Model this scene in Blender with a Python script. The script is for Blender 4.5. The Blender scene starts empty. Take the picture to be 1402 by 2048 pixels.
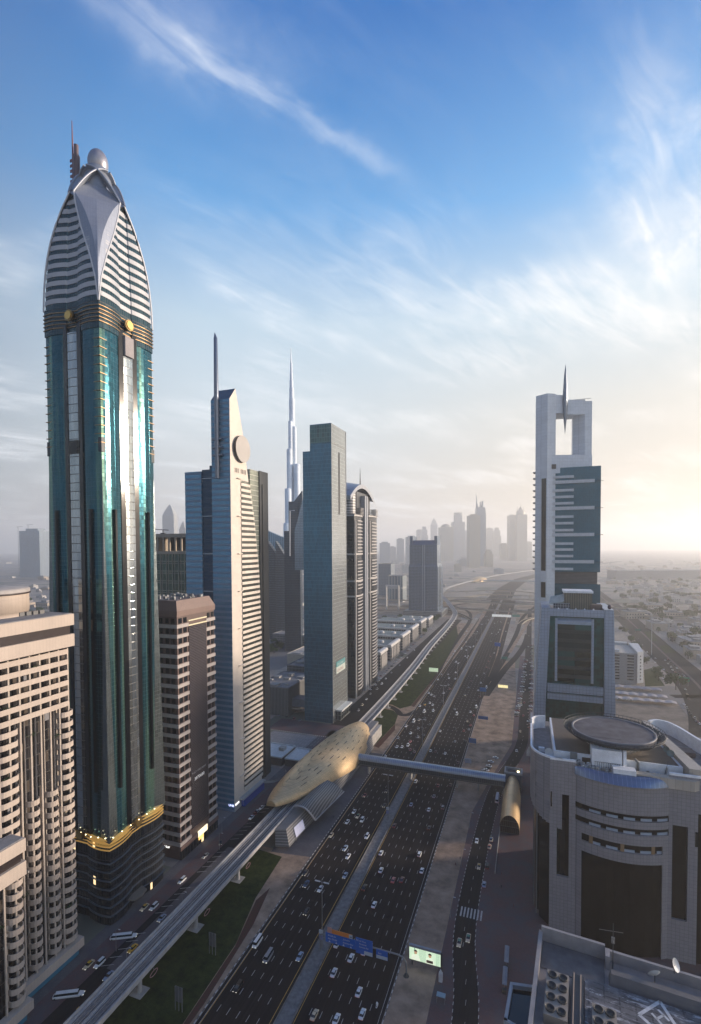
import bpy, math, random
from mathutils import Vector, Matrix
R = math.radians
sc = bpy.context.scene
random.seed(7)

# ------------------------------------------------------------------ camera
H_CAM, YAW, PITCH, ROLL, FPX, SHIFT = 170.0, R(19.9), R(1.7), R(0.3), 993.0, 0.0695
_f = Vector((-math.sin(YAW) * math.cos(PITCH), math.cos(YAW) * math.cos(PITCH), -math.sin(PITCH)))
_r = Vector((math.cos(YAW), math.sin(YAW), 0)); _u = _r.cross(_f)
_r2 = _r * math.cos(ROLL) - _u * math.sin(ROLL); _u2 = _u * math.cos(ROLL) + _r * math.sin(ROLL)
cd = bpy.data.cameras.new("camera"); cam = bpy.data.objects.new("camera", cd); sc.collection.objects.link(cam)
m = Matrix((_r2, _u2, -_f)).transposed().to_4x4(); m.translation = Vector((0, 0, H_CAM)); cam.matrix_world = m
cd.sensor_fit = 'HORIZONTAL'; cd.sensor_width = 36; cd.lens = FPX / 1402 * 36; cd.shift_y = SHIFT
cd.clip_start = 1; cd.clip_end = 60000; sc.camera = cam
_cy = 1024 + SHIFT * 1402
def G(px, py, z=0.0):                       # a spot of the photograph -> where it lies on the level z
    d = _f * FPX + _r2 * (px - 701) - _u2 * (py - _cy); t = (z - H_CAM) / d.z
    return Vector((d.x * t, d.y * t, z))
def D(px, py, dist):                        # a spot of the photograph at a ground distance
    d = _f * FPX + _r2 * (px - 701) - _u2 * (py - _cy)
    k = dist / (d.x * -math.sin(YAW) + d.y * math.cos(YAW)); return Vector((d.x * k, d.y * k, d.z * k + H_CAM))
def atX(px, py, X):
    d = _f * FPX + _r2 * (px - 701) - _u2 * (py - _cy); k = X / d.x; return Vector((X, d.y * k, d.z * k + H_CAM))
def atY(px, py, Y):
    d = _f * FPX + _r2 * (px - 701) - _u2 * (py - _cy); k = Y / d.y; return Vector((d.x * k, Y, d.z * k + H_CAM))

# ------------------------------------------------------------------ sky, sun, exposure
SUN_AZ, SUN_EL = R(61), R(10)                # azimuth from +Y towards +X
w = bpy.data.worlds.new("World"); sc.world = w; w.use_nodes = True
nt = w.node_tree; N = nt.nodes; L = nt.links; N.clear()
def nd(t, **k):
    n = N.new(t)
    for a, b in k.items():
        if a == 'ins':
            for i, v in b.items():
                if hasattr(v, 'is_linked') or isinstance(v, bpy.types.NodeSocket): L.new(v, n.inputs[i])
                else: n.inputs[i].default_value = v
        else: setattr(n, a, b)
    return n
def mth(op, a, b=0.0, c=0.0, clamp=False):
    n = nd('ShaderNodeMath', operation=op, use_clamp=clamp, ins={0: a, 1: b, 2: c}); return n.outputs[0]
sky = nd('ShaderNodeTexSky', sky_type='NISHITA', sun_disc=False, sun_elevation=SUN_EL, sun_rotation=SUN_AZ,
         altitude=0, air_density=1.35, dust_density=1.6, ozone_density=2.2)
tc = nd('ShaderNodeTexCoord'); sep = nd('ShaderNodeSeparateXYZ', ins={0: tc.outputs['Generated']})
z = mth('MAXIMUM', sep.outputs[2], 0.0)
# evening gradient laid over the physical sky: deep cyan blue overhead, pale low down, peach towards the sun
def ramp(f, stops):
    r = nd('ShaderNodeValToRGB', ins={0: f}); e = r.color_ramp.elements
    while len(e) > 1: e.remove(e[-1])
    for k, (p, c) in enumerate(stops):
        q = e[0] if k == 0 else e.new(p); q.position = p; q.color = (c[0] / 3, c[1] / 3, c[2] / 3, 1)
    return nd('ShaderNodeVectorMath', operation='SCALE', ins={0: r.outputs[0], 3: 3.0}).outputs[0]
g_sun = ramp(z, [(0.0, (1.85, 1.66, 1.48)), (0.035, (1.95, 1.68, 1.42)), (0.10, (1.98, 1.72, 1.46)), (0.24, (1.92, 1.86, 1.74)), (0.40, (1.60, 1.95, 2.22)), (0.55, (0.40, 1.15, 2.20)), (0.72, (0.0, 0.42, 1.42)), (1.0, (0.0, 0.22, 0.9))])
g_off = ramp(z, [(0.0, (1.40, 1.40, 1.48)), (0.04, (1.75, 1.72, 1.76)), (0.10, (1.85, 1.85, 1.90)), (0.24, (1.80, 2.00, 2.15)), (0.40, (1.45, 1.85, 2.20)), (0.55, (0.32, 1.00, 2.00)), (0.72, (0.0, 0.40, 1.36)), (1.0, (0.0, 0.22, 0.85))])
g_back = ramp(z, [(0.0, (0.55, 0.66, 0.85)), (0.2, (0.60, 0.75, 0.98)), (0.45, (0.30, 0.52, 0.98)), (1.0, (0.0, 0.14, 0.8))])
az = mth('ADD', mth('MULTIPLY', sep.outputs[0], math.sin(SUN_AZ)), mth('MULTIPLY', sep.outputs[1], math.cos(SUN_AZ)))
az = mth('DIVIDE', az, mth('POWER', mth('SUBTRACT', 1.001, mth('MULTIPLY', z, z)), 0.5))
fs = nd('ShaderNodeMapRange', ins={0: az, 1: -0.05, 2: 0.75}, interpolation_type='SMOOTHSTEP').outputs[0]
fb = nd('ShaderNodeMapRange', ins={0: az, 1: -0.10, 2: -0.75}, interpolation_type='SMOOTHSTEP').outputs[0]
grad = nd('ShaderNodeMix', data_type='RGBA', ins={0: fb, 6: nd('ShaderNodeMix', data_type='RGBA', ins={0: fs, 6: g_off, 7: g_sun}).outputs[2], 7: g_back}).outputs[2]
base = nd('ShaderNodeMix', data_type='RGBA', ins={0: 0.94, 6: sky.outputs[0], 7: grad}).outputs[2]
# thin cirrus: the direction laid on a high flat sheet
zz = mth('ADD', z, 0.16)
cx = mth('DIVIDE', sep.outputs[0], zz); cyy = mth('DIVIDE', sep.outputs[1], zz)
com = nd('ShaderNodeCombineXYZ', ins={0: cx, 1: cyy, 2: 0.0}).outputs[0]
def wisps(ang, sc_, stretch, lo, hi, off, det=9.0, dist=0.8, rough=0.6):
    v = nd('ShaderNodeVectorRotate', rotation_type='Z_AXIS', ins={'Vector': com, 'Angle': -R(ang)}).outputs[0]
    v = nd('ShaderNodeMapping', ins={0: v, 1: off, 3: (stretch, 1, 1)}).outputs[0]
    n = nd('ShaderNodeTexNoise', ins={0: v, 'Scale': sc_, 'Detail': det, 'Roughness': rough, 'Distortion': dist})
    return nd('ShaderNodeMapRange', ins={0: n.outputs[0], 1: lo, 2: hi}).outputs[0]
w1 = wisps(55, 5.0, 0.30, 0.46, 0.76, (3.1, 1.7, 0)); w2 = wisps(62, 13.0, 0.30, 0.40, 0.75, (0.4, 5.2, 0)); pa = wisps(20, 1.9, 0.8, 0.43, 0.60, (1.35, 2.4, 0), 3.0, 0.3, 0.5)
sheet_ = mth('MULTIPLY', mth('ADD', mth('MULTIPLY', w1, 0.70), mth('MULTIPLY', w2, 0.45)), pa)
lowb = nd('ShaderNodeMapRange', ins={0: z, 1: 0.62, 2: 0.45}).outputs[0]
sheet_ = mth('MULTIPLY', sheet_, mth('ADD', mth('MULTIPLY', lowb, 0.85), 0.12))
def streak(ax, ay, bx, by, wd, amp, gain):   # one long wisp between two points of that sheet
    L_ = math.hypot(bx - ax, by - ay); ux, uy = (bx - ax) / L_, (by - ay) / L_
    px_ = mth('SUBTRACT', cx, ax); py_ = mth('SUBTRACT', cyy, ay)
    t_ = mth('ADD', mth('MULTIPLY', px_, ux), mth('MULTIPLY', py_, uy)); d_ = mth('ADD', mth('MULTIPLY', px_, -uy), mth('MULTIPLY', py_, ux))
    n = nd('ShaderNodeTexNoise', ins={0: com, 'Scale': 6.0, 'Detail': 6.0, 'Roughness': 0.6}).outputs[0]
    d_ = mth('ADD', d_, mth('MULTIPLY', mth('SUBTRACT', n, 0.5), amp))
    g = mth('POWER', 2.718, mth('MULTIPLY', mth('POWER', mth('DIVIDE', d_, wd), 2.0), -1.0))
    e0 = nd('ShaderNodeMapRange', ins={0: t_, 1: -0.12, 2: 0.15}).outputs[0]; e1 = nd('ShaderNodeMapRange', ins={0: t_, 1: L_ + 0.10, 2: L_ - 0.12}).outputs[0]
    return mth('MULTIPLY', mth('MULTIPLY', mth('MULTIPLY', g, e0), e1), mth('MULTIPLY', mth('ADD', w2, 0.45), gain))
st1 = streak(-0.64, 0.55, -0.27, 1.03, 0.024, 0.15, 0.28); st2 = streak(-0.62, 0.50, -0.42, 0.80, 0.075, 0.20, 0.20)
st3 = streak(-0.84, 1.12, -0.70, 1.50, 0.045, 0.22, 0.40); st4 = streak(0.18, 0.98, 0.36, 1.55, 0.085, 0.30, 0.46)
cl = mth('ADD', mth('ADD', mth('ADD', st1, st2), mth('ADD', st3, st4)), sheet_)
cl = mth('MINIMUM', mth('MAXIMUM', mth('MULTIPLY', cl, 0.85), 0.0), 0.75)
cc = nd('ShaderNodeMix', data_type='RGBA', ins={0: fs, 6: (2.75, 2.85, 3.0, 1), 7: (3.25, 3.08, 2.92, 1)}).outputs[2]
SKY = 0.15
allc = nd('ShaderNodeMix', data_type='RGBA', ins={0: cl, 6: base, 7: cc})
bg = nd('ShaderNodeBackground', ins={0: allc.outputs[2], 1: SKY})
out = nd('ShaderNodeOutputWorld', ins={0: bg.outputs[0]})

sd = bpy.data.lights.new("sun", 'SUN'); sd.energy = 3.0; sd.angle = R(7); sd.color = (1.0, 0.82, 0.64)
so = bpy.data.objects.new("sun", sd); sc.collection.objects.link(so)
sv = Vector((math.sin(SUN_AZ) * math.cos(SUN_EL), math.cos(SUN_AZ) * math.cos(SUN_EL), math.sin(SUN_EL)))
so.rotation_euler = sv.to_track_quat('Z', 'Y').to_euler()
sc.view_settings.view_transform = 'Standard'; sc.view_settings.look = 'None'
sc.view_settings.exposure = 1.40; sc.view_settings.gamma = 1.0
cy = sc.cycles; cy.max_bounces = 6; cy.volume_bounces = 3; cy.diffuse_bounces = 3; cy.glossy_bounces = 3
cy.use_denoising = True
try: cy.denoiser = 'OPENIMAGEDENOISE'
except Exception: pass

# ------------------------------------------------------------------ helpers
C = sc.collection
MATS = {}
def newmat(name):
    m = bpy.data.materials.new(name); m.use_nodes = True; t = m.node_tree; t.nodes.clear(); MATS[name] = m
    return m
class NT:                                   # short hand for building a node tree
    def __init__(s, m): s.t = m.node_tree; s.o = s.t.nodes.new('ShaderNodeOutputMaterial')
    def n(s, ty, outp=0, ins=None, **k):
        n = s.t.nodes.new(ty)
        for a, b in k.items(): setattr(n, a, b)
        for i, v in (ins or {}).items():
            if isinstance(v, bpy.types.NodeSocket): s.t.links.new(v, n.inputs[i])
            else:
                if isinstance(v, tuple) and len(v) == 3 and n.inputs[i].type == 'RGBA': v = v + (1,)
                n.inputs[i].default_value = v
        return n.outputs[outp]
    def m(s, op, a, b=0.0, c=0.0): return s.n('ShaderNodeMath', operation=op, ins={0: a, 1: b, 2: c})
    def mix(s, f, a, b): return s.n('ShaderNodeMix', 2, data_type='RGBA', ins={0: f, 6: a, 7: b})
    def coord(s):
        tc = s.t.nodes.new('ShaderNodeTexCoord'); sp = s.t.nodes.new('ShaderNodeSeparateXYZ')
        s.t.links.new(tc.outputs['Object'], sp.inputs[0]); return tc.outputs['Object'], sp.outputs[0], sp.outputs[1], sp.outputs[2]
    def pbr(s, col, rough=0.6, metal=0.0, spec=0.5, bump=None, emit=None, est=0.0, bs=0.3):
        b = s.t.nodes.new('ShaderNodeBsdfPrincipled')
        for i, v in (('Base Color', col), ('Roughness', rough), ('Metallic', metal), ('Specular IOR Level', spec)):
            if isinstance(v, bpy.types.NodeSocket): s.t.links.new(v, b.inputs[i])
            else: b.inputs[i].default_value = v + (1,) if isinstance(v, tuple) and len(v) == 3 else v
        if emit is not None:
            b.inputs['Emission Color'].default_value = emit + (1,); b.inputs['Emission Strength'].default_value = est
        if bump is not None:
            bn = s.t.nodes.new('ShaderNodeBump'); bn.inputs['Strength'].default_value = bs; bn.inputs['Distance'].default_value = 0.3
            s.t.links.new(bump, bn.inputs['Height']); s.t.links.new(bn.outputs[0], b.inputs['Normal'])
        s.t.links.new(b.outputs[0], s.o.inputs[0]); return b
def plain(name, col, rough=0.6, metal=0.0, var=0.12, scale=0.4, spec=0.5, emit=None, est=0.0):
    if name in MATS: return MATS[name]
    m = newmat(name); t = NT(m); o, x, y, z = t.coord()
    n = t.n('ShaderNodeTexNoise', ins={0: o, 'Scale': scale, 'Detail': 5.0, 'Roughness': 0.6})
    f = t.n('ShaderNodeMapRange', ins={0: n, 1: 0.3, 2: 0.7, 3: 1 - var, 4: 1 + var})
    c = t.n('ShaderNodeVectorMath', operation='SCALE', ins={0: col, 3: f})
    t.pbr(c, rough, metal, spec, emit=emit, est=est); return m
def facade(name, frame, glass, w=1.5, h=3.6, fw=0.12, fh=0.9, rough=0.12, metal=0.35, var=0.5, zoff=0.0, lit=0.0, frough=0.6, alt=None, band=None, uoff=0.0, fmetal=0.0, wave=0.0, refl_tint=None):
    """cells of glass between frames; u runs along the wall, z up; per-pane differences of the glass itself"""
    if name in MATS: return MATS[name]
    m = newmat(name); t = NT(m); o, x, y, z = t.coord()
    u = t.m('DIVIDE', t.m('ADD', t.m('ADD', x, y), 1000.0 + uoff), w); v = t.m('DIVIDE', t.m('ADD', z, zoff + 100 * h), h)
    fu = t.m('FRACT', u); fv = t.m('FRACT', v)
    mask = t.m('MAXIMUM', t.m('LESS_THAN', fu, fw / w), t.m('LESS_THAN', fv, fh / h))
    cv = t.n('ShaderNodeCombineXYZ', ins={0: t.m('FLOOR', u), 1: t.m('FLOOR', v), 2: 0.0})
    wn = t.n('ShaderNodeTexWhiteNoise', ins={0: cv}, noise_dimensions='3D')
    big = t.n('ShaderNodeTexNoise', ins={0: o, 'Scale': 0.035, 'Detail': 3.0})
    k = t.m('ADD', t.m('MULTIPLY', t.m('SUBTRACT', wn, 0.5), var), t.m('ADD', t.m('MULTIPLY', big, 0.6), 0.7))
    g = t.n('ShaderNodeVectorMath', operation='SCALE', ins={0: glass, 3: k})
    if alt is not None: g = t.mix(t.m('GREATER_THAN', wn, 1 - alt[0]), g, alt[1])
    if refl_tint is not None:     # whole columns of panes tinted to imitate the bright sky reflected in them
        cn = t.n('ShaderNodeTexNoise', ins={0: t.n('ShaderNodeCombineXYZ', ins={0: t.m('MULTIPLY', t.m('FLOOR', u), 0.43), 1: t.m('MULTIPLY', z, 0.006), 2: 0.0}), 'Scale': 1.0, 'Detail': 2.0})
        g = t.mix(t.n('ShaderNodeMapRange', ins={0: cn, 1: 0.50, 2: 0.66}), g, refl_tint)
    if band is not None:     # every n-th storey another colour
        g = t.mix(t.m('LESS_THAN', t.m('MODULO', t.m('FLOOR', v), band[0]), 1.0), g, band[1])
    col = t.mix(mask, g, frame)
    rg = t.m('ADD', t.m('MULTIPLY', mask, frough - rough), t.m('ADD', rough, t.m('MULTIPLY', wn, 0.06)))
    mt = t.m('ADD', metal, t.m('MULTIPLY', mask, fmetal - metal))
    wv = t.n('ShaderNodeTexNoise', ins={0: cv, 'Scale': 3.1}) 
    b = t.pbr(col, rg, mt, 0.6, bump=t.m('ADD', t.m('MULTIPLY', mask, 0.25), t.m('MULTIPLY', big, wave)), bs=0.25)
    if lit > 0:
        e = t.m('MULTIPLY', t.m('GREATER_THAN', wn, 1 - lit), t.m('SUBTRACT', 1.0, mask))
        t.t.links.new(t.m('MULTIPLY', e, 0.6), b.inputs['Emission Strength']); b.inputs['Emission Color'].default_value = (1, .72, .38, 1)
    return m
def panels(name, col, w=1.5, h=1.5, line=0.06, rough=0.45, metal=0.0, dark=0.6, var=0.10, spec=0.5):
    """cladding panels with thin joints"""
    if name in MATS: return MATS[name]
    m = newmat(name); t = NT(m); o, x, y, z = t.coord()
    u = t.m('DIVIDE', t.m('ADD', t.m('ADD', x, y), 1000.0), w); v = t.m('DIVIDE', t.m('ADD', z, 100 * h), h)
    mask = t.m('MAXIMUM', t.m('LESS_THAN', t.m('FRACT', u), line / w), t.m('LESS_THAN', t.m('FRACT', v), line / h))
    wn = t.n('ShaderNodeTexWhiteNoise', ins={0: t.n('ShaderNodeCombineXYZ', ins={0: t.m('FLOOR', u), 1: t.m('FLOOR', v)})}, noise_dimensions='3D')
    ns = t.n('ShaderNodeTexNoise', ins={0: o, 'Scale': 0.12, 'Detail': 6.0, 'Roughness': 0.65})
    k = t.m('ADD', t.m('MULTIPLY', wn, var), t.m('ADD', t.m('MULTIPLY', ns, 0.35), 0.80 - var / 2))
    k = t.m('MULTIPLY', k, t.m('SUBTRACT', 1.0, t.m('MULTIPLY', mask, 1 - dark)))
    t.pbr(t.n('ShaderNodeVectorMath', operation='SCALE', ins={0: col, 3: k}), rough, metal, spec, bump=t.m('SUBTRACT', 1.0, mask), bs=0.15); return m
def bands(name, a, b, period, duty, rough=0.5, axis='z', metal=0.0, off=0.0, brough=None):
    if name in MATS: return MATS[name]
    m = newmat(name); t = NT(m); o, x, y, z = t.coord()
    q = {'x': x, 'y': y, 'z': z, 'u': t.m('ADD', x, y)}[axis]
    f = t.m('LESS_THAN', t.m('FRACT', t.m('DIVIDE', t.m('ADD', q, 1000 * period + off), period)), duty)
    ns = t.n('ShaderNodeTexNoise', ins={0: o, 'Scale': 0.3, 'Detail': 4.0})
    c = t.n('ShaderNodeVectorMath', operation='SCALE', ins={0: t.mix(f, a, b), 3: t.m('ADD', t.m('MULTIPLY', ns, 0.4), 0.8)})
    t.pbr(c, rough if brough is None else t.m('ADD', rough, t.m('MULTIPLY', f, brough - rough)), metal); return m

class MB:                                   # collects shapes; build() links them as one mesh object
    def __init__(s): s.v = []; s.f = []; s.mi = []; s.sm = []
    def poly(s, pts, mi=0, sm=False):
        i = len(s.v); s.v += [tuple(p) for p in pts]; s.f.append(tuple(range(i, i + len(pts)))); s.mi.append(mi); s.sm.append(sm)
    def box(s, x0, x1, y0, y1, z0, z1, mi=0, top=None):
        i = len(s.v)
        s.v += [(x0, y0, z0), (x1, y0, z0), (x1, y1, z0), (x0, y1, z0), (x0, y0, z1), (x1, y0, z1), (x1, y1, z1), (x0, y1, z1)]
        for k, f in enumerate(((3, 2, 1, 0), (4, 5, 6, 7), (0, 1, 5, 4), (1, 2, 6, 5), (2, 3, 7, 6), (3, 0, 4, 7))):
            s.f.append(tuple(i + q for q in f)); s.mi.append(top if (k == 1 and top is not None) else mi); s.sm.append(False)
        return s
    def prism(s, pts, z0, z1, mi=0, top=None, pts2=None, sm=False, cap=True):
        n = len(pts); i = len(s.v); p2 = pts2 or pts
        s.v += [(p[0], p[1], z0) for p in pts] + [(p[0], p[1], z1) for p in p2]
        for k in range(n):
            s.f.append((i + k, i + (k + 1) % n, i + n + (k + 1) % n, i + n + k)); s.mi.append(mi); s.sm.append(sm)
        if cap:
            s.f.append(tuple(i + n + k for k in range(n))); s.mi.append(mi if top is None else top); s.sm.append(False)
            s.f.append(tuple(i + n - 1 - k for k in range(n))); s.mi.append(mi); s.sm.append(False)
        return s
    def grid(s, rows, mi=0, sm=True, closed=False):     # rows: list of equally long point lists
        i = len(s.v); n = len(rows[0])
        for r in rows: s.v += [tuple(p) for p in r]
        for a in range(len(rows) - 1):
            for b in range(n if closed else n - 1):
                c = (b + 1) % n
                s.f.append((i + a * n + b, i + a * n + c, i + (a + 1) * n + c, i + (a + 1) * n + b)); s.mi.append(mi); s.sm.append(sm)
        return s
    def lathe(s, prof, cx=0, cy=0, n=20, mi=0, sx=1, sy=1):
        s.grid([[(cx + r * sx * math.cos(2 * math.pi * k / n), cy + r * sy * math.sin(2 * math.pi * k / n), z) for k in range(n)] for r, z in prof], mi, True, True); return s
    def tube(s, path, r, n=6, mi=0):
        P_ = [Vector(p) for p in path]; rows = []
        for i, p in enumerate(P_):
            d = (P_[min(i + 1, len(P_) - 1)] - P_[max(i - 1, 0)]).normalized()
            a = d.cross(Vector((0, 0, 1)) if abs(d.z) < .9 else Vector((1, 0, 0))).normalized(); b = d.cross(a)
            rr = r[i] if isinstance(r, (list, tuple)) else r
            rows.append([p + a * rr * math.cos(2 * math.pi * k / n) + b * rr * math.sin(2 * math.pi * k / n) for k in range(n)])
        s.grid(rows, mi, n > 5, True); s.poly(rows[0][::-1], mi); s.poly(rows[-1], mi); return s
    def build(s, name, mats, parent=None, loc=None):
        me = bpy.data.meshes.new(name); o = bpy.data.objects.new(name, me); C.objects.link(o)
        off = Vector((0, 0, 0))
        if parent is not None: off = world_loc(parent)
        l = Vector(loc) if loc is not None else (off if parent is not None else Vector((0, 0, 0)))
        me.from_pydata([(Vector(v) - l)[:] for v in s.v], [], s.f); me.validate()
        mats = mats if isinstance(mats, (list, tuple)) else [mats]
        for m in mats: me.materials.append(m)
        if len(me.polygons) == len(s.f):
            me.polygons.foreach_set('material_index', s.mi); me.polygons.foreach_set('use_smooth', s.sm)
        me.update()
        if parent is not None: o.parent = parent; o.location = l - off
        else: o.location = l
        return o
def world_loc(o):
    p = Vector(o.location)
    while o.parent is not None: o = o.parent; p += Vector(o.location)
    return p
def tag(o, label=None, cat=None, group=None, kind=None):
    for k, v in (('label', label), ('category', cat), ('group', group), ('kind', kind)):
        if v: o[k] = v
    return o
def thing(name, loc, label, cat, group=None, rz=0.0):
    o = bpy.data.objects.new(name, None); C.objects.link(o); o.location = loc; o.rotation_euler = (0, 0, rz); o.empty_display_size = 1
    return tag(o, label, cat, group)
def copy_tree(o, parent=None):
    c = o.copy(); C.objects.link(c); c.parent = parent
    for ch in KIDS.get(o.name, None) or [k for k in o.children]: copy_tree(ch, c)
    return c
KIDS = {}
def box(name, parent, m, *a, top=None):
    b = MB().box(*a, mi=0, top=1 if top is not None else None); return b.build(name, [m] + ([top] if top is not None else []), parent)
def text(name, s, size, m, parent, loc, rot, ext=0.02, align='LEFT', sx=1.0):
    cu = bpy.data.curves.new(name, 'FONT'); cu.body = s; cu.size = size; cu.extrude = ext; cu.align_x = align; cu.resolution_u = 2
    o = bpy.data.objects.new(name + '_c', cu); C.objects.link(o)
    me = bpy.data.meshes.new_from_object(o.evaluated_get(bpy.context.evaluated_depsgraph_get())); bpy.data.objects.remove(o)
    me.materials.clear(); me.materials.append(m); t = bpy.data.objects.new(name, me); C.objects.link(t)
    t.parent = parent; off = world_loc(parent) if parent else Vector((0, 0, 0)); t.location = Vector(loc) - off; t.rotation_euler = rot; t.scale = (sx, 1, 1); return t
# ------------------------------------------------------------------ setting
def sheet(name, polys, z, m, kind='structure'):
    b = MB()
    for p in polys: b.poly([(q[0], q[1], z) for q in p])
    o = b.build(name, m); o['kind'] = kind; return o
def gp(*pts): return [G(px, py)[:2] for px, py in pts]
def strip(c, w):                            # a ribbon of width w (or a list of widths) along a centre line -> quads
    P_ = [Vector((p[0], p[1])) for p in c]; out_ = []; sides = []
    for i, p in enumerate(P_):
        d = (P_[min(i + 1, len(P_) - 1)] - P_[max(i - 1, 0)]).normalized(); nrm = Vector((-d.y, d.x))
        ww = (w[i] if isinstance(w, (list, tuple)) else w) / 2; sides.append((p + nrm * ww, p - nrm * ww))
    for a, b in zip(sides, sides[1:]): out_.append([a[1], b[1], b[0], a[0]])
    return out_
def smooth(c, n=6):                         # Catmull-Rom through the given points
    P_ = [Vector(p) for p in c]; o_ = []
    for i in range(len(P_) - 1):
        p0, p1, p2, p3 = P_[max(i - 1, 0)], P_[i], P_[i + 1], P_[min(i + 2, len(P_) - 1)]
        for k in range(n):
            s = k / n; o_.append(0.5 * ((2 * p1) + (p2 - p0) * s + (2 * p0 - 5 * p1 + 4 * p2 - p3) * s * s + (3 * p1 - p0 - 3 * p2 + p3) * s ** 3))
    return o_ + [P_[-1]]
m = newmat('ground'); t = NT(m); o, x, y, z = t.coord()
a = t.n('ShaderNodeTexNoise', ins={0: o, 'Scale': 0.004, 'Detail': 8.0, 'Roughness': 0.62})
b = t.n('ShaderNodeTexVoronoi', 1, ins={0: o, 'Scale': 0.012, 'Randomness': 0.9}, distance='CHEBYCHEV')
c = t.n('ShaderNodeTexNoise', ins={0: o, 'Scale': 0.15, 'Detail': 8.0, 'Roughness': 0.75})
sand = t.mix(t.n('ShaderNodeMapRange', ins={0: a, 1: .35, 2: .65}), (0.24, 0.205, 0.175), (0.42, 0.37, 0.315))
sand = t.mix(t.n('ShaderNodeMapRange', ins={0: c, 1: .40, 2: .72}), sand, (0.15, 0.138, 0.125))
bw = t.n('ShaderNodeRGBToBW', ins={0: b})
patch = t.mix(t.m('GREATER_THAN', bw, 0.70), sand, (0.19, 0.18, 0.175))
patch = t.mix(t.m('LESS_THAN', bw, 0.20), patch, (0.13, 0.135, 0.11))
t.pbr(patch, 0.95, spec=0.2)
sheet('ground', [[(-14000, -800), (14000, -800), (14000, 16000), (-14000, 16000)]], 0, MATS['ground'])

def asphalt(name, col, stain=0.35):
    m = newmat(name); t = NT(m); o, x, y, z = t.coord()
    n1 = t.n('ShaderNodeTexNoise', ins={0: o, 'Scale': 6.0, 'Detail': 3.0})
    mp = t.n('ShaderNodeMapping', ins={0: o, 3: (0.9, 0.012, 1)})
    n2 = t.n('ShaderNodeTexNoise', ins={0: mp, 'Scale': 1.0, 'Detail': 4.0, 'Roughness': 0.7})
    n3 = t.n('ShaderNodeTexNoise', ins={0: o, 'Scale': 0.05, 'Detail': 5.0}); n2 = t.n('ShaderNodeMapRange', ins={0: n2, 1: .36, 2: .64, 3: .15, 4: .85})
    k = t.m('ADD', t.m('ADD', t.m('MULTIPLY', n1, 0.25), t.m('MULTIPLY', n2, stain * 2.4)), t.m('MULTIPLY', n3, 0.4))
    t.pbr(t.n('ShaderNodeVectorMath', operation='SCALE', ins={0: col, 3: t.m('ADD', k, 0.2)}), 0.9, spec=0.12)
    return m
AS = asphalt('asphalt', (0.021, 0.0165, 0.0165)); AS2 = asphalt('side_asphalt', (0.026, 0.024, 0.026), 0.2)
SANDM = plain('packed_sand', (0.27, 0.20, 0.15), 0.95, var=0.45, scale=0.12, spec=0.1)
CONC = plain('concrete', (0.30, 0.29, 0.28), 0.8, var=0.25, scale=0.3)
MEDM = plain('median_concrete', (0.15, 0.148, 0.15), 0.85, var=0.35, scale=0.5)
def pavers(name, c1, c2, c3, s=0.5):
    m = newmat(name); t = NT(m); o, x, y, z = t.coord()
    b = t.n('ShaderNodeTexBrick', ins={0: o, 'Color1': c1, 'Color2': c2, 'Mortar': c3, 'Scale': s, 'Mortar Size': 0.02})
    n = t.n('ShaderNodeTexNoise', ins={0: o, 'Scale': 0.09, 'Detail': 6.0, 'Roughness': 0.7})
    q = t.mix(t.n('ShaderNodeMapRange', ins={0: n, 1: .45, 2: .62}), b, (0.075, 0.070, 0.082))
    t.pbr(q, 0.8, spec=0.3); return m
PINK = pavers('pink_pavers', (0.125, 0.068, 0.070), (0.10, 0.056, 0.060), (0.06, 0.05, 0.05))
GREYP = pavers('grey_pavers', (0.12, 0.115, 0.125), (0.10, 0.095, 0.105), (0.06, 0.06, 0.06))
WHITE = plain('road_paint', (0.40, 0.40, 0.40), 0.6, var=0.3, scale=0.6)
YEL = plain('yellow_road_paint', (0.42, 0.24, 0.05), 0.6, var=0.3, scale=0.6)

# highway: two carriageways with a paved median
sheet('highway', [[(-111.5, 60), (-85.2, 60), (-85.2, 1600), (-111.5, 1600)], [(-79.0, 60), (-49, 60), (-49, 560), (-79.0, 560)],
                  [(-79.0, 560), (-49, 560), (-41, 760), (-41, 1600), (-79.0, 1600)]], 0.03, AS)
sheet('far_highway', strip([(-92, 1600), (-85, 2000), (-40, 2600), (120, 3400), (420, 4400), (900, 5800)], [75, 70, 66, 60, 60, 60]), 0.03, AS)
mb = MB(); mb.box(-85.2, -79.0, 60, 1600, 0, 0.15, 0)
for X in (-84.9, -79.3):
    mb.box(X - .1, X + .1, 60, 1500, 0.15, 0.75, 0)
mb.build('median', [MEDM, YEL])['kind'] = 'structure'
# kerbs with pale and dark blocks
KW = plain('kerb_white', (0.42, 0.41, 0.41), .7); KD = plain('kerb_dark', (0.08, 0.075, 0.08), .7)
mb = MB()
for X, y0, y1 in ((-111.9, 120, 560), (-48.6, 120, 560)):
    for k in range(int((y1 - y0) / 1.6)): mb.box(X - .15, X + .15, y0 + k * 1.6, y0 + k * 1.6 + 1.6, 0, 0.18, k % 2)
mb.box(-112.05, -111.75, 560, 1100, 0, .18, 0)
for X, y0, y1 in ((-27.6, 110, 330), (-26.0 + 9.2, 110, 300)):
    pass
mb.build('kerb', [KW, KD])['kind'] = 'structure'
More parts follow.
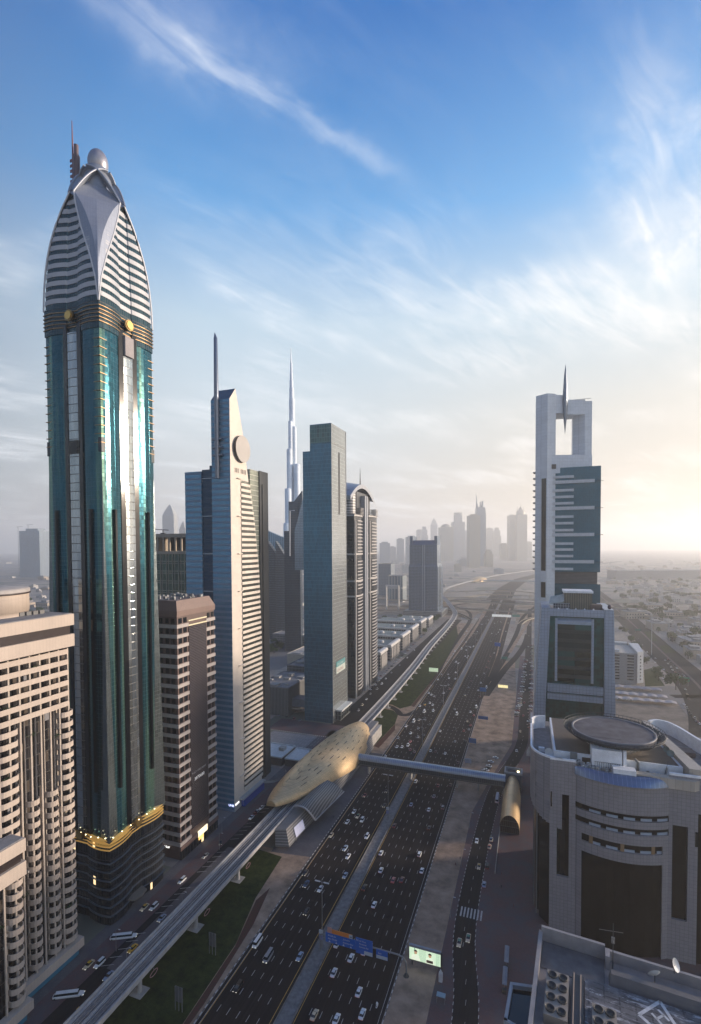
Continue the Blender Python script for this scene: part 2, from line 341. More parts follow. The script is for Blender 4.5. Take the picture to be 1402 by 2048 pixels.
# lane lines
mb = MB()
def dashes(X, y0, y1, step, ln, wd=.10):
    k = y0
    while k < y1: mb.poly([(X - wd, k, .036), (X + wd, k, .036), (X + wd, k + ln, .036), (X - wd, k + ln, .036)]); k += step
for i in range(1, 7):
    (dashes(-86.75 - i * 4.05, 97, 1500, 8.7, 2.9) if i < 6 else None); dashes(-78.6 + i * 4.05, 96.6, 1500, 8.95, 2.9)
for X in (-110.2, -50.2): mb.poly([(X - .08, 60, .036), (X + .08, 60, .036), (X + .08, 560, .036), (X - .08, 560, .036)])
mb.build('lane_markings', WHITE)['kind'] = 'structure'
mb = MB()
for X in (-86.5, -78.5, -109.9): mb.poly([(X - .14, 60, .036), (X + .14, 60, .036), (X + .14, 1500, .036), (X - .14, 1500, .036)])
mb.build('yellow_edge_lines', YEL)['kind'] = 'structure'

# left side: lawn verge, frontage road, forecourts
m = newmat('lawn'); t = NT(m); o, x, y, z = t.coord()
n1 = t.n('ShaderNodeTexNoise', ins={0: o, 'Scale': 0.22, 'Detail': 8.0, 'Roughness': 0.7}); n2 = t.n('ShaderNodeTexNoise', ins={0: o, 'Scale': 3.0, 'Detail': 4.0})
g = t.mix(t.n('ShaderNodeMapRange', ins={0: n1, 1: .35, 2: .65}), (0.008, 0.018, 0.005), (0.044, 0.060, 0.016)); g = t.mix(t.n('ShaderNodeMapRange', ins={0: n2, 1: .5, 2: .8}), g, (0.012, 0.014, 0.006))
t.pbr(g, 0.95, spec=0.1, bump=n2, bs=0.6)
m = newmat('red_beds'); t = NT(m); o, x, y, z = t.coord()
n2 = t.n('ShaderNodeTexNoise', ins={0: o, 'Scale': 1.2, 'Detail': 6.0, 'Roughness': 0.8})
t.pbr(t.mix(t.n('ShaderNodeMapRange', ins={0: n2, 1: .42, 2: .62}), (0.10, 0.035, 0.035), (0.055, 0.05, 0.03)), 0.95, spec=0.1, bump=n2, bs=0.6)
sheet('verge_soil', [[(-146, 60), (-112, 60), (-112, 243), (-146, 243)], [(-148, 385), (-112, 385), (-112, 1100), (-148, 1100)]], 0.02, SANDM)
sheet('grass', [[(-146, 60), (-117.5, 60), (-115, 130), (-117.6, 178), (-124, 205), (-127, 238), (-146, 240)],
                [(-146, 392), (-124, 398), (-120.5, 455), (-124, 480), (-132, 492), (-146, 495)],
                [(-146, 512), (-138, 510), (-127, 500), (-118.5, 512), (-116, 600), (-118, 760), (-128, 950), (-146, 1060)]], 0.05, MATS['lawn'], 'stuff')
sheet('flower_bed', [[(-117.3, 60), (-113.6, 60), (-113.2, 150), (-116.2, 190), (-121, 214), (-123, 204), (-117.2, 177), (-114.8, 130)],
                     [(-123.8, 398), (-119, 396), (-116.5, 440), (-120.2, 455)], [(-118.3, 513), (-114.2, 510), (-113.0, 700), (-115.8, 600)]], 0.055, MATS['red_beds'], 'stuff')
sheet('station_forecourt', [[(-135, 240), (-112, 243), (-112, 385), (-135, 385)]], 0.035, GREYP)
sheet('slip_road', strip(smooth([(-146, 505), (-138, 503), (-129, 494), (-121, 482), (-114, 486), (-109, 500)]), 6.5), 0.06, AS2)
sheet('frontage_road', [[(-178, 60), (-146, 60), (-146, 1150), (-178, 1150)]], 0.025, AS2)
sheet('forecourt', [[(-178, 60), (-164, 60), (-164, 420), (-178, 420)], [(-160, 150), (-153, 150), (-153, 236), (-160, 236)]], 0.031, GREYP)
sheet('pink_pavement', [[(-172, 60), (-163.5, 60), (-163.5, 420), (-172, 420)], [(-230, 404), (-163, 404), (-163, 434), (-230, 434)]], 0.036, PINK)
mb = MB()
for k in range(60):
    if k % 7 < 5:
        yy = 150 + k * 4.4; mb.poly([(-163, yy, .045), (-158.6, yy + 2.4, .045), (-158.6, yy + 2.65, .045), (-163, yy + .25, .045)])
for yy in range(160, 240, 3): mb.box(-152.9, -152.5, yy, yy + 1.3, .03, .25)
for X in range(-229, -164, 2): mb.box(X, X + .9, 403.4, 403.9, .03, .35)
mb.build('bay_markings', WHITE)['kind'] = 'structure'

# right side: sand strip, pavements and the service road
sv_c = smooth([(-21.0, 100), (-21.0, 175), (-26.5, 223), (-24.6, 313), (-19.5, 368), (-12.0, 405), (-5.5, 450), (-5.0, 520), (-3.5, 600), (-2.0, 800), (0, 1400)])
sheet('sand_strip', [[(-48.4, 60), (-30.5, 60), (-30.5, 320), (-26, 370), (-14, 440), (-13, 560), (-20, 760), (-41, 760), (-49, 560)]], 0.022, SANDM)
sheet('pavement', [[(-34, 60), (-2, 60), (-2, 430), (4, 470), (4, 800), (-14, 800), (-14, 440), (-26, 372), (-34, 320)], [(-2, 60), (72, 60), (72, 420), (-2, 420)]], 0.026, PINK)
sheet('service_road', strip(sv_c, 9.0), 0.034, AS2)
mb = MB()
for side in (1, -1):
    for i, p in enumerate(sv_c[:-1]):
        if p[1] > 400: continue
        q = sv_c[i + 1]; d = (Vector(q) - Vector(p)); nrm = Vector((-d.y, d.x)).normalized() * 4.6 * side
        for k in range(int(d.length / 1.5)):
            if k % 2: continue
            s = Vector(p) + d.normalized() * k * 1.5 + nrm; mb.box(s.x - .13, s.x + .13, s.y, s.y + 1.3, .02, .2)
for k in range(7): mb.poly([(-29.6 + k * 1.5, 226.5, .042), (-28.9 + k * 1.5, 226.5, .042), (-28.9 + k * 1.5, 233, .042), (-29.6 + k * 1.5, 233, .042)])
for k in range(40):
    p = Vector(sv_c[0][:2]); yy = 110 + k * 9
    xx = min(sv_c, key=lambda q: abs(q[1] - yy))[0]; mb.poly([(xx - .08, yy, .042), (xx + .08, yy, .042), (xx + .08, yy + 2.5, .042), (xx - .08, yy + 2.5, .042)])
mb.build('service_road_markings', WHITE)['kind'] = 'structure'
# ramps and the split-off lanes further on
sheet('ramp_road', strip(smooth([(-47, 575), (-40, 640), (-30, 720), (-18, 800), (-8, 900), (-4, 1000)]), 9) +
      strip(smooth([(-47, 640), (-34, 800), (-24, 1000), (-14, 1250), (20, 1500)]), 8) +
      strip(smooth([(-113, 600), (-121, 760), (-124, 950), (-128, 1150), (-150, 1300), (-210, 1420)]), 8), 0.04, AS2)
sheet('sand_divider', strip(smooth([(-107, 640), (-107.5, 760), (-105, 950), (-107, 1200), (-112, 1500)]), [.6] * 6 + [2.5] * 6 + [5] * 6 + [9] * 7) +
      strip(smooth([(-50, 660), (-48, 800), (-50, 1000), (-50, 1400)]), [.5] * 6 + [2] * 6 + [3] * 6 + [5]) + strip(smooth([(-30, 820), (-16, 1000), (0, 1200)]), 6), 0.05, SANDM)
# right-hand avenue with its junction, the lot and the lawns
av = smooth([(136, 480), (160.7, 578.7), (178, 700), (184, 911), (199, 1391), (215, 2400)])
sheet('avenue', strip([(p[0] + 12, p[1]) for p in av], 46) + strip([(190, 690), (420, 700)], 16) + strip([(150, 640), (196, 655)], 12), 0.03, AS2)
sheet('avenue_median', strip([(p[0] + 13, p[1]) for p in av], 3.2), 0.12, PINK)
sheet('sand_lot', [gp((1225, 1405), (1352, 1402), (1378, 1435), (1402, 1470), (1230, 1470))], 0.024, plain('lot_sand', (0.20, 0.165, 0.135), .95, var=.35, scale=.08, spec=.1))
sheet('corner_lawn', [gp((1288, 1340), (1304, 1336), (1330, 1372), (1290, 1373)), gp((1318, 1292), (1335, 1290), (1355, 1306), (1330, 1306)), gp((1288, 1263), (1303, 1262), (1316, 1282), (1300, 1282))], 0.04, MATS['lawn'], 'stuff')
# interchange ground roads and roads over to the left
mb_ = []
for c, ww in (([(-900, 1330), (-420, 1345), (-200, 1360), (120, 1350), (500, 1380)], 22), ([(-900, 1640), (-300, 1600), (0, 1560), (300, 1620)], 16), ([(-700, 1200), (-420, 1240), (-250, 1330), (-160, 1500), (-40, 1560)], 9),
              ([(-1500, 900), (-700, 1010), (-330, 1120), (-240, 1190)], 12), ([(-1100, 600), (-900, 900), (-800, 1500)], 14), ([(-2600, 1900), (-900, 1750), (-300, 2300), (200, 2500)], 16)): mb_ += strip(smooth(c), ww)
sheet('cross_road', mb_, 0.02, AS2)
sheet('interchange_sand', [[(-420, 1180), (-125, 1180), (-120, 1320), (-420, 1330)], [(-260, 1380), (-112, 1375), (-112, 1540), (-330, 1590)], [(-34, 1380), (160, 1370), (150, 1540), (-34, 1540)], [(-30, 1120), (-8, 1120), (60, 1330), (-30, 1335)]], 0.012,
      plain('pale_sand', (0.27, 0.215, 0.165), .95, var=.4, scale=.03, spec=.1))
# ------------------------------------------------------------------ metro viaduct, station, footbridge
VC = plain('viaduct_concrete', (0.33, 0.325, 0.33), .75, var=.22, scale=.25)
VB = plain('track_bed', (0.13, 0.125, 0.13), .85, var=.35, scale=.6)
RAIL = plain('rail_steel', (0.45, 0.44, 0.44), .35, 0.7)
path = smooth([(-139.5, 60, 0), (-139.5, 160, 0), (-139.5, 300, 0), (-139.7, 480, 0), (-143, 640, 0), (-149, 780, 0), (-153, 980, 0), (-163, 1160, 0), (-190, 1290, 0), (-232, 1460, 0), (-268, 1600, 0), (-290, 1790, 0), (-284, 1970, 0), (-235, 2330, 0), (-120, 2900, 0), (150, 3700, 0), (520, 4700, 0)], 8)
def along(off, z0, z1, wd, b, mi=0, y0=-1e9, y1=1e9):
    rows = []
    for i, p in enumerate(path):
        d = (path[min(i + 1, len(path) - 1)] - path[max(i - 1, 0)]).normalized(); n = Vector((-d.y, d.x, 0)) * -1
        c = p + n * off; z = 11.0
        rows.append([(c.x - n.x * wd / 2, c.y - n.y * wd / 2, z + z0), (c.x - n.x * wd / 2, c.y - n.y * wd / 2, z + z1), (c.x + n.x * wd / 2, c.y + n.y * wd / 2, z + z1), (c.x + n.x * wd / 2, c.y + n.y * wd / 2, z + z0)])
    b.grid(rows, mi, False, True)
via = thing('metro_viaduct', (-139.5, 60, 0), 'long pale concrete metro viaduct with two tracks curving away beside the highway', 'viaduct')
b = MB()
rows = []
for i, p in enumerate(path):
    d = (path[min(i + 1, len(path) - 1)] - path[max(i - 1, 0)]).normalized(); n = Vector((d.y, -d.x, 0))
    rows.append([p + n * a + Vector((0, 0, zz)) for a, zz in ((-5.4, 11.0), (-5.4, 10.2), (-2.4, 8.8), (2.4, 8.8), (5.4, 10.2), (5.4, 11.0))])
b.grid(rows, 0, False, True); b.build('deck', VC, via)
b = MB(); along(-5.15, 0, 1.15, .5, b); along(-4.3, 0.02, .35, .5, b); b.build('parapet', VC, via)
b = MB(); along(5.15, 0, 1.15, .5, b); along(4.3, 0.02, .35, .5, b); b.build('parapet', VC, via)
for off in (-2.2, 2.2):
    b = MB(); along(off, .02, .12, 2.9, b); b.build('track_bed', VB, via)
    b = MB(); along(off - .75, .13, .32, .14, b); along(off + .75, .13, .32, .14, b); b.build('rail', RAIL, via)
b = MB(); along(0, .02, .5, .5, b); b.build('cable_trough', VC, via)
PILL = None
ys = [146, 180, 214] + [440 + i * 29.5 for i in range(27)] + [1300, 1420, 1540, 1660, 1800, 1950, 2150]
def near(y): return min(path, key=lambda q: abs(q.y - y))
for i, y_ in enumerate(ys):
    q = near(y_); X = q.x if y_ > 620 else -139.5 - max(0, (y_ - 480)) * .0205
    if PILL is None:
        b = MB(); b.lathe([(1.15, 0), (1.0, .4), (.95, 7.2), (1.3, 8.0), (2.2, 8.85)], n=14); b.poly([(2.2, -1, 8.8), (2.2, 1, 8.8), (-2.2, 1, 8.8), (-2.2, -1, 8.8)])
        PILL = b.build('pillar', VC, None); PILL.parent = via
        b = MB().box(-2.6, 2.6, -2.6, 2.6, 0, .3); pf = b.build('footing', VC, None); pf.parent = PILL; pp = PILL
    else:
        pp = PILL.copy(); C.objects.link(pp); f2 = pf.copy(); C.objects.link(f2); f2.parent = pp
    pp.location = Vector((X, y_ if y_ <= 1250 else q.y, 0)) - Vector(via.location)

# station: golden shell over the viaduct
GOLD = newmat('gold_cladding'); t = NT(GOLD); o, x, y, z = t.coord()
g1 = t.m('FRACT', t.m('DIVIDE', t.m('ADD', y, 1000.0), 1.6)); g2 = t.m('FRACT', t.m('MULTIPLY', z, 1.1))
ln = t.m('MAXIMUM', t.m('LESS_THAN', g1, 0.07), t.m('LESS_THAN', g2, 0.10))
ns = t.n('ShaderNodeTexNoise', ins={0: o, 'Scale': 0.12, 'Detail': 6.0}); wn = t.n('ShaderNodeTexWhiteNoise', ins={0: t.n('ShaderNodeCombineXYZ', ins={0: t.m('FLOOR', t.m('DIVIDE', y, 1.6)), 1: t.m('FLOOR', t.m('MULTIPLY', z, 1.1))})}, noise_dimensions='3D')
gc = t.n('ShaderNodeVectorMath', operation='SCALE', ins={0: (0.54, 0.385, 0.215), 3: t.m('MULTIPLY', t.m('ADD', t.m('ADD', t.m('MULTIPLY', ns, .35), t.m('MULTIPLY', wn, .16)), .74), t.m('SUBTRACT', 1.0, t.m('MULTIPLY', ln, .28)))})
t.pbr(gc, 0.42, 0.45, bump=t.m('SUBTRACT', 1.0, ln), bs=.1)
DG = plain('dark_glass', (0.012, 0.016, 0.02), .12, 0.2, spec=.7)
SILV = bands('ribbed_silver', (0.17, 0.172, 0.185), (0.05, 0.052, 0.06), 1.1, .6, .4, 'x', .4)
STCL = bands('station_wall_strips', (0.27, 0.265, 0.27), (0.13, 0.13, 0.14), 1.6, .6, .5, 'z')
sx, sy0, sy1 = -138.0, 258.0, 408.0
st = thing('metro_station', (sx, 260, 0), 'golden shell-shaped metro station with small dark slot windows beside the highway', 'station')
def shell(t_, ph, k=1.0):                  # t_ along 0..1, ph 0 (road side) .. pi (tower side)
    y_ = sy0 + (422 - sy0) * t_
    bell = max(0.0, math.sin(math.pi * min(max(t_, 0.0), 1.0) ** 0.90)) ** 0.64
    hw = 19.5 * bell; hh = 4 + 13.5 * bell ** .9 + 4.5 * t_ * bell
    e_ = max(0, 1 - t_ * 1.6) ** 2; return Vector((sx - 8.0 * e_ + hw * k * math.cos(ph) * 0.98, y_, 9.0 + 5.0 * e_ - 2.5 * bell + (hh - 3) * k * math.sin(ph)))
b = MB(); rows = []
for i in range(61):
    t_ = 0.012 + i / 60 * 0.885
    lo = 0.34 * max(0, 1 - abs(t_ - 0.20) / 0.30) ** .7 if t_ < .5 else 0.06     # the cut-away mouth towards the road
    rows.append([shell(t_, lo + (math.pi - 0.05 - lo) * j / 26) for j in range(27)])
b.grid(rows); b.poly([rows[0][j] for j in range(27)]); b.build('shell_roof', GOLD, st)
b = MB(); b.poly([shell(.893, .06 + (math.pi - .1) * j / 26, .97) for j in range(27)]); b.build('ribbed_end', bands('end_ribs', (.10, .10, .11), (.025, .025, .03), .9, .4, .4, 'x', .3), st)
b = MB(); rnd = random.Random(3)
for r_ in range(9):
    for k in range(8):
        t_ = .13 + k * .088 + rnd.uniform(-.02, .02) + (r_ % 2) * .035; ph = .50 + r_ * .20 + rnd.uniform(-.03, .03)
        if ph < .72 and t_ < .5 or t_ > .84: continue
        dt = rnd.choice((.016, .016, .028, .034)); dp = .023
        q = [shell(t_, ph, 1.03), shell(t_ + dt, ph, 1.03), shell(t_ + dt, ph + dp, 1.03), shell(t_, ph + dp, 1.03)]; b.poly(q)
b.build('slot_windows', DG, st)['kind'] = 'stuff'
b = MB()                                     # silver wing roof towards the road, its rolled lip
rows = []
for i in range(31):
    s = i / 30; y_ = 262 + 38 * s; lift = math.sin(math.pi * min(1, s * 1.1)) if s < .9 else .0
    wv = .5 + .5 * math.cos(math.pi * (s - .15) * 1.3)
    rows.append([(sx + 6.5 + 12.5 * u_ + 4 * s, y_ + 3 * u_, 15.0 + 2.2 * math.sin(math.pi * u_) * wv - 7.5 * u_ ** 1.6) for u_ in [j / 12 for j in range(13)]])
b.grid(rows); b.build('wing_roof', SILV, st)
b = MB(); b.tube([r[0] for r in [[rows[0][j]] for j in range(13)]], .55, 6); b.tube([rows[i][12] for i in range(31)], .35, 6); b.build('roof_lip', plain('grey_metal', (0.30, 0.30, 0.32), .4, .5), st)
b = MB(); b.prism([(-133.8, 243), (-126, 245), (-121.5, 335), (-121.5, 390), (-133.5, 398)], 1.5, 11.3, 0, pts2=[(-133.8, 243), (-128.0, 245), (-122.8, 335), (-123, 390), (-133.5, 398)]); b.build('concourse_wall', STCL, st)
b = MB(); b.prism([(-156, 285), (-146, 285), (-146, 395), (-156, 395)], 0, 11.3); b.build('concourse_wall', STCL, st)
b = MB(); b.poly([(-125.3, 252, 3.2), (-124.6, 262, 3.2), (-126.0, 262, 8.6), (-126.9, 252, 8.6)]); q = b.build('poster_panel', plain('lit_white', (0.55, 0.55, 0.66), .5, emit=(.6, .6, .8), est=.10), st); q.location.x += .25
b = MB(); b.box(-134, -128, 392, 425, 8.5, 12.0); b.build('platform_end', STCL, st)
b = MB(); b.box(-128.5, -124.5, 388, 424, 0, 9.5); b.build('stair_tower', CONC, st)

# footbridge across the highway with its golden tail shell
SILV2 = bands('bridge_cladding', (0.40, 0.44, 0.50), (0.27, 0.30, 0.34), 1.4, .86, .32, 'x', .45)
fbx0, fbx1, fby, fbz = -121.0, -15.0, 350.5, 7.0
fb = thing('footbridge', (-66, fby, 0), 'covered silver pedestrian bridge crossing the whole highway to the golden station', 'footbridge')
b = MB(); rows = []
for X in [fbx0 + (fbx1 - fbx0) * i / 30 for i in range(31)]:
    rows.append([(X, fby + 3.6 * math.cos(a), fbz + 3.0 + 3.0 * math.sin(a)) for a in [math.pi * (1.02 - 1.04 * j / 12) for j in range(13)]])
b.grid(rows); b.build('vaulted_roof', SILV2, fb)
b = MB(); b.box(fbx0, fbx1, fby - 3.5, fby + 3.5, fbz - .6, fbz + 3.0)
b.build('glazed_side', facade('bridge_glazing', (0.10, 0.105, 0.11), (0.06, 0.075, 0.09), 1.4, 3.7, .18, .5, .15, .4, .3, zoff=-6.4), fb)
b = MB(); b.box(fbx0, fbx1, fby - 2.8, fby + 2.8, fbz - 1.5, fbz - .62); b.build('girder', plain('dark_steel', (0.045, 0.05, 0.055), .5, .3), fb)
for X in (-112.8, -80.7, -47.5, -33.0): MB().box(X - .5, X + .5, fby - 2.2, fby + 2.2, 0, fbz - 1.5).build('pier', CONC, fb)
ta = thing('bridge_entrance', (-10.5, 330, 0), 'golden half-barrel footbridge entrance hall on the right pavement', 'entrance hall')
b = MB(); rows = []
for i in range(26):
    s = i / 25; y_ = 301 + 56 * s; wv = 5.6 - 1.4 * max(0, s - .7) * 3; 
    rows.append([(-10.6 + wv * math.cos(a), y_, 3.2 + (8.2 - 1.5 * max(0, s - .75) * 4 * .6) * math.sin(a)) for a in [math.pi * j / 16 for j in range(17)]])
b.grid(rows); b.build('barrel_roof', GOLD, ta)
b = MB(); b.box(-16.0, -5.2, 302.5, 356, 0, 3.2); b.poly([rows[1][j] + Vector((0, 0, 0)) if isinstance(rows[1][j], Vector) else rows[1][j] for j in range(17)]); b.build('glazed_hall', facade('hall_glazing', (.12, .11, .10), (.05, .035, .03), 1.2, 3.4, .12, .3, .2, .2, .4), ta)
MB().box(-16.4, -16.1, 262, 330, 0, 1.2).build('ramp_wall', CONC, ta)
lf = thing('lift_shaft', (-9.5, 362, 0), 'grey box-shaped lift hall with open lit roof tray at the bridge end', 'lift hall')
b = MB(); b.box(-16, -4.5, 357.5, 366.5, 0, 11.0); b.build('wall', plain('grey_blue_wall', (0.13, 0.14, 0.165), .6), lf)
b = MB(); b.box(-16.2, -4.3, 357.3, 358.2, 11, 12.2); b.box(-16.2, -4.3, 365.8, 366.7, 11, 12.2); b.box(-16.2, -15.3, 358.2, 365.8, 11, 12.2); b.box(-5.2, -4.3, 358.2, 365.8, 11, 12.2); b.build('roof_parapet', plain('pale_parapet', (0.36, 0.36, 0.36), .7), lf)
b = MB(); b.box(-14, -7, 360, 364, 11.01, 11.5); b.build('roof_plant', plain('dark_plant', (0.05, 0.045, 0.045), .8), lf)
MB().box(-7.8, -6.4, 361, 363, 11.5, 11.7).build('roof_lamp', plain('lamp_glow', (1, .9, .5), .5, emit=(1, .85, .5), est=2.2), lf)
# second, far station
fs = thing('metro_station', (-232, 2330, 0), 'small distant golden metro station shell far up the curving track', 'station')
b = MB(); rows = []
p0 = Vector((-222, 2360, 0)); dr = Vector((.35, .94, 0)); nn = Vector((.94, -.35, 0))
for i in range(25):
    s = i / 24; bl = math.sin(math.pi * (.02 + .96 * s)) ** .6
    rows.append([p0 + dr * (-70 + 140 * s) + nn * 26 * bl * math.cos(a) + Vector((0, 0, 6 + 20 * bl * math.sin(a))) for a in [math.pi * j / 10 for j in range(11)]])
b.grid(rows); b.build('shell_roof', GOLD, fs)
b = MB(); b.prism([tuple(p0 + dr * a + nn * c_)[:2] for a, c_ in ((-60, -12), (-60, 12), (60, 12), (60, -12))][::-1], 0, 10); b.build('concourse_wall', STCL, fs)
b = MB(); b.box(-215, 170, 2322, 2330, 8, 14); ff = b.build('footbridge', SILV2); tag(ff, 'distant grey footbridge running right from the small far station', 'footbridge')
# flyovers of the interchange
FLY = plain('flyover_concrete', (0.32, 0.28, 0.235), .85, var=.25, scale=.05)
def flyover(c, wd, label, z=7.5):
    pts = smooth([Vector((p[0], p[1], p[2] if len(p) > 2 else z)) for p in c])
    f = thing('flyover', (pts[0].x, pts[0].y, 0), label, 'flyover', 'flyovers of the interchange'); b = MB(); rows = []; rail = [[], []]
    for i, p in enumerate(pts):
        d = (pts[min(i + 1, len(pts) - 1)] - pts[max(i - 1, 0)]); d.z = 0; d.normalize(); n = Vector((d.y, -d.x, 0))
        rows.append([p + n * a + Vector((0, 0, q)) for a, q in ((-wd / 2, 1.0), (-wd / 2, -1.5), (wd / 2, -1.5), (wd / 2, 1.0), (wd / 2 - .4, 1.0), (wd / 2 - .4, 0), (-wd / 2 + .4, 0), (-wd / 2 + .4, 1.0))])
    b.grid(rows, 0, False, True); b.build('deck', FLY, f)
    b = MB(); b.grid([[r[5] + Vector((0, 0, .03)), r[6] + Vector((0, 0, .03))] for r in rows], 0, False); b.build('road_surface', AS2, f)
    for i in range(2, len(pts) - 1, 3):
        p = pts[i]
        if p.z > 3: MB().lathe([(1.1, 0), (1.1, p.z - 1.5)], p.x, p.y, 8).build('pillar', FLY, f)
flyover([(-1300, 1290), (-500, 1290), (-150, 1285), (60, 1275), (400, 1300), (900, 1350)], 15, 'nearest broad flyover running straight across the highway at the interchange')
flyover([(-1100, 1430), (-500, 1425), (-180, 1440), (60, 1425), (420, 1400)], 13, 'second flyover across the highway, just beyond the nearest one', 9)
flyover([(-1000, 1560), (-400, 1540), (-100, 1570), (150, 1540), (500, 1570)], 13, 'third flyover across the highway at the interchange', 8)
flyover([(-420, 1700, 2), (-260, 1740, 8), (-110, 1800, 12), (20, 1760, 10), (120, 1650, 4), (150, 1560, 1)], 10, 'curved loop ramp bending over the far side of the interchange')
flyover([(-280, 1480, 2), (-210, 1560, 7), (-110, 1660, 11), (20, 1680, 8), (150, 1840, 3)], 10, 'slanting ramp crossing behind the third flyover')
flyover([(-125, 1150, .5), (-160, 1225, 3), (-230, 1300, 6), (-330, 1330, 7)], 9, 'left turning ramp rising beside the metro curve')
flyover([(-20, 1120, .5), (-2, 1190, 3), (60, 1262, 7), (130, 1270, 7.5)], 9, 'right turning ramp joining the nearest flyover')
# ------------------------------------------------------------------ towers left of the highway
FX = -177.0
# --- twin-band beige balcony block
BEI = panels('beige_cladding', (0.44, 0.37, 0.32), 1.35, 50, .07, .75, dark=.78, var=.03)
BEIC = plain('beige_column', (0.40, 0.345, 0.30), .8, var=.12)
DARKW = facade('dark_window', (0.03, 0.026, 0.026), (0.016, 0.015, 0.018), 2.05, 4.25, .12, .3, .2, .1, 1.2, alt=(.22, (0.075, 0.06, 0.05)))
ROOFG = plain('roof_grey', (0.20, 0.20, 0.21), .9, var=.25, scale=.3)
STEELD = plain('dark_steel', (0.045, 0.05, 0.055), .5, .3)
def beige(y0, y1, ztop, label, upper=True, xb=-205.0, FX=-177.0):
    t_ = thing('apartment_tower', ((FX + xb) / 2, (y0 + y1) / 2, 0), label, 'tower block', 'beige balcony towers')
    fl = 4.25; n = int((ztop - 16) / fl)
    MB().box(xb, FX - 3.2, y0 + .8, y1 - .8, 0, ztop - 2).build('wall', DARKW, t_)
    wb = [(y0, y0 + 8.5, n - 5), (y0 + 11.5, y0 + 16.5, n - 13), (y0 + 19.5, y0 + 24.5, n - 13), (y1 - 6.5, y1, n - 6)] if upper else [(y0, y0 + 8, n), (y1 - 5.5, y1, n)]
    def ring(b, a0, a1, z0, z1, bow, r=2.6, th=.22):      # a rounded balcony front along the street
        pts = []
        for k in range(5): a = math.pi / 2 * k / 4; pts.append((FX - r + r * math.sin(a) + bow, a0 + r - r * math.cos(a)))
        for k in range(5): a = math.pi / 2 * k / 4; pts.append((FX - r + r * math.cos(a) + bow, a1 - r + r * math.sin(a)))
        pts = [(FX - 4.0, a0)] + pts + [(FX - 4.0, a1)]
        inn = []
        c0, c1 = (a0 + a1) / 2, FX - 3.5
        for p in pts: inn.append((p[0] - th if p[0] > FX - 3.9 else p[0], p[1] + (th if p[1] < c0 else -th)))
        for k in range(len(pts) - 1):
            q = [pts[k], pts[k + 1], inn[k + 1], inn[k]]
            b.prism(q, z0, z1)
    for k in range(n):
        z = 8 + k * fl
        if k >= n - (6 if upper else 0) and upper:
            b = MB(); ring(b, y0, y1 - 1.6, z - .3, z + 1.75, 0, 1.5); b.build('balcony_parapet', BEI, t_)
        else:
            for a0, a1, kt in wb:
                if k < max(kt, n - 13) and k < (n - 6 if upper else n):
                    b = MB(); ring(b, a0, a1, z - .3, z + 1.75, .6 if a1 == y1 else 0); b.build('balcony_parapet', BEI, t_)
    b = MB()
    yy = y0 + .4
    while yy < y1 - .3:
        b.box(FX - 1.3, FX - .75, yy, yy + .6, 2, ztop - 12); yy += 4.1
    for (a0, a1, kt) in wb:
        b.box(FX - 3.2, FX - 2.6, a0 + .1, a0 + .5, 8, 8 + (n - 6) * fl); b.box(FX - 3.2, FX - 2.6, a1 - .5, a1 - .1, 8, 8 + (n - 6) * fl)
    b.build('columns', BEIC, t_)['kind'] = 'stuff'
    for (a0, a1, _k) in wb:                        # side walls of each stack, notched
        MB().box(xb + (3 if upper else .5), FX - 3.3, a0 - .02, a0 + .35, 4, 8 + (n - 6) * fl).build('side_wall', BEIC, t_)
    rb = random.Random(int(y0)); LEAFB = plain('balcony_leaves', (.035, .07, .02), .9, var=.5, scale=2)
    for q_ in range(26 if upper else 8):
        kf = rb.randrange(2, n - 1); yy_ = rb.uniform(y0 + 1, y1 - 3); zq_ = 8 + kf * fl
        if q_ % 3 == 0: MB().box(FX - 2.6, FX - 1.8, yy_, yy_ + 1.0, zq_ + .1, zq_ + .9).build('air_conditioner_unit', plain('ac_white', (.42, .41, .39), .6), t_)
        elif q_ % 3 == 1: MB().box(FX - 3.16, FX - 3.08, yy_, yy_ + rb.uniform(1.2, 2.6), zq_, zq_ + 3.0).build('curtain', plain('curtain_%d' % (q_ % 2), [(.30, .25, .2), (.2, .2, .22)][q_ % 2], .9), t_)
        else:
            b = MB()
            for _ in range(60):
                p_ = Vector((FX - .6 + rb.gauss(0, .3), yy_ + rb.gauss(0, 1.0), zq_ + 1.7 + rb.gauss(0, .35))); u_ = Vector((rb.gauss(0, 1), rb.gauss(0, 1), rb.gauss(0, 1))).normalized() * .22; v_ = u_.orthogonal().normalized() * .16
                b.poly([p_ - u_, p_ + v_, p_ + u_, p_ - v_])
            b.build('balcony_plant', LEAFB, t_)
    zt = 8 + n * fl
    for z0, z1, o_ in ((zt - 1.6, zt + 3.4, .9), (zt + 7.0, zt + 11.6, .9)):
        MB().box(xb - o_, FX + o_, y0 - o_, y1 - 1 + o_, z0, z1).build('cladding_band', BEI, t_)
    MB().box(xb, FX - .2, y0 + .3, y1 - 1.2, zt + 3.4, zt + 7.0).build('ribbon_window', plain('ribbon_glass', (0.035, 0.026, 0.026), .2, .1, spec=.7), t_)
    MB().box(xb + .3, FX + .3, y0 - .3, y1 - .7, zt + 11.62, zt + 11.9).build('roof', ROOFG, t_)
    for k in range(5 if upper else 0): MB().box(FX - 12 + k * .3, FX - 10.5 + k * .3, y0 + 14 + k * 2.6, y0 + 16 + k * 2.6, zt + 11.9, zt + 13.4).build('roof_unit', plain('hvac', (0.14, 0.14, 0.14), .7), t_)
    MB().box(FX - 2, FX + 1.2, y0 - 1, y1 + 1.2, 2.6, 6.2).build('fascia', BEI, t_)
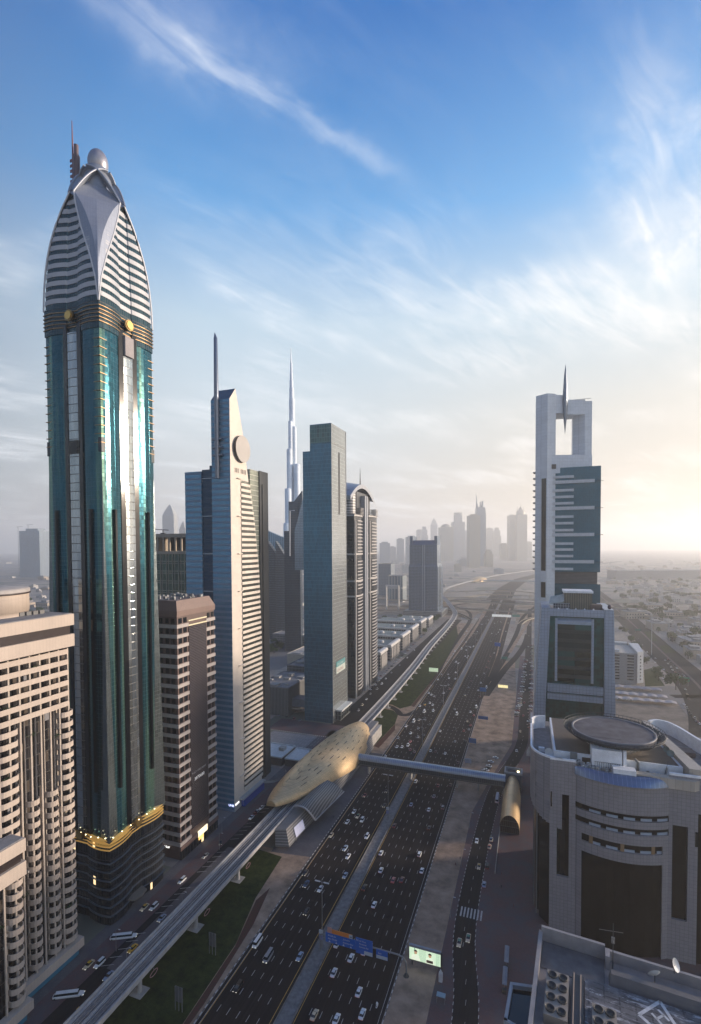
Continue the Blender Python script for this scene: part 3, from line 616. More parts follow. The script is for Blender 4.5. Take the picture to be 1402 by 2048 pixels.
    MB().box(FX - 1.5, FX + .6, y0 + 2, y1 - 1, 0.2, 2.6).build('shopfront', plain('blue_shopfront', (0.02, 0.09, 0.16), .3, emit=(.02, .2, .35), est=.03), t_)
    return t_, zt
bt, zt = beige(121.0, 152.5, 141.0, 'beige apartment tower with rows of curved balconies at the left edge')
MB().lathe([(14.5, zt + 11.8), (14.5, zt + 13.6), (14.8, zt + 13.6), (14.8, zt + 20.5)], -201.5, 134, 32).build('drum_wall', BEI, bt)
MB().lathe([(15.2, zt + 20.6), (15.2, zt + 22.4), (14.6, zt + 22.8), (6, zt + 23.6), (0.01, zt + 23.9)], -201.5, 134, 32).build('drum_roof', plain('drum_roof', (0.32, 0.30, 0.29), .6), bt)
MB().lathe([(15.25, zt + 20.55), (15.35, zt + 20.55), (15.35, zt + 21.2), (15.25, zt + 21.2)], -201.5, 134, 32).build('drum_rim', plain('rim_dark', (0.04, 0.03, 0.03), .5), bt)
beige(84.0, 124.5, 66.0, 'lower beige balcony block in the bottom left corner, nearest to the camera', False, -175.8, -170.0)

# --- the tall pointed glass tower
RX, RY = -193.2, 185.2; HS = 15.9
TEAL = facade('teal_curtain_wall', (0.006, 0.022, 0.034), (0.012, 0.085, 0.12), 1.55, 1.95, .07, .07, .10, .72, .32, wave=.8, refl_tint=(0.13, 0.24, 0.19))
TEALD = facade('dark_teal_curtain_wall', (0.006, 0.014, 0.02), (0.012, 0.05, 0.07), 1.3, 3.9, .2, .5, .12, .5, .2)
MIRR = facade('pale_mirror_strip', (0.05, 0.05, 0.05), (0.40, 0.44, 0.46), 1.9, 3.9, .08, .30, .09, .9, .18, frough=.4)
BLK = plain('black_glass', (0.006, 0.007, 0.010), .10, .2, spec=.6)
GLD = plain('polished_gold', (0.62, 0.40, 0.13), .28, .9, var=.05); BRZ = plain('bronze', (0.30, 0.19, 0.10), .4, .7, var=.1)
GLDL = plain('lit_gold', (0.62, 0.40, 0.13), .4, .5, var=.05, emit=(1.0, .58, .16), est=.10)
WHP = panels('white_metal_panel', (0.36, 0.37, 0.405), 1.6, 50, .05, .5, .1, dark=.85, var=.06)
rt = thing('skyscraper', (RX, RY, 0), 'tallest tower at left, teal glass with a striped pointed crown and a ball on top', 'skyscraper')
def lobed(s, bow=1.6, slot=1.0, n=6):          # square plan whose sides are two shallow lobes beside a middle slot
    pts = []
    sg = s * .36
    for q in range(4):
        a = math.pi / 2 * q; ca, sa = math.cos(a), math.sin(a)
        loc = []
        for k in range(n + 1):
            u = -s + (s - sg * .62) * k / n; loc.append((u, -s - bow * math.sin(math.pi * (.15 + .85 * k / n)) * .8 + bow * .35))
        loc += [(-sg * .55, -s + slot), (sg * .55, -s + slot)]
        for k in range(n + 1):
            u = sg * .62 + (s - sg * .62) * k / n; loc.append((u, -s - bow * math.sin(math.pi * (.85 * (1 - k / n) + .15)) * .8 + bow * .35))
        pts += [(RX + x * ca - y * sa, RY + x * sa + y * ca) for x, y in loc]
    return pts
pl = lobed(HS)
MB().prism(pl, 36, 266).build('curtain_wall', TEAL, rt)
for q in range(4):                             # the bright strips in the slots and their dark cheeks
    a = math.pi / 2 * q; ca, sa = math.cos(a), math.sin(a)
    def tr(x, y): return (RX + x * ca - y * sa, RY + x * sa + y * ca)
    b = MB(); b.prism([tr(-2.9, -HS + 1.2), tr(-2.9, -HS - .25), tr(-1.2, -HS - .55), (tr(1.2, -HS - .55)), tr(2.9, -HS - .25), tr(2.9, -HS + 1.2)], 36, 266); b.build('mirror_strip', MIRR, rt)
    for sgn in (-1, 1):
        b = MB(); xs = sorted((sgn * 2.95, sgn * 5.4)); b.prism([tr(xs[0], -HS + 1.3), tr(xs[0], -HS - .18), tr(xs[1], -HS - .5), tr(xs[1], -HS + 1.3)], 36, 270); b.build('dark_cheek', BLK, rt)
    b = MB(); b.box(0, 0, 0, 0, 0, 0); b = MB()
    b.prism([tr(-2.6, -HS - .2), tr(-2.6, -HS - 1.5), tr(2.6, -HS - 1.5), tr(2.6, -HS - .2)], 258.5, 267.5) if q == 1 else b.prism([tr(-2.6, -HS - .2), tr(-2.6, -HS - .8), tr(2.6, -HS - .8), tr(2.6, -HS - .2)], 212, 218); b.build('plant_screen', plain('screen_grey', (0.25, 0.23, 0.24), .7) if q == 1 else BLK, rt)
    # gold discs
    for zc in (273.0, 38.5):
        c0 = Vector(tr(0, -HS - 1.4)); nrm = Vector((sa, -ca)); tg = Vector((ca, sa)); b = MB()
        for rr, dz_, mi in ((2.5, .3, 0), (1.8, .7, 1)):
            ri = [(c0 + tg * rr * math.cos(w_) + nrm * dz_) for w_ in [2 * math.pi * k / 20 for k in range(20)]]
            ro = [(c0 + tg * rr * math.cos(w_) - nrm * .6) for w_ in [2 * math.pi * k / 20 for k in range(20)]]
            zz_ = [zc + rr * math.sin(2 * math.pi * k / 20) for k in range(20)]
            A = [(p.x, p.y, z_) for p, z_ in zip(ri, zz_)]; B = [(p.x, p.y, z_) for p, z_ in zip(ro, zz_)]
            b.grid([B, A], mi, False, True); b.poly(A, mi)
        b.build('gold_disc', [plain('disc_rim', (0.25, 0.17, 0.07), .3, .8), GLD], rt)
def scaled(s): return lobed(s, 1.6 * s / HS, 1.0)
def corner_ledge(z, parent, m_, name, ext=.6, ln=5.5, th=.26):
    for sx_, sy_ in ((1, -1), (-1, -1), (1, 1)):
        b = MB(); X, Y = RX + sx_ * HS, RY + sy_ * HS
        b.prism([(X + sx_ * ext, Y + sy_ * ext), (X + sx_ * ext, Y - sy_ * ln), (X - sx_ * .4, Y - sy_ * ln), (X - sx_ * .4, Y - sy_ * .4), (X - sx_ * ln, Y - sy_ * .4), (X - sx_ * ln, Y + sy_ * ext)][::1 if sx_ * sy_ > 0 else -1], z, z + th)
        b.build(name, m_, parent)
for k in range(13): corner_ledge(216 + k * 3.78, rt, BRZ, 'gold_ledge')
corner_ledge(212, rt, plain('screen_dark', (0.018, 0.03, 0.04), .35, .2), 'corner_screen', .35, 4.4, 6.4)
# splayed glass prow down the near corners
for sx_, sy_ in ((1, -1), (-1, -1), (1, 1)):
    X, Y = RX + sx_ * HS, RY + sy_ * HS; top = (X, Y, 205)
    e = 1.9; wd_ = 7.0
    P1 = (X - sx_ * wd_, Y + sy_ * e * .05, 38); P2 = (X + sx_ * e * 1.1, Y + sy_ * e * 1.1, 38); P3 = (X + sx_ * e * .05, Y - sy_ * wd_, 38)
    b = MB(); o_ = 1 if sx_ * sy_ < 0 else -1
    b.poly([top, P1, P2][::o_]); b.poly([top, P2, P3][::o_]); b.build('glass_prow', facade('prow_glass', (0.03, 0.035, 0.04), (0.16, 0.19, 0.20), 1.2, 1.95, .06, .06, .12, .75, .30), rt)
# tall dark fins
b = MB()
for k in (-10.2, 10.2):
    b.box(RX + HS + .8, RX + HS + 1.9, RY + k - .55, RY + k + .55, 60, 187); b.box(RX + k - .55, RX + k + .55, RY - HS - 1.9, RY - HS - .8, 60, 187)
b.build('vertical_fin', BLK, rt)
# dark collar with gold rings below the crown
MB().prism(scaled(HS + .35), 266, 278).build('collar', TEALD, rt)
for k in range(5): MB().prism(scaled(HS + .7), 268.6 + k * 1.7, 268.9 + k * 1.7).build('gold_ring', BRZ, rt)
# crown
prof = [(278, 1.0), (287, .985), (295, .955), (302, .91), (309, .84), (316, .74), (322, .635), (327, .52), (332, .41), (337, .33)]
def kk(z): return 1 - .125 * max(0, (z - 279) / 50) ** 1.3
def cs(z):
    for (z0, s0), (z1, s1) in zip(prof, prof[1:]):
        if z <= z1: return HS * (s0 + (s1 - s0) * (z - z0) / (z1 - z0))
    return HS * prof[-1][1]
RC = HS * 1.414 + .55
def chf(z): return RC * cs(z) / HS
def clip(poly, nx, ny, c):
    o_ = []
    for i in range(len(poly)):
        p, q = poly[i - 1], poly[i]; dp = (p[0] - RX) * nx + (p[1] - RY) * ny - c; dq = (q[0] - RX) * nx + (q[1] - RY) * ny - c
        if (dp <= 0) != (dq <= 0):
            u_ = dp / (dp - dq); o_.append((p[0] + (q[0] - p[0]) * u_, p[1] + (q[1] - p[1]) * u_))
        if dq <= 0: o_.append(q)
    return o_
def cplan(z, ex=0.0):
    p = lobed(HS * kk(z) + .2 + ex, 1.6 * kk(z))
    for a, b_ in ((1, -1), (-1, -1), (1, 1), (-1, 1)): p = clip(p, a * .7071, b_ * .7071, chf(z) - .7 + ex)
    return p
z = 278.0; b = MB(); white = []
while z < 331:
    for q_ in range(3): b.prism(cplan(z + (q_ + 1) * 1.333), z + q_ * 1.333, z + (q_ + 1) * 1.333)
    white.append((z + 1.95, z + 4.0)); z += 4.0
b.build('crown_glass', TEALD, rt)
for zm, z1 in white:
    b = MB(); b.prism(cplan((zm + z1) / 2 + .4, .25), zm, (zm + z1) / 2); b.prism(cplan(z1 + .4, .25), (zm + z1) / 2, z1); b.build('white_band', WHP, rt)
KITE = panels('kite_panels', (0.24, 0.27, 0.34), 1.5, 2.3, .07, .45, .3, dark=.72, var=.05)
WHT = plain('white_trim', (0.52, 0.53, 0.56), .5, .1, var=.05)
for sx_, sy_ in ((1, -1), (-1, -1), (1, 1), (-1, 1)):
    dg = Vector((sx_, sy_, 0)).normalized(); tg = Vector((-dg.y, dg.x, 0)); cen = Vector((RX, RY, 0)); rows = []; le = []; re_ = []
    for i in range(21):
        z_ = 277.5 + 51.5 * i / 20; c_ = chf(z_); hw = max(.12, (RC * kk(z_) - c_) * 1.02 + .1)
        A = cen + dg * (c_ + .1) - tg * hw + Vector((0, 0, z_)); B = cen + dg * (c_ + .1) + tg * hw + Vector((0, 0, z_))
        tgt = [(277, .1), (288, 1.4), (299, 3.9), (311, 7.4), (323, 10.0), (330, 10.6)]
        ht = next((a0 + (a1 - a0) * (z_ - q0) / (q1 - q0) for (q0, a0), (q1, a1) in zip(tgt, tgt[1:]) if z_ <= q1), 10.6)
        dd = max(0.0, (ht * .88 - hw) / .707) * (1 if sx_ * sy_ < 0 else 0); out_ = dg * .75 * min(1, dd)      # the panel folds back along both side faces
        A2 = A - tg * .707 * dd - dg * .707 * dd + out_; B2 = B + tg * .707 * dd - dg * .707 * dd + out_
        A = A + out_; B = B + out_
        rows.append([A2, A, cen + dg * (c_ + .45) + out_ + Vector((0, 0, z_)), B, B2]); le.append(A2); re_.append(B2)
    hw0, c0 = hw, c_
    for i in range(1, 7):
        s = i / 6; z_ = 329 + 11 * s; hw = hw0 * (1 - s ** 1.3) + .3; cc = c0 - 5.5 * s
        rows.append([cen + dg * cc + tg * hw * q_ + Vector((0, 0, z_ - 1.0 * s * abs(q_))) for q_ in (-1, -.9, 0, .9, 1)])
    b = MB(); b.grid(rows, 0, False); b.build('kite_panel', KITE, rt)
    b = MB(); b.tube(le, .38, 5); b.tube(re_, .38, 5); b.build('edge_trim', WHT, rt)
    for sgn in (1, -1):
        ar = [cen + dg * (c0 + .5 - 6.2 * s ** 1.2) + tg * sgn * (hw0 - (hw0 + 4.5) * s) + Vector((0, 0, 328.5 + 17 * math.sin(math.pi * .5 * s))) for s in [k_ / 12 for k_ in range(13)]]
        wall_ = [Vector((p.x, p.y, p.z)) - dg * 3.2 - Vector((0, 0, 1.0)) for p in ar]
        b = MB(); b.tube(ar, .5, 6); b.grid([ar, wall_], 0, True); b.build('arch_rib', plain('arch_panel', (0.26, 0.29, 0.35), .45, .3, var=.06), rt)
MB().lathe([(9.0, 325), (8.6, 331), (7.4, 338), (6.0, 343), (4.6, 348), (3.0, 350)], RX, RY, 12).build('hood', plain('hood_grey', (0.20, 0.23, 0.29), .45, .3), rt)
b = MB(); b.lathe([(4.5 * math.sin(math.pi * k / 14) + .001, 351.0 - 6.2 * math.cos(math.pi * k / 14)) for k in range(15)], RX + .5, RY, 20); b.build('ball', plain('ball_metal', (0.30, 0.30, 0.34), .38, .55, var=.15), rt)
b = MB(); sxp, syp = RX - 9.5, RY - 3
b.tube([(sxp, syp, 325), (sxp, syp, 355)], 1.5, 8); b.tube([(sxp, syp, 355), (sxp, syp, 360)], 1.0, 8); b.build('spire_base', plain('spire_brown', (0.10, 0.07, 0.08), .5, .2), rt)
b = MB(); b.tube([(sxp - 2.2, syp, 328), (sxp - 2.2, syp, 357), (sxp - 2.4, syp, 372)], [.55, .45, .15], 6)
for k in range(6): b.box(sxp - 4.0, sxp - 2.2, syp - .2, syp + .2, 341 + k * 2.4, 342.2 + k * 2.4)
b.build('spire', plain('spire_red', (0.16, 0.07, 0.08), .5), rt)
# podium of dark curved storeys with lit gold lines
MB().prism(scaled(HS + 1.0), 0, 36).build('podium', facade('podium_glass', (0.015, 0.017, 0.022), (0.014, 0.018, 0.026), 1.5, 4.2, .15, .3, .14, .3, .6, lit=.006), rt)
for k in range(7): MB().prism(scaled(HS + 1.8), 4.2 + k * 4.0, 4.45 + k * 4.0).build('podium_ledge', plain('ledge_steel', (0.16, 0.19, 0.23), .35, .6), rt)
for k in range(4): MB().prism(scaled(HS + 1.5), 34.2 + k * 1.5, 34.5 + k * 1.5).build('gold_line', GLDL, rt)
b = MB(); b.prism([(FX, 178), (FX + 4, 179), (FX + 5, 183), (FX + 4, 187), (FX, 188)], 4.6, 5.3); b.build('entrance_canopy', plain('canopy', (0.16, 0.14, 0.12), .5), rt)
b = MB(); GLO = plain('lamp_glow', (1, .9, .5), .5, emit=(1, .85, .5), est=2.2)
for k in range(14):
    if k < 8: p = (RX - HS + 6 + k * 3.6, RY - HS - 2.3 - .6 * math.sin(k * 1.6))
    else: p = (RX + HS + 2.2, RY - HS + (k - 8) * 5.2)
    b.lathe([(.001, 39.6), (.30, 39.9), (.001, 40.2)], p[0], p[1], 6)
b.build('ledge_lights', GLO, rt)['kind'] = 'stuff'

# --- brown block with pale spandrels
BRN = plain('brown_granite', (0.095, 0.060, 0.055), .45, var=.15, spec=.5)
BRNP = panels('brown_crown', (0.155, 0.098, 0.085), 2.2, 2.0, .08, .5, dark=.7)
PALEB = plain('pale_spandrel', (0.34, 0.31, 0.30), .6, var=.08)
WIND = plain('dark_window_glass', (0.010, 0.012, 0.016), .10, .15, var=.4, scale=.15, spec=.7)
bb = thing('office_tower', (-191, 233, 0), 'brown granite office block with pale floor bands right of the tallest tower', 'office tower')
by0, by1, bx0, bz = 216.5, 250.5, -207.0, 134.0
b = MB(); b.box(bx0, FX - .5, by0 + .5, by1 - .5, 0, bz); b.build('wall', BRN, bb)
b = MB(); b.prism([(bx0, by0), (FX, by0), (FX, by1), (bx0, by1)], bz - 1.5, bz + 1.5); b.prism([(bx0, by0), (FX, by0), (FX, by1), (bx0, by1)], bz + 1.5, bz + 7, pts2=[(bx0 + 1.8, by0 + 1.8), (FX - 1.8, by0 + 1.8), (FX - 1.8, by1 - 3.2), (bx0 + 1.8, by1 - 3.2)]); b.build('crown', BRNP, bb)
b = MB(); rnd = random.Random(5)
for k in range(46):
    X, Y = rnd.uniform(bx0 + 3, FX - 5), rnd.uniform(by0 + 3, by1 - 6); s_ = rnd.uniform(.5, 1.6); b.box(X, X + s_ * 1.4, Y, Y + s_, bz + 7, bz + 7.3 + rnd.uniform(.3, 1.5))
b.build('roof_plant', plain('roof_plant_mix', (0.22, 0.23, 0.24), .7, var=.6, scale=.5), bb)['kind'] = 'stuff'
fl = 5.4; nfl = 23
for k in range(nfl):
    z = 7.5 + k * fl
    b = MB(); b.prism([(bx0 + 6, by0), (FX, by0), (FX, by0 + 9.6), (FX - .6, by0 + 9.6), (FX - .6, by0 + .6), (bx0 + 6, by0 + .6)], z, z + 1.9); b.build('spandrel_band', PALEB, bb)
    MB().box(FX - .6, FX, by1 - 8.4, by1, z, z + 1.9).build('spandrel_band', PALEB, bb)
for k in range(nfl):
    z = 7.5 + k * fl + 2.3
    for (ya, yb) in ((1.6, 4.4), (5.6, 8.4), (26.6, 29.2), (30.4, 33.0)):
        MB().box(FX - .62, FX - .35, by0 + ya, by0 + yb, z, z + 2.9).build('window', WIND, bb)
b = MB()
for k in range(nfl):
    z = 7.5 + k * fl + 2.3
    for xa in (2.2, 5.8, 10, 14, 18, 22): b.box(FX - xa - 2.3, FX - xa, by0 + .38, by0 + .62, z, z + 2.9)
b.build('side_windows', WIND, bb)['kind'] = 'stuff'
MB().box(FX - .6, FX - .05, by0 + 9.8, by1 - 8.6, 12, bz - 8).build('dark_bay', bands('dark_bay_lines', (0.010, 0.009, 0.012), (0.085, 0.075, 0.085), .9, .72, .25, 'z', .3), bb)
for zz_ in (bz - 7.6, bz - 5.0): MB().box(FX - .6, FX + .12, by0 + 9.6, by1 - 8.2, zz_, zz_ + .55).build('lit_band', plain('cream_band', (0.50, 0.45, 0.30), .5, emit=(1, .9, .55), est=.12), bb)
MB().box(FX - .8, FX + .6, by0 - .4, by1, 5.4, 7.4).build('cornice', BRNP, bb)
MB().box(FX - .5, FX + .25, by0 + .4, by1 - .4, 0.1, 5.4).build('shopfront', facade('shop_glass', (.02, .018, .02), (.012, .014, .018), 2.4, 5.6, .3, .3, .15, .1, .4, lit=.05), bb)
SIGNL = plain('backlit_sign', (0.8, 0.8, 0.78), .5, emit=(1, 1, .95), est=1.0)
text('phone_number_sign', '3870680', 2.6, plain('sign_white', (0.5, 0.5, 0.52), .5, emit=(1, 1, 1), est=.12), bb, (FX + .06, 229, 38.4), (R(90), 0, R(90)))
text('letting_sign', 'FULLY OPEN RENT', 1.5, plain('sign_grey', (0.3, 0.3, 0.32), .5), bb, (FX + .06, 227, 42.6), (R(90), 0, R(90)))
MB().box(FX + .3, FX + .7, 231.0, 239.5, 5.0, 8.4).build('lit_billboard', plain('cream_billboard', (0.75, 0.66, 0.45), .5, emit=(1, .86, .55), est=.55), bb)
MB().box(FX + .3, FX + .7, 231.6, 235.8, 3.0, 4.98).build('lit_billboard', plain('orange_billboard', (0.7, 0.45, 0.15), .5, emit=(1, .6, .18), est=.6), bb)
MB().lathe([(1.1, 0), (1.1, .2)], 0, 0, 16).build('sign_logo', plain('logo_dark', (0.08, 0.06, 0.06), .5), bb).matrix_local = Matrix.Translation(Vector((FX + .72, 235.6, 6.7)) - Vector(bb.location)) @ Matrix.Rotation(R(90), 4, 'Y')
text('shop_sign', 'LAL TREE MAIN', 1.35, SIGNL, bb, (FX + .3, 218.8, 5.9), (R(90), 0, R(90)))
text('shop_sign', 'Bank of Gulf', 1.5, SIGNL, bb, (FX - 14.5, by0 - .5, 5.9), (R(90), 0, 0))

# --- white and blue tower with leaning edge, disc and mast
BLUW = facade('blue_office_glass', (0.13, 0.21, 0.31), (0.10, 0.26, 0.41), .75, 3.55, .05, 1.5, .16, .45, .25, frough=.45)
CREAM = panels('cream_panels', (0.55, 0.49, 0.435), 2.0, 3.55, .06, .55, dark=.82, var=.05)
CREAMB = bands('cream_window_bands', (0.56, 0.49, 0.425), (0.045, 0.05, 0.045), 3.55, .50, .45, 'z', 0, off=1.0)
DBLU = plain('deep_blue_glass', (0.008, 0.04, 0.085), .10, .55, var=.15, scale=.04)
wt = thing('office_tower', (-193, 285, 0), 'cream and blue tower with a slanting edge, a round disc and a slim mast', 'office tower')
wy0 = 268.5; BACK = 30
def yedge(z):                                # the leaning far edge of the street face
    pts = [(0, 303.0), (62, 304.4), (101, 303.8), (150, 301.5), (188, 295.6), (221, 288.1), (243, 283.7), (270, 275.5)]
    for (z0, a), (z1, b_) in zip(pts, pts[1:]):
        if z <= z1: return a + (b_ - a) * (z - z0) / (z1 - z0)
    return 275.5
zs = [0, 30, 62, 101, 125, 150, 170, 188, 205, 221, 232, 243, 256, 262.5]
b = MB(); rows = []
for z_ in zs: rows.append([(-190.8, wy0, z_), (FX, wy0, z_), (FX, yedge(z_), z_), (-190.8, yedge(z_), z_)])
for ra, rb in zip(rows, rows[1:]):
    for k, mi in ((0, 0), (1, 1), (2, 1), (3, 1)):
        b.poly([ra[k], ra[(k + 1) % 4], rb[(k + 1) % 4], rb[k]], mi)
tp = [(-190.8, wy0, 262.5), (FX, wy0, 262.5), (FX, 275.2, 270.5), (-190.8, 275.2, 270.5)]
b.poly(tp, 2); b.poly([tp[1], (FX, yedge(262.5), 262.5), tp[2]], 1); b.poly([tp[0], tp[3], (-190.8, yedge(262.5), 262.5)], 1); b.poly([tp[3], tp[2], (FX, yedge(262.5), 262.5), (-190.8, yedge(262.5), 262.5)], 1)
b.build('slab_wall', [BLUW, CREAM, plain('blue_roof_slope', (0.05, 0.10, 0.15), .3, .4)], wt)
for k in range(57):                          # projecting cream ledges with window strips below
    z_ = 9 + k * 3.58; ye = yedge(z_)
    MB().box(FX, FX + .55 + .004 * (57 - k), wy0 + 11.5 + .0 * k, ye + .3, z_, z_ + 1.75).build('ledge', plain('cream_ledge', (0.56, 0.50, 0.44), .55), wt)
b = MB()
for k in range(57):
    z_ = 9 + k * 3.58 + 1.76
    b.box(FX, FX + .12, wy0 + 11.8, yedge(z_) - .3, z_, z_ + 1.78)
b.build('window_strips', facade('strip_glass', (.12, .12, .11), (.035, .04, .035), 1.5, 60, .08, .1, .12, .35, .5), wt)['kind'] = 'stuff'
for k in range(9): MB().box(FX, FX + 1.3, wy0 + 7.0, wy0 + 11.45, 20 + k * 24.2, 20.45 + k * 24.2).build('sun_fin', plain('cream_ledge', (0.5, 0.45, 0.4), .5), wt)
b = MB(); b.box(-212, -199.4, wy0 + .6, 300, 0, 218.5); b.build('wing_wall', BLUW, wt)
MB().box(-199.4, -190.8, wy0 + 1.6, 300, 0, 219.5).build('recess_glass', DBLU, wt)
for k in range(9): MB().box(-199.4, -190.8, wy0 + 1.3, wy0 + 1.6, 20 + k * 24.2, 20.5 + k * 24.2).build('recess_line', plain('pale_line', (0.35, 0.4, 0.45), .5), wt)
MB().box(-196, -191, wy0 + 5, wy0 + 12, 219.5, 222.5).build('roof_box', DBLU, wt)
b = MB(); b.box(-211, -184, 303.4, 327, 0, 224); b.build('rear_wall', facade('rear_green_glass', (.28, .28, .24), (.16, .18, .15), 1.5, 3.55, .1, .5, .2, .4, .3), wt)
b = MB(); b.box(-184, -183.2, 315, 327, 0, 224.4); b.box(-184, -182.6, 318, 319.2, 0, 215); b.build('rear_fin', STEELD, wt)
for k in range(22):                         # band at the foot: blue shade windows on the left faces handled by material
    pass
b = MB(); cxd, czd, rd = 280.3, 233.0, 8.6
ring_ = [(FX + .6, cxd + rd * math.cos(2 * math.pi * k / 40), czd + rd * math.sin(2 * math.pi * k / 40)) for k in range(40)]
b.grid([ring_, [(p[0] + 1.6, p[1], p[2]) for p in ring_]], 1, False, True); b.poly([(p[0] + 1.6, p[1], p[2]) for p in ring_]); b.build('disc', [plain('disc_face', (0.34, 0.32, 0.305), .6, var=.08, scale=.15), plain('disc_side', (0.03, 0.025, 0.025), .5)], wt)
for k in range(8): 
    if k != 3: MB().box(FX + .02, FX + .25, 273.6 + k * 1.75, 274.2 + k * 1.75, 217.4, 220.2).build('sign_letter', plain('letter_grey', (0.16, 0.13, 0.12), .5), wt)
MST = plain('mast_steel', (0.17, 0.19, 0.24), .28, .75, var=.1)
b = MB(); mx = -185.3; my = wy0 - 1.9
b.tube([(mx, my, 213), (mx, my, 262), (mx, my, 300), (mx - .5, my, 303.5)], [1.35, 1.5, 1.15, .15], 12); b.build('mast', MST, wt)
for z_ in (227, 232, 237): MB().box(mx - 3.6, mx + 3.6, my - .6, wy0 + .2, z_, z_ + .95).build('mast_bracket', MST, wt)
b = MB(); b.grid([[(-172 - 3 + 11 * math.sin(a), 312 - 12 * math.cos(a) * 1.0, zq) for a in [math.pi * (.02 + .75 * k / 10) for k in range(11)]] for zq in (5.2, 6.8)]); b.build('curved_canopy', plain('canopy_pale', (0.30, 0.31, 0.32), .5), wt)
MB().box(FX, FX + 3.2, wy0 + 6, 303, 5.4, 6.3).build('canopy', plain('canopy_pale', (0.30, 0.31, 0.32), .5), wt)
MB().box(FX + .1, FX + 2.6, wy0 + 8, 302, 0.2, 5.2).build('blue_shopfront', plain('blue_bank_front', (0.01, 0.03, 0.16), .3, emit=(.02, .1, .6), est=.02), wt)
text('corner_sign', 'UNB', 2.0, plain('blue_white_sign', (.7, .75, 1), .4, emit=(.55, .6, 1), est=1.0), wt, (FX - 4.2, wy0 - .3, 3.6), (R(90), 0, 0))
text('corner_sign', 'BANK', 1.7, SIGNL, wt, (FX + .3, wy0 + .8, 3.9), (R(90), 0, R(90)))

# --- green-glazed block under construction behind
gt = thing('office_block', (-290, 345, 0), 'stone-framed green glass block with roof crane between the pointed and the cream tower', 'office block')
gx0, gx1, gy = -308, -262, 338
b = MB(); b.box(gx0, gx1, gy + .6, gy + 30, 0, 164); b.build('wall', facade('green_glass', (.20, .185, .15), (.035, .075, .055), 6.4, 8.2, .9, .8, .2, .3, .5), gt)
b = MB(); b.box(gx0, gx0 + 9, gy, gy + 30, 0, 181); b.box(gx0 + 9, gx1, gy, gy + 1, 164, 166.5); b.box(gx0 + 9, gx1, gy, gy + 20, 178, 181)
for k in range(6): b.box(gx0 + 12 + k * 6, gx0 + 13.4 + k * 6, gy + .2, gy + 1.6, 166.5, 178)
b.build('stone_frame', plain('warm_stone', (0.30, 0.255, 0.20), .8), gt)
b = MB(); b.box(gx0 + 12, gx1, gy + 14, gy + 16, 166.5, 178); b.build('attic_wall', plain('attic_dark', (.05, .05, .05), .7), gt)
b = MB()
for k in range(7): b.box(gx0 + 9 + k * 6.2, gx0 + 9.5 + k * 6.2, gy - .1, gy + .6, 0, 164)
for k in range(20): b.box(gx0 + 9, gx1, gy - .1, gy + .6, 2 + k * 8.2, 2.5 + k * 8.2)
b.build('pale_grid', plain('grid_stone', (0.36, 0.34, 0.26), .7), gt)['kind'] = 'stuff'
b = MB(); b.tube([(-296, gy + 8, 181), (-296, gy + 8, 184.5)], .4); b.tube([(-306, gy + 8, 185.4), (-290, gy + 8, 184.3)], .35); b.box(-298, -293.5, gy + 7, gy + 9, 181, 182); b.build('roof_crane', STEELD, gt)

# --- slim teal glass tower
GT = facade('slim_teal_glass', (0.035, 0.10, 0.14), (0.04, 0.15, 0.23), 1.15, 3.7, .06, .25, .13, .6, .55, wave=.6)
GTR = facade('slim_glass_sky_reflection', (0.30, 0.31, 0.31), (0.30, 0.33, 0.34), 1.3, 3.7, .12, .12, .12, .72, .25, wave=.6)  # paler copy for the street face, the bright sky's reflection put into its colour
tt = thing('office_tower', (-192, 457, 0), 'slim teal glass tower with a stepped top and a tall slot, behind the station', 'office tower')
ty0 = 437.0
b = MB(); b.box(-206.6, -177, ty0, 477, 0, 261); b.box(-199, -177, ty0 + .01, 477 - .01, 261, 286)
b.f_mats = None
o1 = b.build('curtain_wall', [GT, GTR, ROOFG], tt)
for p in o1.data.polygons:
    if p.normal.x > .9: p.material_index = 1
    elif p.normal.z > .9: p.material_index = 2
MB().box(-177, -176.9, 455.0, 459.4, 201, 261.6).build('slot', BLK, tt)
b = MB(); b.box(-177.0, -176.7, ty0, ty0 + .35, 0, 286); b.box(-177.0, -176.7, 476.6, 477, 0, 286); b.box(-177.0, -176.7, ty0, 477, 268, 268.3); b.build('edge_trim', plain('trim_grey', (.3, .3, .3), .5), tt)
b = MB(); b.box(-198.6, -177.6, ty0 - .12, ty0, 268, 285); b.build('open_screen', facade('screen_green', (.10, .17, .16), (.05, .13, .13), 2.6, 4.2, .2, .3, .2, .4, .6), tt)
MB().box(-177, -170.5, 445, 474, 9.3, 10.8).build('canopy', plain('pale_canopy', (.50, .52, .52), .5), tt)
MB().box(-177, -172.5, 446, 473, 0.1, 9.2).build('lobby', facade('lobby_glass', (.13, .14, .14), (.05, .055, .055), 5, 4.6, 1.2, 1.0, .2, .1, .5), tt)
MB().box(-176.9, -176.5, 446, 470, 52, 57).build('name_banner', plain('teal_banner', (.05, .20, .22), .6), tt)
MB().box(-176.9, -176.5, 446, 470, 45.5, 51.9).build('name_banner', plain('white_banner', (.42, .47, .44), .6), tt)
text('banner_text', 'LEASING', 4.2, plain('banner_red', (.25, .10, .10), .6), tt, (-176.45, 447.5, 47), (R(90), 0, R(90)), sx=1.05)
text('banner_text', 'TO LET 8000', 3.0, plain('banner_pale', (.40, .5, .5), .6), tt, (-176.45, 447.5, 53), (R(90), 0, R(90)), sx=1.05)
for k in range(60):                         # darker opened panes down the side
    pass

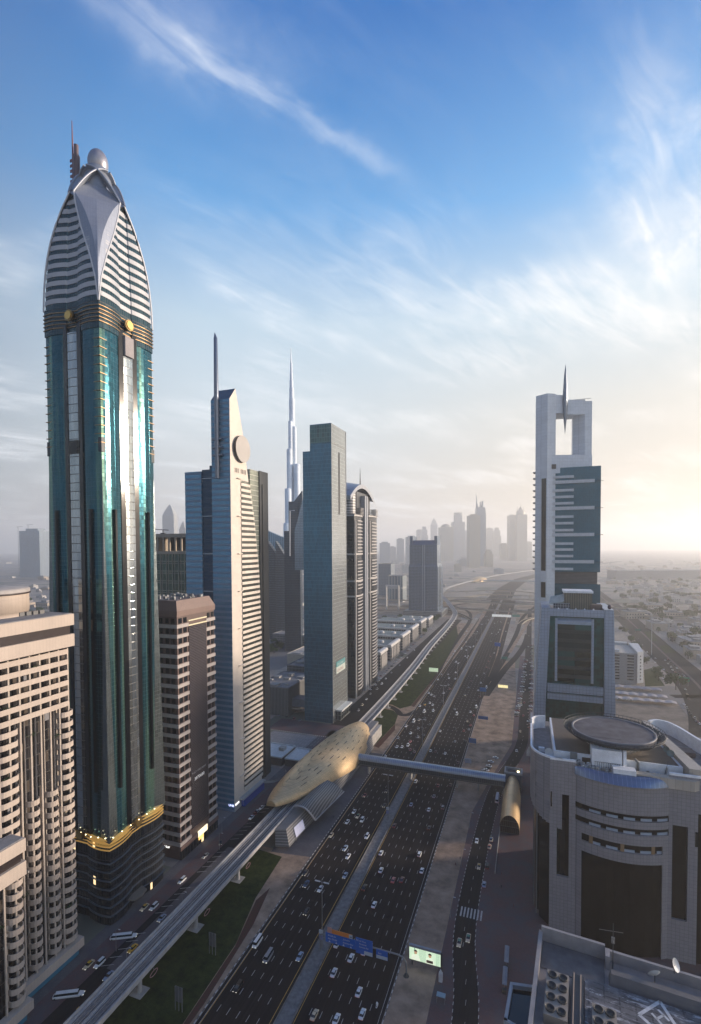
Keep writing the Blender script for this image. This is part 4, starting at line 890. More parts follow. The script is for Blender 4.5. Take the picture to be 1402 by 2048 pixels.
# --- twin-shaft tower with arched roof
TWW = plain('twin_white', (0.34, 0.325, 0.32), .55, var=.08)
TWD = facade('twin_dark_glass', (0.02, 0.02, 0.024), (0.022, 0.026, 0.034), 1.4, 3.8, .1, .3, .12, .35, .7)
nw = thing('twin_tower', (-200, 560, 0), 'dark twin-shaft tower with white curved balcony bands and an arched roof', 'twin tower')
def shaft(y0, y1, ztop, nm):
    xe = -182.0; yc = (y0 + y1) / 2
    def plan(o_=0.0):
        n_ = 8; return [(-222, y0 - o_)] + [(xe - 1.5 + (2.2 + o_) * math.sin(math.pi * (.08 + .84 * k / n_)), y0 + 6 + (y1 - y0 - 6) * k / n_ + (o_ if k == n_ else 0)) for k in range(n_ + 1)] + [(-222, y1 + o_)]
    MB().prism(plan(), 0, ztop).build('shaft_glass', TWD, nw)
    nn_ = int(ztop / 3.8)
    for k in range(2, nn_ - 1):
        if k in (30, 31, 41, 42) : continue
        pl_ = plan(.8)[1:-1]
        inner = [(p[0] - 1.2, p[1]) for p in pl_]
        MB().prism(pl_[2:] + inner[2:][::-1], k * 3.8, k * 3.8 + 1.15).build('balcony_band', TWW, nw)
    for z_ in (113, 130, 160, ztop - 3):
        MB().prism(plan(1.1), z_, z_ + 1.8).build('belt_course', TWW, nw)
    MB().box(xe + .2, xe + 1.4, y0 + 4.4, y0 + 6.0, 0, ztop - 8).build('corner_pier', TWW, nw)
    for k in range(6): MB().box(xe - 6, xe + 2.4, y1 - 16 + k * .3, y1 - 4, ztop - 1 + k * 1.5, ztop - .5 + k * 1.5).build('crown_rib', TWW, nw)
shaft(512, 546, 206, 1); shaft(564, 604, 208, 2)
MB().box(-221, -184, 546, 564, 0, 190).build('link_glass', TWD, nw)
for y_ in (549, 555.5): MB().box(-186, -180.5, y_, y_ + 4.5, 0, 228).build('grey_pier', plain('pier_grey', (.24, .26, .30), .45, .3), nw)
b = MB(); rows = []
for yy_ in (520, 600):
    pass
for i in range(15):
    s = i / 14; rows.append([(-216 + 33 * u_, 507 + 88 * s, 205 + 42 * math.sin(math.pi * (.18 + .64 * s)) ** .8 - 6 * u_) for u_ in (0, .5, 1)])
b.grid(rows, 0, True)
low_ = [[(p[0], p[1], p[2] - 4.5) for p in r] for r in rows]; b.grid([[r[2] for r in rows], [r[2] for r in low_]], 0); b.grid([[r[0] for r in rows], [r[0] for r in low_]], 0); b.grid([rows[0], low_[0]], 0)
b.build('arched_roof', plain('arch_grey', (.28, .30, .34), .4, .35), nw)
MB().box(-200, -186, 535, 585, 206, 232).build('penthouse', plain('pent_dark', (.05, .055, .065), .4), nw)
b = MB(); b.grid([[(-192 + 8.5 * math.cos(a), 524 + 8.5 * math.sin(a), zq) for a in [2 * math.pi * k / 16 for k in range(16)]] for zq in (206, 232)], 0, True, True); b.build('roof_drum', bands('drum_bands', (.35, .35, .37), (.05, .055, .07), 3.0, .5, .4, 'z'), nw)
b = MB(); b.tube([(-190, 560, 240), (-190, 560, 262)], [.8, .15], 6); b.build('antenna', STEELD, nw)
# ------------------------------------------------------------------ right side: helipad building, nearest roof, blue frame, slotted tower
TILE = panels('grey_tile', (0.235, 0.23, 0.25), 1.5, 1.5, .10, .45, dark=.55, var=.12)
WPAINT = plain('white_paint', (0.72, 0.74, 0.77), .6, var=.12)
BLKG = panels('black_window_wall', (0.004, 0.003, 0.0035), 2.2, 3.6, .10, .35, 0, dark=.3, var=1.2, spec=.10)
DECK = plain('roof_deck', (0.20, 0.19, 0.185), .85, var=.22, scale=.4)
WOOD = bands('plank_deck', (0.17, 0.135, 0.11), (0.11, 0.09, 0.075), .8, .85, .8, 'u')
hb = thing('helipad_building', (36, 245, 0), 'grey tiled building with a round helipad on its cluttered roof, at right', 'building')
HY = 231.0; HZ = 76.0; xr = 86.0
def hx(px): return (px - 1058) * .1870 + .2
def hzz(py): return 79.3 - (py - 1500) * .2025
ctx0, ctx1 = hx(1158), hx(1344)
def bowy(X, d=5.0):                          # convex middle bay
    u = (X - ctx0) / (ctx1 - ctx0); return HY - d * math.sin(math.pi * min(max(u, 0), 1)) ** .8 if 0 < u < 1 else HY
# upper storeys: rounded left corner
rc = 13.0
def outline(off=0.0, bow=True):
    p = []
    for k in range(9): a = math.pi / 2 * k / 8; p.append((rc + .6 - (rc + off) * math.cos(a), HY + rc - (rc + off) * math.sin(a)))
    if bow:
        for k in range(17): X = ctx0 + (ctx1 - ctx0) * k / 16; p.append((X, bowy(X) - off))
    p += [(xr, HY - off), (xr, HY + 62), (.6 - off, HY + 62)]
    return p
o_out = outline()
def zone(b, X0, X1, z0, z1, y_in=.0, th=1.2, mi=0, n=1):
    for k in range(n):
        a, c = X0 + (X1 - X0) * k / n, X0 + (X1 - X0) * (k + 1) / n
        b.prism([(a, bowy(a) + y_in), (c, bowy(c) + y_in), (c, bowy(c) + y_in + th), (a, bowy(a) + y_in + th)], z0, z1, mi)
# dark core behind the openings
core = [(rc + 2, HY + 1.3)] + [(ctx0 + (ctx1 - ctx0) * k / 12, bowy(ctx0 + (ctx1 - ctx0) * k / 12) + 1.25) for k in range(13)] + [(xr, HY + 1.3), (xr, HY + 60), (3, HY + 60), (3, HY + rc)]
MB().prism(core, 0, HZ - 6).build('window_wall', BLKG, hb)
b = MB()                                     # tiled front with real openings
solids = [(hx(1103), hx(1119), 0, 70), (hx(1145), ctx0, 0, 70), (hx(1119), hx(1145), 0, hzz(1767)), (ctx1, hx(1351), 0, 70), (hx(1380), hx(1398), 0, 70), (hx(1351), hx(1380), 0, hzz(1808)), (hx(1119), hx(1145), hzz(1587), 70), (hx(1351), hx(1380), hzz(1615), 70), (hx(1398), xr, 62, 70)]
for X0, X1, z0, z1 in solids: zone(b, X0, X1, z0, z1, 0, 1.2)
for z0, z1 in ((70.0, HZ + .4),): zone(b, hx(1103), ctx0, z0, z1); zone(b, ctx0, ctx1, z0, HZ - 4, n=16); zone(b, ctx1, xr, z0, z1)
for z0, z1 in ((hzz(1597), 70.0), (hzz(1625), hzz(1610)), (hzz(1659), hzz(1638)), (hzz(1697), hzz(1676))): zone(b, ctx0, ctx1, z0, z1, 0, 1.2, 0, 16)
zone(b, ctx0, ctx0 + 2.4, 0, hzz(1659)); zone(b, ctx1 - 2.4, ctx1, 0, hzz(1659))
b.build('tiled_front', TILE, hb)
for z0 in (hzz(1610), hzz(1638), hzz(1676)):
    for k in range(5):
        X = ctx0 + 5.2 + k * 6.3; b = MB(); zone(b, X, X + 4.2, z0, z0 + 1.0, .9, .3, 0, 3); b.build('balcony_blind', plain('pale_blind', (0.30, 0.36, 0.44), .5), hb)
b = MB()
for k in (0, 1, 2): zone(b, ctx0 + 5.2 + k * 11.5, ctx0 + 6.6 + k * 11.5, hzz(1676), hzz(1659), .5, .5)
b.build('balcony_posts', plain('ochre_post', (0.22, 0.14, 0.07), .7), hb)
b = MB()                                     # rounded corner: tiled from mid height up, dark recess below
arc = [(rc + .6 - rc * math.cos(a), HY + rc - rc * math.sin(a)) for a in [math.pi / 2 * k / 12 for k in range(13)]]; arc2 = [(p[0] + (rc + .6 - p[0]) * .1, p[1] + (HY + rc - p[1]) * .1) for p in arc]
for k in range(12):
    zl = 46 + 8 * (1 - k / 12) ** 1.5
    b.prism([arc[k], arc[k + 1], arc2[k + 1], arc2[k]], zl, HZ + .4)
b.prism([(.6, HY + rc), (2.0, HY + rc), (2.0, HY + 62), (.6, HY + 62)], 56, HZ + .4)
b.build('corner_wall', TILE, hb)
MB().prism([(4.6, HY + 8), (8, HY + 3.6), (rc, HY + 1.6), (rc + 4, HY + 1.4), (rc + 4, HY + 20), (4.6, HY + 20)], 0, 50).build('recessed_glass', BLK, hb)
b = MB(); b.box(3.2, 3.8, HY + 9, HY + 9.6, 0, 52); b.box(2.0, 2.6, HY + 14, HY + 14.6, 0, 52); b.build('thin_column', plain('steel_pipe', (.16, .17, .19), .5, .4), hb)
b = MB()
for k in range(3):
    z_ = 70.5 - k * 5.2; a0, a1 = .55, .98
    A = [(rc + .6 - (rc + .05) * math.cos(a), HY + rc - (rc + .05) * math.sin(a)) for a in (a0 - .35, a1 - .35)]
    b.poly([(A[0][0], A[0][1], z_ + 1.8), (A[1][0], A[1][1], z_ - 2.4), (A[1][0], A[1][1], z_ - 4.2)])
b.build('slash_window', BLK, hb)
b = MB(); b.box(hx(1104.5), hx(1108), HY - .02, HY + .2, hzz(1617), hzz(1584)); b.build('slit_window', BLK, hb)
b = MB(); b.box(hx(1393), hx(1398), HY - .02, HY + .2, hzz(1652), hzz(1622)); b.build('slit_window', BLK, hb)
# blue curved eyebrow roof
b = MB(); rows = []
for j in range(6):
    u = j / 5; rows.append([(X, bowy(X, 5.6) - 1.0 + 4.2 * u * math.sin(math.pi * k / 24) ** .5, HZ - 4.2 + 3.3 * math.sin(math.pi * .5 * u)) for k in range(25) for X in [ctx0 - .5 + (ctx1 - ctx0 + 1) * k / 24]])
b.grid(rows); b.build('eyebrow_roof', bands('blue_metal_roof', (0.36, 0.44, 0.60), (0.16, 0.20, 0.28), 1.7, .93, .22, 'x', .6), hb)
# roof deck, white parapets
rz = HZ - 3.0
MB().prism(outline(-1.4, False)[:9] + [(ctx0, HY + 1.4), (ctx1, HY + 1.4)] + [(xr, HY + 1.4), (xr, HY + 60), (2, HY + 60)], rz - 1, rz).build('roof_deck', DECK, hb)
b = MB()
for k in range(12):
    q0, q1 = arc[k], arc[k + 1]; i0, i1 = [(p[0] + (rc + .6 - p[0]) * .06, p[1] + (HY + rc - p[1]) * .06) for p in (q0, q1)]
    b.prism([q0, q1, i1, i0], HZ + .4, HZ + 1.3)
b.box(.6, 1.4, HY + rc, HY + 42, rz, HZ + 1.3); b.box(hx(1103), ctx0, HY, HY + .8, HZ + .4, HZ + 1.3); b.box(ctx1, xr, HY, HY + .8, HZ + .4, HZ + 1.3)
for k in range(12):                          # high white drum wall at the left rear
    a0, a1 = [math.pi * (.5 + .5 * q / 12) for q in (k, k + 1)]
    b.prism([(8 + 7.2 * math.cos(a0), HY + 42 + 7.2 * math.sin(a0)), (8 + 7.2 * math.cos(a1), HY + 42 + 7.2 * math.sin(a1)), (8 + 6.6 * math.cos(a1), HY + 42 + 6.6 * math.sin(a1)), (8 + 6.6 * math.cos(a0), HY + 42 + 6.6 * math.sin(a0))], rz, HZ + 3.6)
b.build('white_parapet', WPAINT, hb)
b = MB()                                     # penthouse storey walls round the raised deck
pz = rz + 4.6
for q in ([(10.5, 238.6), (60, 237.4), (60, 238.2), (10.5, 239.4)], [(10.5, 239.4), (11.3, 239.4), (11.0, 284), (10.2, 284)], [(59.2, 238.2), (60, 238.2), (55, 286), (54.2, 286)]): b.prism(q, rz, pz)
b.build('penthouse_wall', WPAINT, hb)
MB().prism([(11.3, 240.2), (59.2, 238.8), (54.2, 285), (11, 285)], pz - .9, pz - .4).build('plank_roof', WOOD, hb)
# helipad
hcx, hcy, hpz = 36.0, 252.5, 85.0
b = MB(); b.lathe([(9, pz - .4), (15.8, hpz - 2.6), (17.2, hpz - 2.2)], hcx, hcy, 40); b.build('helipad_bowl', plain('bowl_white', (.42, .41, .40), .6), hb)
b = MB(); b.lathe([(17.0, hpz - 2.2), (17.4, hpz - .3), (17.4, hpz + .35), (16.6, hpz + .38), (16.4, hpz + .02)], hcx, hcy, 56, 0); b.build('helipad_rim', plain('rim_grey', (.13, .135, .155), .6), hb)
b = MB(); b.poly([(hcx + 16.42 * math.cos(2 * math.pi * k / 56), hcy + 16.42 * math.sin(2 * math.pi * k / 56), hpz) for k in range(56)]); b.build('helipad_deck', plain('helipad_asphalt', (.085, .08, .092), .8, var=.45, scale=.22), hb)
b = MB(); n_ = 72
for k in range(n_):
    a = 2 * math.pi * k / n_; p = lambda r_, z_: (hcx + r_ * math.cos(a), hcy + r_ * math.sin(a), z_)
    b.tube([p(16.4, hpz - 3.2), p(20.6, hpz - .1), p(21.0, hpz + 1.0)], .09, 3)
for r_, z_ in ((18.6, hpz - 1.4), (20.6, hpz - .1), (21.0, hpz + 1.0)):
    b.tube([(hcx + r_ * math.cos(2 * math.pi * k / n_), hcy + r_ * math.sin(2 * math.pi * k / n_), z_) for k in range(n_ + 1)], .10, 4)
b.build('safety_net_frame', STEELD, hb)
m = newmat('net_mesh'); t = NT(m); o, x, y, z = t.coord()
t.pbr((.04, .05, .05), .8); 
tr_ = t.t.nodes.new('ShaderNodeBsdfTransparent'); mx_ = t.t.nodes.new('ShaderNodeMixShader')
ck = t.n('ShaderNodeTexNoise', ins={0: o, 'Scale': 1.4, 'Detail': 3.0}); t.t.links.new(t.m('GREATER_THAN', ck, .60), mx_.inputs[0])
src = [l.from_node for l in t.t.links if l.to_node == t.o][0]; t.t.links.new(src.outputs[0], mx_.inputs[1]); t.t.links.new(tr_.outputs[0], mx_.inputs[2]); t.t.links.new(mx_.outputs[0], t.o.inputs[0])
b = MB(); b.lathe([(17.4, hpz - 2.4), (20.6, hpz - .1)], hcx, hcy, 72); b.build('safety_net', m, hb)
# stair head, boxes, ladder, ducts, dishes
MB().box(25.5, 37.0, 233.6, 240.5, rz, rz + 9.4).build('stair_head', WPAINT, hb)
MB().box(37.4, 38.6, 233.4, 241.5, rz, rz + 9.9).build('stair_head_fin', WPAINT, hb)
MB().prism([(33.0, 228.4), (41.4, 228.4), (41.4, 232.6), (33.0, 232.6)], rz - 1.2, rz + 3.9).build('plant_box', plain('box_white', (.70, .72, .74), .55, var=.15), hb)
b = MB(); b.box(26.5, 36.5, 233.0, 233.12, rz + 1.2, rz + 1.3)
for k in range(12): b.tube([(26.6 + k * .85, 233.0, rz + .2), (26.6 + k * .85, 233.0, rz + 4.2)], .07, 4)
b.tube([(26.4, 233, rz + 4.2), (36.6, 233, rz + 4.2)], .08, 4); b.build('roof_cage', STEELD, hb)
b = MB()
for k in range(13): b.tube([(25.3 + k, 241.0, rz + 9.2), (25.3 + k, 241.0, rz + 12.0)], .07, 4)
b.tube([(25.3, 241, rz + 12), (37.6, 241, rz + 12)], .09, 4); b.tube([(25.3, 241, rz + 10.6), (37.6, 241, rz + 10.6)], .07, 4); b.build('stair_railing', STEELD, hb)
MB().box(25.6, 37, 239, 244.5, pz - .3, rz + 9.3).build('stair_bridge', plain('teal_screen', (.06, .13, .15), .5), hb)
b = MB(); b.box(17.2, 20.0, 237.4, 238.2, rz, rz + 5.2)
for k in range(9): b.box(17.3, 19.9, 237.1, 237.4, rz + .4 + k * .55, rz + .55 + k * .55)
b.build('ladder', plain('ladder_grey', (.20, .23, .25), .5, .3), hb)
MB().box(22.0, 25.3, 238.0, 238.5, rz, rz + 3.3).build('roof_door', plain('roof_door_dark', (.06, .04, .03), .8), hb)
rnd = random.Random(11); b = MB()
for k in range(60):
    X = rnd.uniform(14, 33); Y = rnd.uniform(230.4, 234.4) if X > 21 else rnd.uniform(234.0, 237.0); s_ = rnd.uniform(.3, .9)
    b.box(X, X + s_ * rnd.uniform(.8, 2.4), Y, Y + s_, rz, rz + rnd.uniform(.8, 3.0))
for k in range(26):
    X = rnd.uniform(41, 58); Y = rnd.uniform(233.0, 236.8); s_ = rnd.uniform(.3, .9); b.box(X, X + s_ * rnd.uniform(1, 3), Y, Y + s_, rz, rz + rnd.uniform(.4, 1.7))
b.build('roof_equipment', plain('equipment_mix', (.34, .35, .36), .6, var=1.0, scale=1.6), hb)['kind'] = 'stuff'
b = MB()
for k in range(9): b.tube([(13 + k * 1.2, 236.6, rz + .5 + .12 * (k % 3)), (33, 232.4 + k * .35, rz + .5 + .12 * (k % 3))], .1, 4)
for k in range(5): b.tube([(41, 234 + k * .6, rz + .9), (58, 233.6 + k * .6, rz + .9)], .12, 4)
b.tube([(43.5, 237.0, rz), (43.5, 237.0, rz + 4.6), (42.5, 238.4, rz + 5.4)], .55, 8)
b.build('pipes', plain('pipe_steel', (.14, .15, .16), .45, .4), hb)['kind'] = 'stuff'
b = MB()
for k in range(20): b.box(52.2 + .12 * k, 53.0 + .12 * k, 234.0 + .25 * k, 234.2 + .25 * k, rz + .2 + k * .24, rz + .3 + k * .24)
b.tube([(52.4, 234, rz + .8), (55, 239, rz + 6.0)], .09, 4); b.build('metal_stair', STEELD, hb)
# tan coping walk on the right, curved white walls beyond
TAN = panels('tan_coping', (.40, .36, .31), 2.6, 50, .12, .7, dark=.7, var=.15)
b = MB(); b.prism([(61.0, 233.0), (66.5, 233.0), (57.5, 290), (54.5, 290)], rz, pz + 1.6); b.prism([(41.6, 229.6), (62, 229.2), (66.4, 233), (41.6, 232.8)], rz - 1.5, rz + 2.6); b.build('coping_walk', TAN, hb)
b = MB(); ww_ = [(58, 290), (62, 293), (66.5, 291), (70, 284), (73.5, 272), (77, 262), (81, 250)]
for a_, c_ in zip(smooth([Vector((x_, y_, 0)) for x_, y_ in ww_])[:-1], smooth([Vector((x_, y_, 0)) for x_, y_ in ww_])[1:]):
    d_ = (c_ - a_).normalized(); nn_ = Vector((-d_.y, d_.x, 0)) * .6; b.prism([(a_ + nn_)[:2], (c_ + nn_)[:2], (c_ - nn_)[:2], (a_ - nn_)[:2]][::-1], rz, HZ + 3.4)
b.build('curved_wall', WPAINT, hb)
MB().box(64, 71, 262, 268, rz, rz + 2.2).build('roof_unit', plain('unit_brown', (.12, .09, .08), .7), hb)
def dish(p, r_, m_, parent, az=0.0, cat=False, label=None):
    b = MB(); rows = [[Vector((rr * math.cos(a), rr * math.sin(a), .32 * rr * rr / r_)) for a in [2 * math.pi * k / 14 for k in range(14)]] for rr in (.01, r_ * .5, r_ * .8, r_)]
    b.grid(rows, 0, True, True)
    o_ = thing('satellite_dish', p, label, 'satellite dish', 'roof satellite dishes') ; d_ = b.build('reflector', m_, None); d_.parent = o_
    d_.location = (0, 0, r_ + .6); d_.rotation_euler = (R(62), 0, az)
    MB().tube([(p[0], p[1], p[2]), (p[0], p[1], p[2] + r_ + .6)], .1, 5).build('stand', STEELD, o_)
    return o_
DISH = plain('dish_white', (.42, .44, .46), .5)
dish((8.2, 238.5, rz), 2.3, DISH, hb, R(35), label='large white satellite dish on the left roof terrace beside the helipad')
dish((57.5, 246, pz), 1.5, plain('dish_green', (.12, .17, .17), .6), hb, R(-20), label='dull green satellite dish beside the tan coping, right of the helipad, lower of two')
dish((57.0, 251, pz), 1.3, plain('dish_green', (.12, .17, .17), .6), hb, R(-30), label='dull green satellite dish beside the tan coping, right of the helipad, upper of two')
b = MB(); b.box(0, 2.6, 0, 1.6, 0, 1.8, 0); q = b.build('unit', WPAINT, None, None); q.name = 'air_conditioner'; q.location = (4.2, 247, rz); tag(q, 'white boxy air conditioner on the left roof terrace', 'air conditioner')

# --- nearest roof with the H mark, bottom right
nr = thing('near_building', (30, 110, 0), 'nearest building at bottom right, worn flat roof with a painted H in a triangle', 'building')
nz = 70.0; PL = plain('plaster_beige', (.27, .235, .215), .8, var=.15)
def quad(*p): return [tuple(q) for q in p]
NW, NE = G(1086, 1850, nz + 3.6), G(1402, 1945, nz + 3.6)
NE = NW + (NE - NW) * 1.35
dx_ = (NE - NW).normalized(); dy_ = Vector((dx_.y, -dx_.x, 0))           # dy_ points towards the camera
def lo(a, c): p = Vector((NW.x, NW.y, 0)) + dx_ * a + dy_ * c; return (p.x, p.y)
Lx = 46
MB().prism([lo(0, 0), lo(0, 60), lo(Lx, 60), lo(Lx, 0)], 0, nz).build('wall', PL, nr)
m = newmat('worn_roof'); t = NT(m); o, x, y, z = t.coord()
mp_ = t.n('ShaderNodeMapping', ins={0: o, 2: (0, 0, -math.atan2(dx_.y, dx_.x))}); br = t.n('ShaderNodeTexBrick', ins={0: mp_, 'Color1': (.085, .08, .088, 1), 'Color2': (.05, .046, .055, 1), 'Mortar': (.018, .015, .02, 1), 'Scale': .30, 'Mortar Size': .05, 'Brick Width': .9, 'Row Height': .42}, offset=0.0)
n_a = t.n('ShaderNodeTexNoise', ins={0: mp_, 'Scale': .35, 'Detail': 8.0, 'Roughness': .7}); n_b = t.n('ShaderNodeTexNoise', ins={0: t.n('ShaderNodeMapping', ins={0: mp_, 3: (.5, 2.2, 1)}), 'Scale': .5, 'Detail': 8.0, 'Roughness': .75, 'Distortion': .5})
q = t.mix(t.n('ShaderNodeMapRange', ins={0: n_a, 1: .45, 2: .62}), br, (.13, .13, .145)); q = t.mix(t.n('ShaderNodeMapRange', ins={0: n_b, 1: .54, 2: .60}), q, (.34, .35, .38)); q = t.mix(t.n('ShaderNodeMapRange', ins={0: n_b, 1: .40, 2: .30}), q, (.035, .03, .035))
t.pbr(q, t.n('ShaderNodeMapRange', ins={0: n_a, 1: .3, 2: .7, 3: .35, 4: .8}), spec=.5)
MB().prism([lo(9.6, 9.5), lo(9.6, 59), lo(Lx - .2, 59), lo(Lx - .2, 9.5)], nz + .02, nz + 1.2).build('roof_slab', MATS['worn_roof'], nr)
b = MB(); b.prism([lo(-.3, 0), lo(-.3, .7), lo(14, .7), lo(14, 0)], nz, nz + 3.6); b.prism([lo(14, 0), lo(14, .7), lo(Lx, .7), lo(Lx, 0)], nz, nz + 2.6); b.prism([lo(-.9, -.0), lo(-.9, 60), lo(0, 60), lo(0, 0)], nz - 1, nz + 2.2)
b.prism([lo(14, .7), lo(14, 3.4), lo(15, 3.4), lo(15, .7)], nz, nz + 3.2); b.build('parapet', plain('pale_parapet2', (.25, .235, .24), .7, var=.15), nr)
b = MB(); b.prism([lo(.2, .9), lo(.2, 9.4), lo(13.8, 9.4), lo(13.8, .9)], nz + .02, nz + .25); b.build('terrace_floor', plain('terrace_floor', (.12, .11, .11), .8, var=.3), nr)
b = MB(); b.prism([lo(14.6, 5.4), lo(14.6, 8.6), lo(32.5, 8.6), lo(32.5, 5.4)], nz + .3, nz + 2.6, pts2=[lo(15.0, 6.2), lo(15.0, 7.6), lo(32.2, 7.6), lo(32.2, 6.2)]); b.build('long_shelter', plain('shelter_grey', (.11, .105, .11), .7), nr)
b = MB(); b.prism([lo(33, 4.6), lo(33, 9.0), lo(37, 9.0), lo(37, 4.6)], nz + .2, nz + 2.4); b.build('roof_hut', plain('hut_grey', (.24, .24, .23), .7), nr)
AC = plain('ac_beige', (.24, .21, .18), .7); FAN = plain('fan_dark', (.02, .02, .022), .5)
def acrow(a, c, n_, label):
    tq = thing('air_conditioner', (*lo(a, c), nz + .1), label, 'air conditioner', 'rooftop cooling units')
    p0 = [lo(a, c), lo(a, c + n_ * 3.0), lo(a + 4.6, c + n_ * 3.0), lo(a + 4.6, c)]
    MB().prism(p0, nz + .1, nz + 2.4).build('casing', AC, tq)
    for i in range(n_):
        for j in range(2):
            X, Y = lo(a + 1.2 + j * 2.2, c + 1.4 + i * 3.0); MB().lathe([(.95, nz + 2.4), (.95, nz + 2.75), (.85, nz + 2.75), (.8, nz + 2.45), (.01, nz + 2.45)], X, Y, 14).build('fan', FAN, tq)
acrow(1.8, 12.0, 4, 'beige cooling unit with round fans in the roof well, upper left of the worn roof')
acrow(1.8, 26.5, 4, 'beige cooling unit with round fans at the bottom edge, lower left of the worn roof')
acrow(11.0, 17.0, 3, 'beige cooling unit half under the worn roof, right of the dark duct')
b = MB(); b.prism([lo(7.0, 10.0), lo(7.0, 42), lo(9.4, 42), lo(9.4, 10.0)], nz, nz + 1.7); b.build('duct', plain('duct_dark', (.05, .05, .055), .4, .4), nr)
b = MB(); 
for o_ in (7.4, 8.8): b.tube([(*lo(o_, 10), nz + 1.9), (*lo(o_, 42), nz + 1.9)], .14, 5)
b.build('duct_pipe', plain('pipe_tan', (.25, .2, .17), .6), nr)
b = MB(); b.prism([lo(-5.6, 15.5), lo(-5.6, 24), lo(-.9, 24), lo(-.9, 14)], nz - 12, nz - 2.2); b.build('side_bay', BLK, nr)
b = MB(); b.prism([lo(-6.0, 15.0), lo(-6.0, 15.8), lo(-.9, 14.4), lo(-.9, 13.6)], nz - 12, nz - 1.2); b.prism([lo(-6.0, 15.8), lo(-6.0, 25.2), lo(-5.3, 25.2), lo(-5.3, 15.8)], nz - 12, nz - 1.2); b.prism([lo(-6.0, 24.5), lo(-6.0, 25.2), lo(-.9, 26.5), lo(-.9, 25.7)], nz - 12, nz - 1.2); b.build('bay_frame', plain('bay_frame', (.30, .30, .31), .6), nr)
HWH = plain('helimark_white', (.50, .50, .51), .6, var=.2, scale=1.0)
b = MB(); hz_ = nz + 1.22
def bar(p, q, w_=.34):
    p = Vector(p); q = Vector(q); d_ = (q - p).normalized(); n_ = Vector((-d_.y, d_.x, 0)) * w_; b.poly([p - n_, q - n_, q + n_, p + n_])
gz = lambda x_, y_: Vector((G(x_, y_, hz_).x, G(x_, y_, hz_).y, hz_))
A_, B_, C_ = gz(1320, 2003), gz(1278, 2029), gz(1352, 2052); E_ = gz(1326, 2072)
bar(A_, B_); bar(A_, C_ + (C_ - A_) * .4); bar(B_, E_); bar(gz(1303, 2026), gz(1324, 2049), .24); bar(gz(1316, 2019), gz(1339, 2042), .24); bar(gz(1313, 2038), gz(1328, 2030), .24)
for f_ in b.v: pass
hm_ = b.build('helipad_mark', HWH, nr)
m_t = thing('aerial_mast', (*lo(15.6, 2.6), nz), 'thin rooftop aerial mast with crossed rods on the near roof parapet', 'aerial')
X, Y = lo(15.6, 2.6)
MB().tube([(X, Y, nz), (X, Y, nz + 11)], .10, 5).build('pole', STEELD, m_t)
b = MB(); b.tube([(X - 3.0, Y, nz + 8.8), (X + 2.2, Y + .6, nz + 8.8)], .07, 4); b.tube([(X, Y - 1, nz + 7), (X, Y + 1, nz + 7)], .08, 4); b.box(X - .35, X + .35, Y - .2, Y + .2, nz + 6.2, nz + 7.6); b.build('cross_rods', plain('rod_grey', (.2, .19, .18), .5), m_t)
X, Y = lo(28.0, 1.2); dish((X, Y, nz + 2.4), 1.35, DISH, nr, R(60), label='small white satellite dish on the near roof parapet above the long shelter')
X, Y = lo(24.0, 3.4); dish((X, Y, nz + .2), 1.4, DISH, nr, R(200), label='grey satellite dish lying low behind the long shelter of the near roof')

# --- blue-grey framed block
BF = panels('blue_frame_panels', (.32, .38, .48), 2.0, 2.0, .16, .40, .25, dark=.5, var=.08)
BG = facade('green_atrium_glass', (.015, .04, .045), (.018, .10, .10), 2.0, 2.0, .06, .06, .10, .55, .9, wave=1.2)
bf = thing('office_block', (27, 350, 0), 'blue-grey panelled block with a dark green glazed front between two piers, behind the helipad', 'office block')
fy = 350.0; fz = 128.6; xl0, xl1 = 4.2, 50.2
def fxp(px, py): return atY(px, py, fy)
b = MB()
for xa, xb_, xa2, xb2 in ((fxp(1083, 1215).x, fxp(1101, 1215).x, fxp(1065, 1430).x, fxp(1088, 1430).x), (fxp(1209, 1218).x, fxp(1228, 1218).x, fxp(1209, 1430).x, fxp(1233, 1430).x)):
    b.prism([(xa2, fy), (xb2, fy), (xb2, fy + 40), (xa2, fy + 40)], 40, fz, pts2=[(xa, fy), (xb_, fy), (xb_, fy + 40), (xa, fy + 40)])
    b.prism([(xa2, fy), (xb2, fy), (xb2, fy + 40), (xa2, fy + 40)], 0, 40)
b.build('pier_wall', BF, bf)
x0_, x1_ = fxp(1101, 1215).x, fxp(1209, 1215).x
MB().box(x0_ - 2.5, x1_ + .2, fy + 2.6, fy + 39, 0, fz - 3).build('glazed_front', BG, bf)
zq = lambda py: fxp(1150, py).z
b = MB(); b.box(x0_ - .05, x1_ + .05, fy + .5, fy + 4, zq(1234), zq(1220)); b.box(x0_ - 1.5, x1_ + .05, fy + .5, fy + 3.4, zq(1388), zq(1372)); b.box(x0_ - 1.5, x1_ + .05, fy + .5, fy + 3.4, zq(1403), zq(1391)); b.build('crossbeam', BF, bf)
xs_ = [fxp(px, 1300).x for px in (1111, 1115, 1183, 1187)]
b = MB(); b.box(xs_[0] - .3, xs_[1], fy + 1.4, fy + 3, zq(1366), zq(1238)); b.box(xs_[2], xs_[3] + .3, fy + 1.4, fy + 3, zq(1366), zq(1238)); b.build('inner_post', BF, bf)
b = MB(); b.prism([(xs_[1], fy + 1.0), (xs_[2], fy + 1.0), (xs_[2], fy + 2.6), (xs_[1], fy + 2.6)], zq(1250), zq(1243)); b.poly([(xs_[1], fy + .9, zq(1243)), (xs_[2], fy + .9, zq(1243)), (xs_[2], fy + 2.6, zq(1237)), (xs_[1], fy + 2.6, zq(1237))]); b.build('sloped_canopy', plain('canopy_blue', (.30, .38, .48), .3, .4), bf)
